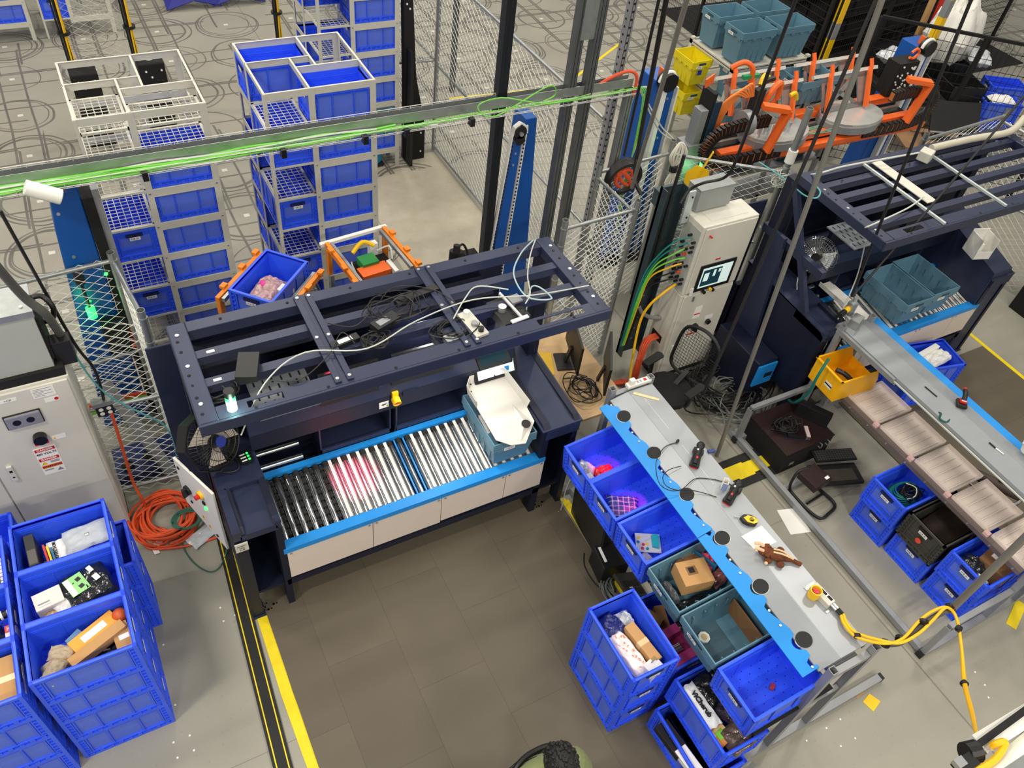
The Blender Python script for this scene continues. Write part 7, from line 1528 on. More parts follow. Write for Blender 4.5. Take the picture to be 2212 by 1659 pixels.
q = MB().box(-.11, -.025, -.06, .11, 0, .06).build('window_port', mat('smoky_clear', (150, 150, 160), .15, alpha=.8), r, bevel=.01); q.location = face(-.89, 1.60)
for x in (-.045, .04): MB().cyl((x, -.028, 0), (x, -.025, 0), .026, 14).build('port_socket', BLACK, q)
MB().box(-.115, -.012, -.065, .115, -.002, .065).build('port_frame', BLACK, q)
q = MB().cyl((0, 0, 0), (0, -.05, 0), .045, 18).build('disconnect_knob', BLACK, r, smooth=True); q.location = face(-.85, 1.39); MB().box(-.045, -.045, -.045, .045, -.03, -.02).build('red_grip', RED, q)
q = plate('round_blue_label', -.84, 1.32, .045, .045, PAPER); MB().cyl((0, -.002, 0), (0, -.003, 0), .014, 14).build('blue_mark', mat('badge_blue', (26, 44, 140)), q)
q = plate('small_warning_label', -.74, 1.335, .09, .04, PAPER); MB().prism([(-.04, -.012), (-.018, -.012), (-.029, .01)], -.003, -.002, axis='y').build('triangle', YEL, q)
q = plate('danger_sign', -.86, 1.12, .145, .30, PAPER)
for z, M_, t, tc in ((.125, RED, 'DANGER', TXTW), (.02, RED, 'DANGER', TXTW), (-.062, ORANGE, 'WARNING', TXTK)):
    b_ = MB().box(-.066, -.003, z - .016, .066, -.002, z + .016).build('sign_band', M_, q); text_mesh(t, .026, tc, q, (0, -.0035, z), (PI / 2, 0, 0), bold=.0006)
text_mesh('480 VOLTS', .028, TXTK, q, (0, -.0025, .082), (PI / 2, 0, 0), bold=.0006)
for x, z in ((-.04, -.02), (.04, -.115)): MB().prism([(x - .022, z - .016), (x + .022, z - .016), (x, z + .018)], -.003, -.002, axis='y').build('hazard_triangle', YEL if x < 0 else BFR, q)
for k in range(5): MB().box(-.0 if k < 3 else -.06, -.003, -.012 - .008 * k - (.06 if k > 2 else 0), .06 if k < 3 else .0, -.002, -.009 - .008 * k - (.06 if k > 2 else 0)).build('print_line', TXTK, q)
q = MB().box(-.018, -.02, -.08, .018, 0, .08).build('latch', CABW, r, bevel=.004); q.location = face(-1.115, 1.10); MB().cyl((0, -.021, -.035), (0, -.02, -.035), .009, 10).cbox((0, -.02, .03), (.02, .002, .025)).build('key_slot', TXTK, q)
r = thing('transformer_box', 'grey steel box bolted on top of the left electrical cabinet', 'electrical box', (-1.0, 4.68, 1.95))
MB().box(-.5, 0, 0, .41, .27, .50).build('housing', CABG, r, bevel=.003); MB().box(-.5, -.0, .5, .42, .28, .508).box(-.5, -.012, .46, .42, 0, .508).build('lid', GALV, r); mb = MB()
for x, y in ((.36, .05), (.36, .22), (.15, .05), (.38, .14)): mb.cyl((x, y, .508), (x, y, .516), .012, 8)
mb.build('lid_bolt', BOLT, r); MB().box(-.5, -.03, -.07, .46, .30, 0).build('black_base', BLKM, r); q = MB().box(-.0, -.003, -.09, .1, 0, .09).build('spec_label', PAPER, r); q.location = (.18, -.001, .18); q.location.x = .0
MB().box(.41, .02, .05, .43, .25, .42).build('side_bracket', BLKM, r); MB().box(.43, .04, -.05, .55, .14, .16).build('black_bracket', BLACK, r, bevel=.004)
cable('black_conduit', [P(-20, 560, 3.0), P(50, 640, 2.6), P(100, 680, 2.4), P(135, 730, 2.05), P(148, 745, 1.9)], .028, mat('dark_flex', (84, 84, 78)), 'thick dark conduit curving down onto the left cabinet', 'conduit', 12)
cable('black_hose', [P(62, 645, 2.42), P(90, 640, 2.42), P(115, 665, 2.35), P(112, 690, 2.2), P(92, 695, 2.1)], .018, BLACK, 'black hose loop on the side of the grey box above the left cabinet', 'hose', 10)
r = thing('conduit_elbow', 'grey conduit elbow fitting at the right top corner of the left cabinet', 'fitting', P(150, 750, 1.9)); MB().tube([(-.02, 0, .06), (0, 0, 0), (.0, .0, -.06)], .035, 10).build('elbow', GALV, r, smooth=True)
r = thing('outlet_box', 'black box with four white outlets hung on the chain-link beside the left cabinet', 'outlet', PY(226, 882, 4.86)); MB().cbox((0, 0, 0), (.12, .05, .11)).build('box', BLACK, r); MB().cbox((0, 0, .075), (.15, .07, .04)).build('steel_cap', GALV, r)
for x in (-.025, .03):
    for z in (-.025, .02): MB().cyl((x, -.026, z), (x, -.03, z), .017, 12).build('outlet_face', PAPER, r)
b_ = PY(226, 870, 4.86)
cable('power_cable', [PY(0, 455, 4.86), PY(75, 590, 4.86), PY(160, 740, 4.86), PY(205, 800, 4.86), b_], .011, BLACK, 'black drop cord running from the upper left to the four-outlet box', n=8)
cable('extension_cable', [PY(240, 890, 4.84), PY(262, 960, 4.82), PY(285, 1035, 4.78), P(305, 1075, .25), P(318, 1100, .06), P(322, 1130, .03), P(312, 1165, .03)], .012, ORCAB, 'orange extension cord dropping from the outlets to the coil on the floor', n=8)
cable('teal_cable', [PY(118, 690, 4.9), PY(150, 745, 4.88), PY(195, 815, 4.86), PY(240, 858, 4.85), PY(300, 890, 4.85), PY(350, 915, 4.84), PY(372, 945, 4.82), PY(382, 985, 4.8)], .007, mat('pale_teal_cable', (1, 1, 1)), 'pale teal cord sagging across the chain-link to the workstation')
rnd = random.Random(11); mb = MB()
for k in range(16):
    cx_, cy_ = rnd.uniform(-.04, .04), rnd.uniform(-.04, .04); rx, ry = rnd.uniform(.13, .27), rnd.uniform(.14, .28); a0 = rnd.uniform(0, 6)
    mb.tube([(cx_ + rx * math.cos(a0 + i * .45) , cy_ + ry * math.sin(a0 + i * .45), .012 + .006 * k + .004 * math.sin(i)) for i in range(rnd.choice((13, 14, 15)))], .0105, 6)
o = mb.build('orange_cord_coil', ORCAB, smooth=True, loc=(-.24, 4.58, 0)); tag(o, 'big coil of orange extension cord on the floor left of the near workstation', 'cable coil')
Zf = lambda *q: [P(u, v, .014) for u, v in q]
cable('extension_cable', Zf((318, 1128), (308, 1160), (318, 1182), (345, 1186), (400, 1180), (440, 1170), (470, 1160)), .011, ORCAB, 'orange cord tail running from the coil under the workstation', n=8)
cable('extension_cable', Zf((330, 1140), (328, 1165), (345, 1176), (365, 1165), (360, 1145), (340, 1140)), .011, ORCAB, 'small loop of orange cord in front of the coil', n=8)
cable('extension_cable', Zf((390, 1128), (412, 1122), (415, 1138), (400, 1148), (385, 1142)), .011, ORCAB, 'small loop of orange cord right of the coil', n=8)
mb = MB()
for k in range(5): mb.tube([(.09 * math.cos(i * .6 + k) * (1 + .1 * k), .08 * math.sin(i * .6 + k) * (1 + .08 * k), .10 + .004 * k) for i in range(12)], .006, 6)
o = mb.build('green_cord_coil', mat('dark_green_cord', (50, 100, 84), .5), smooth=True, loc=(-.10, 4.46, 0)); tag(o, 'dark green cord coil lying on the orange coil', 'cable coil')
cable('extension_cable', [P(383, 1135, .03), P(395, 1180, .012), P(418, 1215, .012), P(450, 1235, .012), P(472, 1228, .012), P(487, 1200, .02), P(490, 1180, .1)], .006, mat('dark_green_cord', (1, 1, 1)), 'dark green cord looping over the floor to the workstation')
o = MB().add([P(328, 1178, .02), P(352, 1152, .03), P(362, 1158, .02), P(338, 1186, .02)], [(0, 1, 2, 3)]).build('cord_wrapper', mat('clear_wrapper', (200, 190, 184), .2)); tag(o, 'clear cable wrapper on the orange cord', 'wrapper')
o = MB().add([P(328, 1186, .01), P(340, 1183, .01), P(346, 1194, .01), P(334, 1198, .01)], [(0, 1, 2, 3)]).build('paper_tag', PAPER); tag(o, 'small white paper scrap below the orange coil', 'paper')
bag('clear_bag', P(435, 1160, .01), (.22, .14, .03), .5, POLY, 'thin clear bag on the floor by the white control door', seed=101)

# right cabinet ----------------------------------------------------
CXo, CYo = 5.10, 4.38
r = thing('control_cabinet', 'tall cream control cabinet with a touch screen in front of the angled fence', 'cabinet', (CXo, CYo, 0))
MB().box(-.33, 0, .05, .33, .28, 1.18).build('lower_body', CABW, r, bevel=.006); MB().box(-.33, 0, 1.19, .33, .28, 2.0).build('upper_body', CABW, r, bevel=.006)
MB().box(-.30, -.014, .10, .32, 0, 1.17).build('lower_door', CABW, r, bevel=.008); MB().box(-.30, -.014, 1.21, .32, 0, 1.98).build('upper_door', CABW, r, bevel=.008); MB().box(-.33, .0, 0, .33, .28, .05).build('plinth', BLACK, r)
MB().box(-.2, .06, 2.0, .24, .22, 2.004).build('top_plate', CABW, r)
def pf(nm, x, z, w_, h_, M, th=.002): q = MB().box(-w_ / 2, -th, -h_ / 2, w_ / 2, 0, h_ / 2).build(nm, M, r); q.location = (x - CXo, -.015, z); return q
q = pf('touch_screen', 5.10, 1.38, .44, .32, BLACK, .012); MB().box(-.185, -.0135, -.12, .185, -.0125, .125).build('display', SCRN, q); MB().box(-.17, -.0145, -.10, .06, -.0138, .10).build('dark_field', SCRD, q); MB().box(-.15, -.0152, -.04, -.09, -.0147, .06).box(-.04, -.0152, .0, -.01, -.0147, .08).box(.02, -.0152, .04, .05, -.0147, .08).build('icon', SCRN, q)
q = pf('warning_strip', 5.07, 1.58, .06, .016, RED)
for x, z, M_, nm in ((5.02, 1.19, BLACK, 'push_button'), (5.09, 1.21, YEL, 'yellow_ring'), (5.13, 1.19, BLACK, 'push_button')): q = MB().cyl((0, 0, 0), (0, -.03, 0), .018, 12).build(nm, M_, r, smooth=True); q.location = (x - CXo, -.015, z + (.0))
q = MB().cyl((0, 0, 0), (0, -.03, 0), .010, 10).build('red_lamp', RED, r); q.location = (4.86 - CXo, -.015, 1.90)
q = MB().cyl((0, 0, 0), (0, -.03, 0), .042, 16).build('main_switch', BLACK, r, smooth=True); q.location = (5.07 - CXo, -.015, .70); MB().cbox((0, -.04, 0), (.022, .03, .09)).build('switch_handle', BLACK, q)
q = MB().cyl((0, 0, 0), (0, -.03, 0), .028, 16).build('aux_switch', BLACK, r, smooth=True); q.location = (5.24 - CXo, -.015, .72)
q = pf('aux_label', 5.24, .78, .10, .05, PAPER); q = pf('data_label', 5.05, .90, .09, .16, PAPER); MB().box(-.04, -.003, -.03, .04, -.002, -.015).build('red_band', RED, q)
q = pf('danger_label', 5.05, .58, .11, .07, PAPER); MB().box(-.05, -.003, .008, .05, -.002, .03).build('red_band', RED, q); text_mesh('480 VOLTS', .02, TXTK, q, (0, -.0025, -.015), (PI / 2, 0, 0), bold=.0005)
for z in (1.23, .45): q = pf('latch', 4.86, z, .03, .09, WHITE, .012)
q = pf('keys', 4.92, 1.12, .02, .06, GALV, .01)
mb = MB(); mo = MB()
rnd = random.Random(8)
for i in range(11):
    for j in range(3):
        y, z = .05 + .07 * j, 1.86 - i * .055 - .012 * j
        if rnd.random() < .25: continue
        o2 = i in (4, 8) and j < 2; MB().cyl((-.33, y, z), (-.375, y, z), .013, 8).build('orange_connector' if o2 else 'black_connector', ORCAB if o2 else BLACK, r)
MB().box(-.335, .02, 1.22, -.329, .26, 1.94).build('connector_plate', CABG, r)
for k in range(7):
    M_ = (TEAL, TEAL, GR1, GR1, mat('yellow_cable', (1, 1, 1)), BLACK, BLACK)[k]; z = 1.85 - k * .08
    cable('connector_cable', [(4.73, 4.46 + .02 * (k % 3), z), (4.62, 4.50, z - .03), (4.50, 4.56 + .01 * k, z - .2), (4.42 + .012 * k, 4.62, z - .55), (4.40 + .012 * k, 4.64, .4)], .008, M_,
          ('upper teal', 'lower teal', 'upper green', 'lower green', 'yellow', 'upper black', 'lower black')[k] + ' cable from the connector panel down the metal channel' , group='cables from the connector panel')
cable('yellow_cable', [(4.73, 4.47, 1.28), (4.60, 4.46, 1.22), (4.50, 4.50, 1.05), (4.46, 4.52, .8), (4.40, 4.4, .35), (4.30, 4.2, .05)], .013, mat('yellow_cable', (1, 1, 1)), 'yellow cable from the lowest orange connector of the cream cabinet to the floor', n=8)
for k in range(4): cable('orange_power_cable', [(4.77, 4.50 + .02 * k, .52), (4.66 - .01 * k, 4.50 + .02 * k, .50 - .01 * k), (4.56 - .02 * k, 4.44, .30), (4.52 - .03 * k, 4.40, .08), (4.40 - .05 * k, 4.5, .02)], .014, ORCAB, ['first', 'second', 'third', 'fourth'][k] + ' thick orange power cable from the cream cabinet side, counted towards the fence', group='orange power cables', n=8)
MB().box(-.335, .08, .47, -.328, .24, .56).build('gland_plate', BLACK, r)
cable('braided_hose', [(4.77, 4.56, .75), (4.66, 4.60, .76), (4.55, 4.62, .84), (4.48, 4.62, .95)], .022, GALV, 'braided steel hose on the side of the cream cabinet', 'hose', 8)
r = thing('cable_channel', 'dark perforated steel cable channel standing left of the cream cabinet', 'channel', (4.56, 4.72, 0)); MB().box(-.10, 0, .2, .14, .03, 2.28).box(-.10, -.07, .2, -.09, .03, 2.28).box(.13, -.07, .2, .14, .03, 2.28).build('channel', mat('dark_galvanised', (70, 84, 90), .4, .6), r); mb = MB()
for k in range(26): mb.cbox((-.06 + .1 * (k % 2), -.002, .3 + k * .075), (.022, .004, .012))
mb.build('slot', GALV, r)
cable('black_cable', [(4.58, 4.70, 2.6), (4.55, 4.68, 2.2), (4.53, 4.67, 1.2), (4.40, 4.66, .5)], .016, BLACK, 'thick black cable inside the dark cable channel', n=8)
r = thing('perforated_box', 'galvanised perforated box on top of the cream cabinet', 'box', (5.02, 4.60, 2.02)); MB().box(-.20, 0, 0, .20, .18, .22).build('box', mat('perforated_steel', (176, 180, 180), .45, .5, bump=.8, bscale=350, var=.15, vscale=200), r); MB().box(-.205, -.005, .22, .205, .185, .226).build('lid', GALV, r)
r = thing('bracket', 'pale metal bracket standing left of the perforated box', 'bracket', (4.73, 4.60, 1.92)); MB().box(-.05, 0, 0, .03, .02, .34).build('plate', mat('pale_zinc', (196, 206, 208), .4, .4), r); MB().cyl((0, -.002, .06), (0, -.008, .06), .01, 8).cyl((0, -.002, .28), (0, -.008, .28), .01, 8).build('bolt', BLKM, r)
r = thing('junction_box', 'small dark grey box left of the perforated box on the cream cabinet', 'junction box', (4.60, 4.755, 2.02)); MB().box(-.1, 0, 0, .1, .12, .16).build('box', mat('slate_box', (70, 86, 90), .5, .3), r, bevel=.004)
q_ = Vector((5.62, 5.50, 1.75)); r = thing('yellow_tag', 'yellow tag hanging on the angled chain-link panel', 'tag', q_, -.62); MB().prism([(-.12, -.14), (.02, -.18), (.12, -.06), (.1, .06), (-.04, .1), (-.13, 0)], -.06, -.05, axis='y').build('tag', YEL, r); MB().bar((-.02, -.06, -.1), (.08, -.06, .28), .035, .01).build('strap', YEL, r)
r = thing('rope_bundle', 'white rope bundle tied on the fence post behind the cable channel', 'rope', (5.33, 5.60, 1.6))
mb = MB()
for k in range(9):
    a_ = -.5 + k * .12; mb.tube([(0, -.02, .20), (.10 * math.sin(a_ * 3), -.04 - .01 * (k % 3), .36), (.03 * math.sin(a_), -.03, .50), (-.08 * math.cos(a_), -.03, .36), (0, -.02, .2), (.07 * math.sin(a_ * 4), -.04, .05), (0, -.03, -.08)], .009, 5)
mb.build('rope', mat('white_rope', (222, 218, 204), .8), r, smooth=True); MB().cyl((0, -.03, .17), (0, -.03, .23), .045, 10).build('black_tie', BLACK, r)
mb = MB()
for k in range(5): mb.tube([(.19 * math.cos(i * PI / 6), -.02 - .012 * k, .19 * math.sin(i * PI / 6) * (1 - .04 * k)) for i in range(13)], .024, 8)
o = mb.build('black_hose_coil', BLACK, smooth=True, loc=(4.72, 5.64, 1.80)); tag(o, 'coil of thick black hose hung on the fence beside the tall struts', 'hose coil')
mb = MB()
for k in range(3): mb.tube([(.10 * math.cos(i * PI / 5 + k), -.02, .10 * math.sin(i * PI / 5)) for i in range(8)], .02, 8)
o = mb.build('orange_hose', ORCAB, smooth=True, loc=(4.72, 5.60, 1.80)); tag(o, 'orange cable inside the black hose coil', 'cable')
# leaning pipes by the cabinet
def pole(a_, b_, rad, M, label, nm='pole', n=14): o = MB().cyl(a_, b_, rad, n).build(nm, M, smooth=True); return tag(o, label, 'pole')
pole(P(1548, 985, .0), P(1905, 0, 4.5) + (P(1905, 0, 4.5) - P(1548, 985, 0)) * .25, .020, mat('grey_conduit', (1, 1, 1)), 'long grey conduit crossing the picture from the top down to the near bench', 'conduit')
r = thing('fence_post', 'tall silver post with a white wrapped collar at the right end of the fence', 'post', (6.33, 5.0, 0)); MB().pipe((0, 0, 0), (0, 0, 2.62), .035, .004, 18).build('tube', GALV, r, smooth=True); MB().cyl((0, 0, 2.02), (0, 0, 2.16), .05, 12).build('white_wrap', WHITE, r, smooth=True); mb = MB()
for z in (1.2, 1.75, 1.95): mb.cyl((0, 0, z), (0, 0, z + .02), .04, 14)
mb.build('clamp_band', BOLT, r)
tangle('wire_bundle', (6.33, 5.0, 1.72), .12, .12, .2, 8, .005, LCAB, 'tangle of pale wires round the silver post', 44, 1.3)
for (u0, v0, z0_), (u1, v1, z1_), rad, M_, lb in (
    ((1447, -40, 4.2), (1375, 340, 2.2), .020, BLACK, 'thick black cable hanging in front of the robot, leftmost of the overhead cables'),
    ((1432, -40, 4.2), (1348, 335, 2.3), .012, BLACK, 'thinner black cable beside the leftmost overhead cable'),
    ((1492, -30, 4.4), (1365, 405, 2.0), .018, mat('grey_conduit', (1, 1, 1)), 'slim grey pipe slanting down to the black hose coil'),
    ((1730, -30, 4.6), (1660, 155, 3.9), .012, BLACK, 'black overhead cable left of the middle, upper length'),
    ((1905, -30, 4.4), (1520, 850, 1.2), .014, BLACK, 'long black cable slanting over the robot down to the office chair'),
    ((2110, -30, 4.4), (1840, 640, 1.7), .013, BLACK, 'long black cable falling to the small grey box on the far bench'),
    ((2260, 150, 3.6), (1842, 640, 1.7), .011, BLACK, 'black cable from the right edge to the small grey box on the far bench')):
    a_, b_ = P(u0, v0, z0_), P(u1, v1, z1_); mid = (a_ + b_) / 2 - Vector((0, 0, .06)); cable('overhead_cable', [a_, mid, b_], rad, M_, lb, n=8)
cable('overhead_cable', [P(1660, 155, 3.9), P(1600, 320, 3.0), P(1570, 380, 2.6), P(1520, 395, 2.5), P(1490, 410, 2.4), P(1470, 440, 2.3)], .013, BLACK, 'black overhead cable left of the middle, lower length bending onto the cream cabinet', n=8)
cable('overhead_cable', [P(1375, 340, 2.2), P(1372, 390, 2.0), P(1385, 420, 1.9)], .02, BLACK, 'lower end of the thick black cable joining the hose coil', n=8)
r = thing('drop_box', 'small grey box with a yellow and black plug above the far bench end', 'electrical box', P(1838, 665, 1.45)); MB().cbox((0, 0, 0), (.07, .07, .14)).build('box', GALV, r, bevel=.004); MB().cyl((0, 0, .07), (0, 0, .13), .02, 10).build('gland', BOLT, r); MB().cyl((-.03, 0, 0), (-.10, -.02, 0), .028, 12).build('yellow_plug', YEL, r, smooth=True); MB().cyl((-.10, -.02, 0), (-.18, -.04, -.01), .028, 12).build('black_plug', BLACK, r, smooth=True)
r = thing('drop_box', 'grey steel box standing on the far end of the far bench top', 'electrical box', P(1845, 702, 1.302), .4); MB().cbox((0, 0, .045), (.14, .09, .09)).build('box', GALV, r, bevel=.003)
# office chair behind the near bench
r = thing('office_chair', 'black office chair with a mesh back between the near bench and the cream cabinet', 'chair', (4.45, 3.86, 0), .25)
MB().prism([(.25 * math.cos(2 * PI * k / 20), .24 * math.sin(2 * PI * k / 20)) for k in range(20)], .44, .51).build('seat', BLKM, r, bevel=.02)
MB().cyl((0, 0, .1), (0, 0, .44), .028, 12).build('gas_column', BOLT, r)
for k in range(5): a_ = 2 * PI * k / 5; MB().bar((0, 0, .1), (.3 * math.cos(a_), .3 * math.sin(a_), .06), .04, .03).cyl((.3 * math.cos(a_), .3 * math.sin(a_) - .015, .03), (.3 * math.cos(a_), .3 * math.sin(a_) + .015, .03), .03, 10).build('leg', BLACK, r)
for s in (-1, 1): MB().bar((.0, s * .25, .46), (.0, s * .27, .68), .05, .02).build('arm_post', BLACK, r); MB().prism([(-.12, s * .27 - .04), (.12, s * .27 - .045), (.14, s * .27), (.12, s * .27 + .045), (-.12, s * .27 + .04)], .68, .71).build('armrest', RUB, r, bevel=.01)
loop = [(.26, -.20, .55), (.29, -.23, .75), (.33, -.20, 1.0), (.35, 0, 1.08), (.33, .20, 1.0), (.29, .23, .75), (.26, .20, .55), (.25, 0, .52), (.26, -.20, .55)]
MB().tube(loop, .018, 8).build('back_frame', BLACK, r, smooth=True)
mb = MB()
for k in range(15): z = .56 + k * .033; w_ = .21; x = .27 + .06 * (k / 14); mb.bar((x, -w_, z), (x, w_, z), .003, .003)
for k in range(14): y = -.2 + k * .031; mb.bar((.27, y, .56), (.33, y, 1.03), .003, .003)
mb.build('mesh_back', BLKM, r)
MB().bar((.05, 0, .46), (.26, 0, .6), .05, .03).build('back_stem', BLACK, r)
# desk area between workstation and bench
r = thing('wood_table', 'light wooden table with two dark monitors between the workstation and the near bench', 'table', (3.42, 4.22, 0)); MB().box(-.22, -.55, .72, .38, .62, .75).build('top', mat('plywood', (206, 172, 128), .6, var=.12, vscale=4), r)
for x, y in ((-.19, -.5), (.34, -.5), (-.19, .57), (.34, .57)): MB().box(x - .02, y - .02, 0, x + .02, y + .02, .72).build('leg', GALV, r)
for k, (c_, rz, w_, lb) in enumerate((((3.55, 4.35, 1.0), 1.25, .5, 'left dark monitor standing on the wooden table, seen from the side'), ((3.72, 4.02, .98), 1.0, .52, 'right dark monitor standing on the wooden table behind the bench post'))):
    r = thing('black_monitor', lb, 'monitor', c_); r.rotation_euler = (0, 0, rz); MB().box(-w_ / 2, -.012, -.17, w_ / 2, .012, .17).build('panel', BLACK, r, bevel=.004); MB().box(-w_ / 2 + .02, -.0135, -.15, w_ / 2 - .02, -.0125, .15).build('screen', mat('off_screen', (34, 32, 30), .2), r); MB().bar((0, .02, -.05), (0, .06, -.245), .05, .02).cbox((0, .06, -.24), (.22, .18, .015)).build('stand', BLACK, r)
carton('yellow_cloth', (3.30, 4.42, .752), (.16, .3, .012), -.4, mat('yellow_cloth', (236, 190, 60), .8, bump=.5), 'folded yellow cloth on the wooden table', 'cloth', tape=False)
r = thing('spray_bottle', 'white bottle with a red label on the back of the wooden table', 'bottle', (3.28, 4.70, .752)); MB().cyl((0, 0, 0), (0, 0, .16), .035, 14).build('body', WHITE, r, smooth=True); MB().cyl((0, 0, .05), (0, 0, .1), .0356, 14).build('red_label', RED, r); MB().cyl((0, 0, .16), (0, 0, .2), .014, 10).build('cap', BLACK, r)
tangle('cable_tangle', (3.46, 3.98, .76), .16, .2, .08, 8, .005, BLACK, 'black cables on the wooden table at the bench post', 55, 1.2)
# things on the floor under the near bench, left side
r = thing('black_monitor', 'black monitor standing on the floor under the farthest shelf crate', 'monitor', (3.03, 2.98, .28)); r.rotation_euler = (0, .12, 1.45); MB().box(-.30, -.02, -.26, .30, .02, .20).build('panel', BLACK, r, bevel=.004); MB().box(-.28, .021, -.24, .28, .023, .18).build('screen', mat('off_screen', (1, 1, 1)), r)
r = thing('keyboard', 'black keyboard standing on edge under the second shelf crate', 'keyboard', (3.12, 2.88, .20)); r.rotation_euler = (0, -.9, 1.5); MB().box(-.2, -.07, 0, .2, .07, .02).build('case', BLACK, r); mb = MB()
for i in range(14):
    for j in range(5): mb.box(-.19 + i * .027, -.058 + j * .024, .02, -.168 + i * .027, -.038 + j * .024, .026)
mb.build('keys', mat('key_grey', (1, 1, 1)), r)
r = thing('black_box', 'black box with a white strip on the floor below the second shelf crate', 'box', (3.00, 2.60, 0), -.15); MB().box(-.10, -.12, 0, .14, .12, .26).build('box', BLACK, r, bevel=.004); MB().box(-.07, -.06, .2605, -.045, .09, .262).build('white_strip', PAPER, r)
r = thing('black_crate_lid', 'dark board with white handwriting leaning under the shelf crates', 'board', (3.05, 2.02, .14)); r.rotation_euler = (0, .5, 0); MB().box(-.12, -.42, 0, .12, .42, .03).build('board', mat('charcoal_board', (44, 44, 42), .6), r); text_mesh('now', .09, TXTW, r, (-.02, .2, .031), (0, 0, -PI / 2)); 
mb = MB()
for i in range(4):
    for j in range(9): mb.box(-.09 + i * .05, -.36 + j * .08, .03, -.055 + i * .05, -.30 + j * .08, .034)
mb.build('rib', BLKM, r)
tangle('cable_tangle', (3.02, 2.38, 0), .18, .20, .08, 9, .006, mat('grey_cable', (110, 116, 112), .5), 'grey cable tangle on the floor beside the black box with a white strip', 66, 1.1)
cable('black_cable', Zf((1262, 1195), (1264, 1225), (1290, 1265), (1330, 1285), (1365, 1272)), .006, BLACK, 'thin black cable curving over the mat edge to the three-high crate stack')
cable('grey_cable', [P(1238, 1025, .6), P(1225, 1050, .4), P(1218, 1075, .2), P(1212, 1100, .02), P(1206, 1106, .01)], .005, LCAB, 'grey cable hanging from the far shelf crate to the floor')
tangle('cable_tangle', (5.35, 3.95, .0), .55, .42, .25, 22, .008, BLACK, 'mass of black and grey cables on the floor at the side of the second workstation', 77, 1.1)
tangle('cable_tangle', (5.30, 3.70, .02), .40, .35, .2, 10, .006, mat('grey_cable', (1, 1, 1)), 'grey cables among the black ones at the side of the second workstation', 78, 1.1)
cable('teal_bundle', [P(1790, 775, 1.2), P(1765, 815, 1.0), P(1745, 850, .7), P(1715, 870, .4), P(1700, 860, .2)], .014, TEAL, 'teal cable bundle hanging down the end frame of the far bench', n=8)
cable('pale_cable', [P(1870, 520, 2.2), P(1850, 600, 1.6), P(1810, 690, 1.2), P(1770, 770, .8), P(1725, 830, .3), P(1690, 850, .05)], .006, LCAB, 'pale cable falling from the chrome fan to the floor')
cable('pale_cable', [P(1760, 580, 1.5), P(1730, 590, 1.4), P(1722, 610, 1.3), P(1720, 630, 1.2), P(1700, 650, 1.1), P(1705, 660, 1.05), P(1740, 664, 1.0)], .006, LCAB, 'pale wire wriggling down the dark side of the second workstation')
r = thing('rear_module', 'dark navy machine body with a sky-blue panel at the left side of the second workstation', 'machine', (5.47, 4.05, 0)); MB().box(-.03, -.35, 0, .24, .3, .62).build('body', NAVYD, r, bevel=.01); MB().box(-.02, -.37, .30, .23, -.352, .58).build('blue_panel', SKYB, r); MB().box(.10, -.375, .40, .2, -.371, .46).build('dark_slot', BLKM, r)
MB().prism([(-.0, .62), (.3, .62), (.3, 1.8), (.12, 1.8)], .18, .22, axis='x').build('side_plate', NAVY, r)

# ---------------------------------------------------------------- person
SKIN = mat('skin', (196, 140, 108), .6); HAIR = mat('black_hair', (16, 14, 14), .6, bump=1.0, bscale=60, var=.2); SHIRT = mat('olive_green_shirt', (128, 136, 92), .85, bump=.3, bscale=30, var=.12)
hx, hy = 1.43, 1.05
pr = thing('person', 'seated person with black hair and an olive green shirt at the bottom edge', 'person', (hx, hy, 0), 0)
def skin_mesh(name, verts, edges, M, par, lvl=2):
    me = bpy.data.meshes.new(name); me.from_pydata([v[:3] for v in verts], edges, []); me.materials.append(M)
    o = bpy.data.objects.new(name, me); C.objects.link(o); o.parent = par
    o.modifiers.new('skin', 'SKIN'); sk = me.skin_vertices[0].data
    for i, v in enumerate(verts): sk[i].radius = (v[3], v[4] if len(v) > 4 else v[3])
    sk[0].use_root = True
    for i in range(1, len(verts)): sk[i].use_root = False
    s_ = o.modifiers.new('sub', 'SUBSURF'); s_.levels = lvl; s_.render_levels = lvl; return o
# body: pelvis, chest, neck, arms forward, thighs forward (faces -y)
bv = [(0, .06, .55, .11, .08), (0, .08, .75, .10, .07), (0, .06, .98, .10, .07), (0, .04, 1.10, .07, .06), (0, .0, 1.20, .055), (0, -.01, 1.27, .06),
      (-.17, .05, 1.06, .05), (-.24, -.03, .86, .042), (-.17, -.22, .76, .042), (-.12, -.32, .75, .032),
      (.17, .05, 1.06, .05), (.24, -.03, .86, .042), (.17, -.22, .76, .042), (.12, -.32, .75, .032),
      (-.10, -.02, .53, .09), (-.13, -.36, .52, .07), (-.13, -.40, .10, .05), (-.13, -.52, .05, .04), (.10, -.02, .53, .09), (.13, -.36, .52, .07), (.13, -.40, .10, .05), (.13, -.52, .05, .04)]
be = [(0, 1), (1, 2), (2, 3), (3, 4), (4, 5), (3, 6), (6, 7), (7, 8), (8, 9), (3, 10), (10, 11), (11, 12), (12, 13), (0, 14), (14, 15), (15, 16), (16, 17), (0, 18), (18, 19), (19, 20), (20, 21)]
body = skin_mesh('body', bv, be, SKIN, pr)
sv = [(0, .10, .60, .165, .135), (0, .12, .78, .165, .125), (0, .10, .98, .185, .135), (0, .05, 1.12, .15, .12), (0, .02, 1.18, .08), (-.18, .06, 1.08, .11), (-.25, -.02, .87, .07), (-.21, -.13, .80, .058), (.18, .06, 1.08, .11), (.25, -.02, .87, .07), (.21, -.13, .80, .058)]
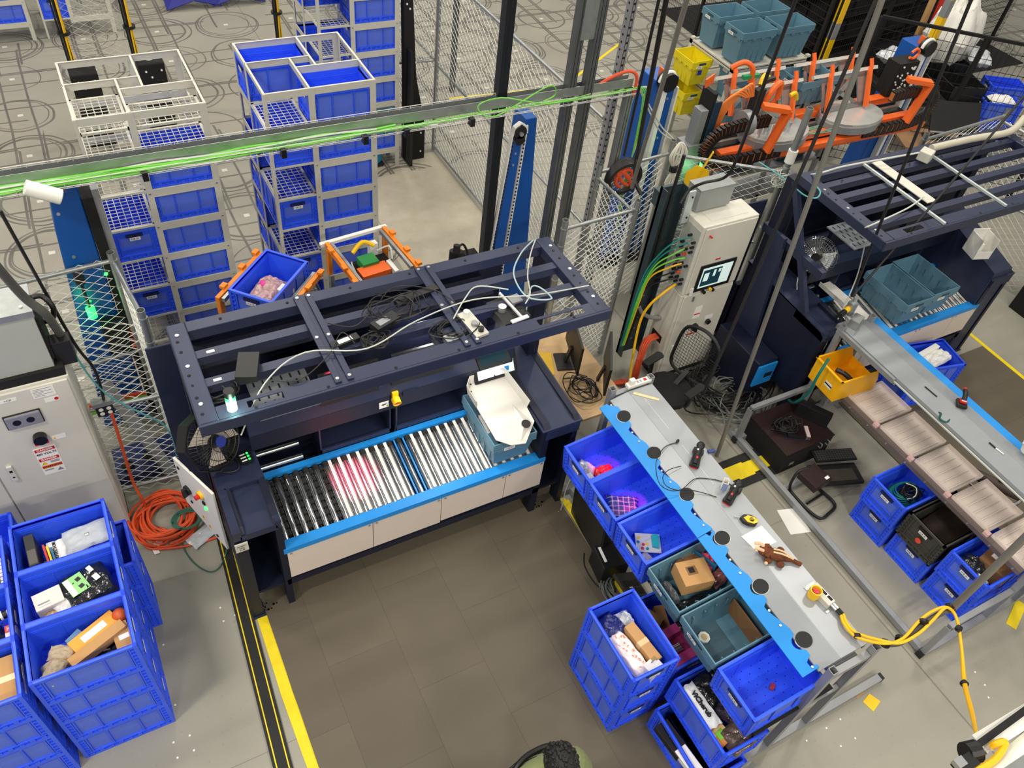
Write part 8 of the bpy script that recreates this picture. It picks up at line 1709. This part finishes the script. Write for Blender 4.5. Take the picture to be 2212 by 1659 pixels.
skin_mesh('shirt', sv, [(0, 1), (1, 2), (2, 3), (3, 4), (3, 5), (5, 6), (6, 7), (3, 8), (8, 9), (9, 10)], SHIRT, pr)
skin_mesh('trousers', [(0, .10, .50, .17, .14), (-.10, -.02, .53, .10), (-.13, -.36, .52, .08), (-.13, -.40, .14, .06), (.10, -.02, .53, .10), (.13, -.36, .52, .08), (.13, -.40, .14, .06)], [(0, 1), (1, 2), (2, 3), (0, 4), (4, 5), (5, 6)], mat('dark_trousers', (40, 42, 50), .8), pr)
for s in (-1, 1):
    h_ = []; e_ = [(0, 1)]
    h_ += [(s * .12, -.33, .75, .022, .014), (s * .115, -.40, .745, .034, .014)]
    for k in range(4):
        bx = s * (.115 - .026 + .0175 * k); ln = (.065, .075, .07, .055)[k]; i0 = len(h_); h_ += [(bx, -.42, .745, .009), (bx, -.42 - ln * .55, .742, .0085), (bx, -.42 - ln, .728, .0075)]; e_ += [(1, i0), (i0, i0 + 1), (i0 + 1, i0 + 2)]
    i0 = len(h_); h_ += [(s * .085, -.37, .74, .011), (s * .065, -.40, .735, .009)]; e_ += [(0, i0), (i0, i0 + 1)]
    skin_mesh('hand', h_, e_, SKIN, pr, 1)
hd = MB().ball((0, -.03, 1.37), .095, 12, sc=(.82, 1.02, 1.22)).cyl((0, -.12, 1.34), (0, -.145, 1.335), .014, 8, r2=.008).ball((-.08, -.02, 1.35), .02, 6, sc=(.4, .8, 1.3)).ball((.08, -.02, 1.35), .02, 6, sc=(.4, .8, 1.3)).build('head', SKIN, pr, smooth=True)
for s in (-1, 1): MB().ball((s * .032, -.112, 1.375), .012, 6).build('eye', WHITE, pr, smooth=True)
MB().ball((0, -.118, 1.30), .022, 6, sc=(1, .3, .3)).build('mouth', mat('lip', (170, 96, 84), .6), pr, smooth=True)
mb = MB(); rnd = random.Random(9); mb.ball((0, .005, 1.405), .105, 12, sc=(.95, 1.08, .98))
for k in range(150):
    a_, b_ = rnd.uniform(0, 2 * PI), rnd.uniform(-.25, 1.5); rr = .104
    q = (math.cos(a_) * math.cos(b_) * rr * .95, .01 + math.sin(a_) * math.cos(b_) * rr * 1.08, 1.405 + math.sin(b_) * rr * .98)
    if q[1] < -.085 and q[2] < 1.42: continue
    mb.ball(q, rnd.uniform(.008, .015), 4)
mb.build('hair', HAIR, pr, smooth=True)
r = thing('swivel_chair', 'black chair with a curved back in which the person sits', 'chair', (hx, hy, 0), 0)
MB().prism([(.24 * math.cos(2 * PI * k / 20), .06 + .24 * math.sin(2 * PI * k / 20)) for k in range(20)], .38, .43).build('seat', BLKM, r)
MB().tube([(-.21, .10, .92), (-.17, .17, 1.0), (-.07, .21, 1.03), (.07, .21, 1.03), (.17, .17, 1.0), (.21, .10, .92)], .020, 8).tube([(-.2, .2, .55), (-.20, .2, .8), (-.17, .17, 1.0)], .014, 8).tube([(.2, .2, .55), (.20, .2, .8), (.17, .17, 1.0)], .014, 8).build('back_frame', BLACK, r, smooth=True)
mb = MB()
for k in range(12): z = .56 + k * .04; mb.tube([(-.2, .2, z), (0, .235, z), (.2, .2, z)], .0025, 4)
mb.build('back_mesh', BLKM, r); MB().cyl((0, .06, .08), (0, .06, .38), .03, 12).build('gas_column', BOLT, r)
for k in range(5): a_ = 2 * PI * k / 5; MB().bar((0, .06, .08), (.3 * math.cos(a_), .06 + .3 * math.sin(a_), .05), .04, .03).cyl((.3 * math.cos(a_), .045 + .3 * math.sin(a_), .025), (.3 * math.cos(a_), .075 + .3 * math.sin(a_), .025), .025, 10).build('leg', BLACK, r)
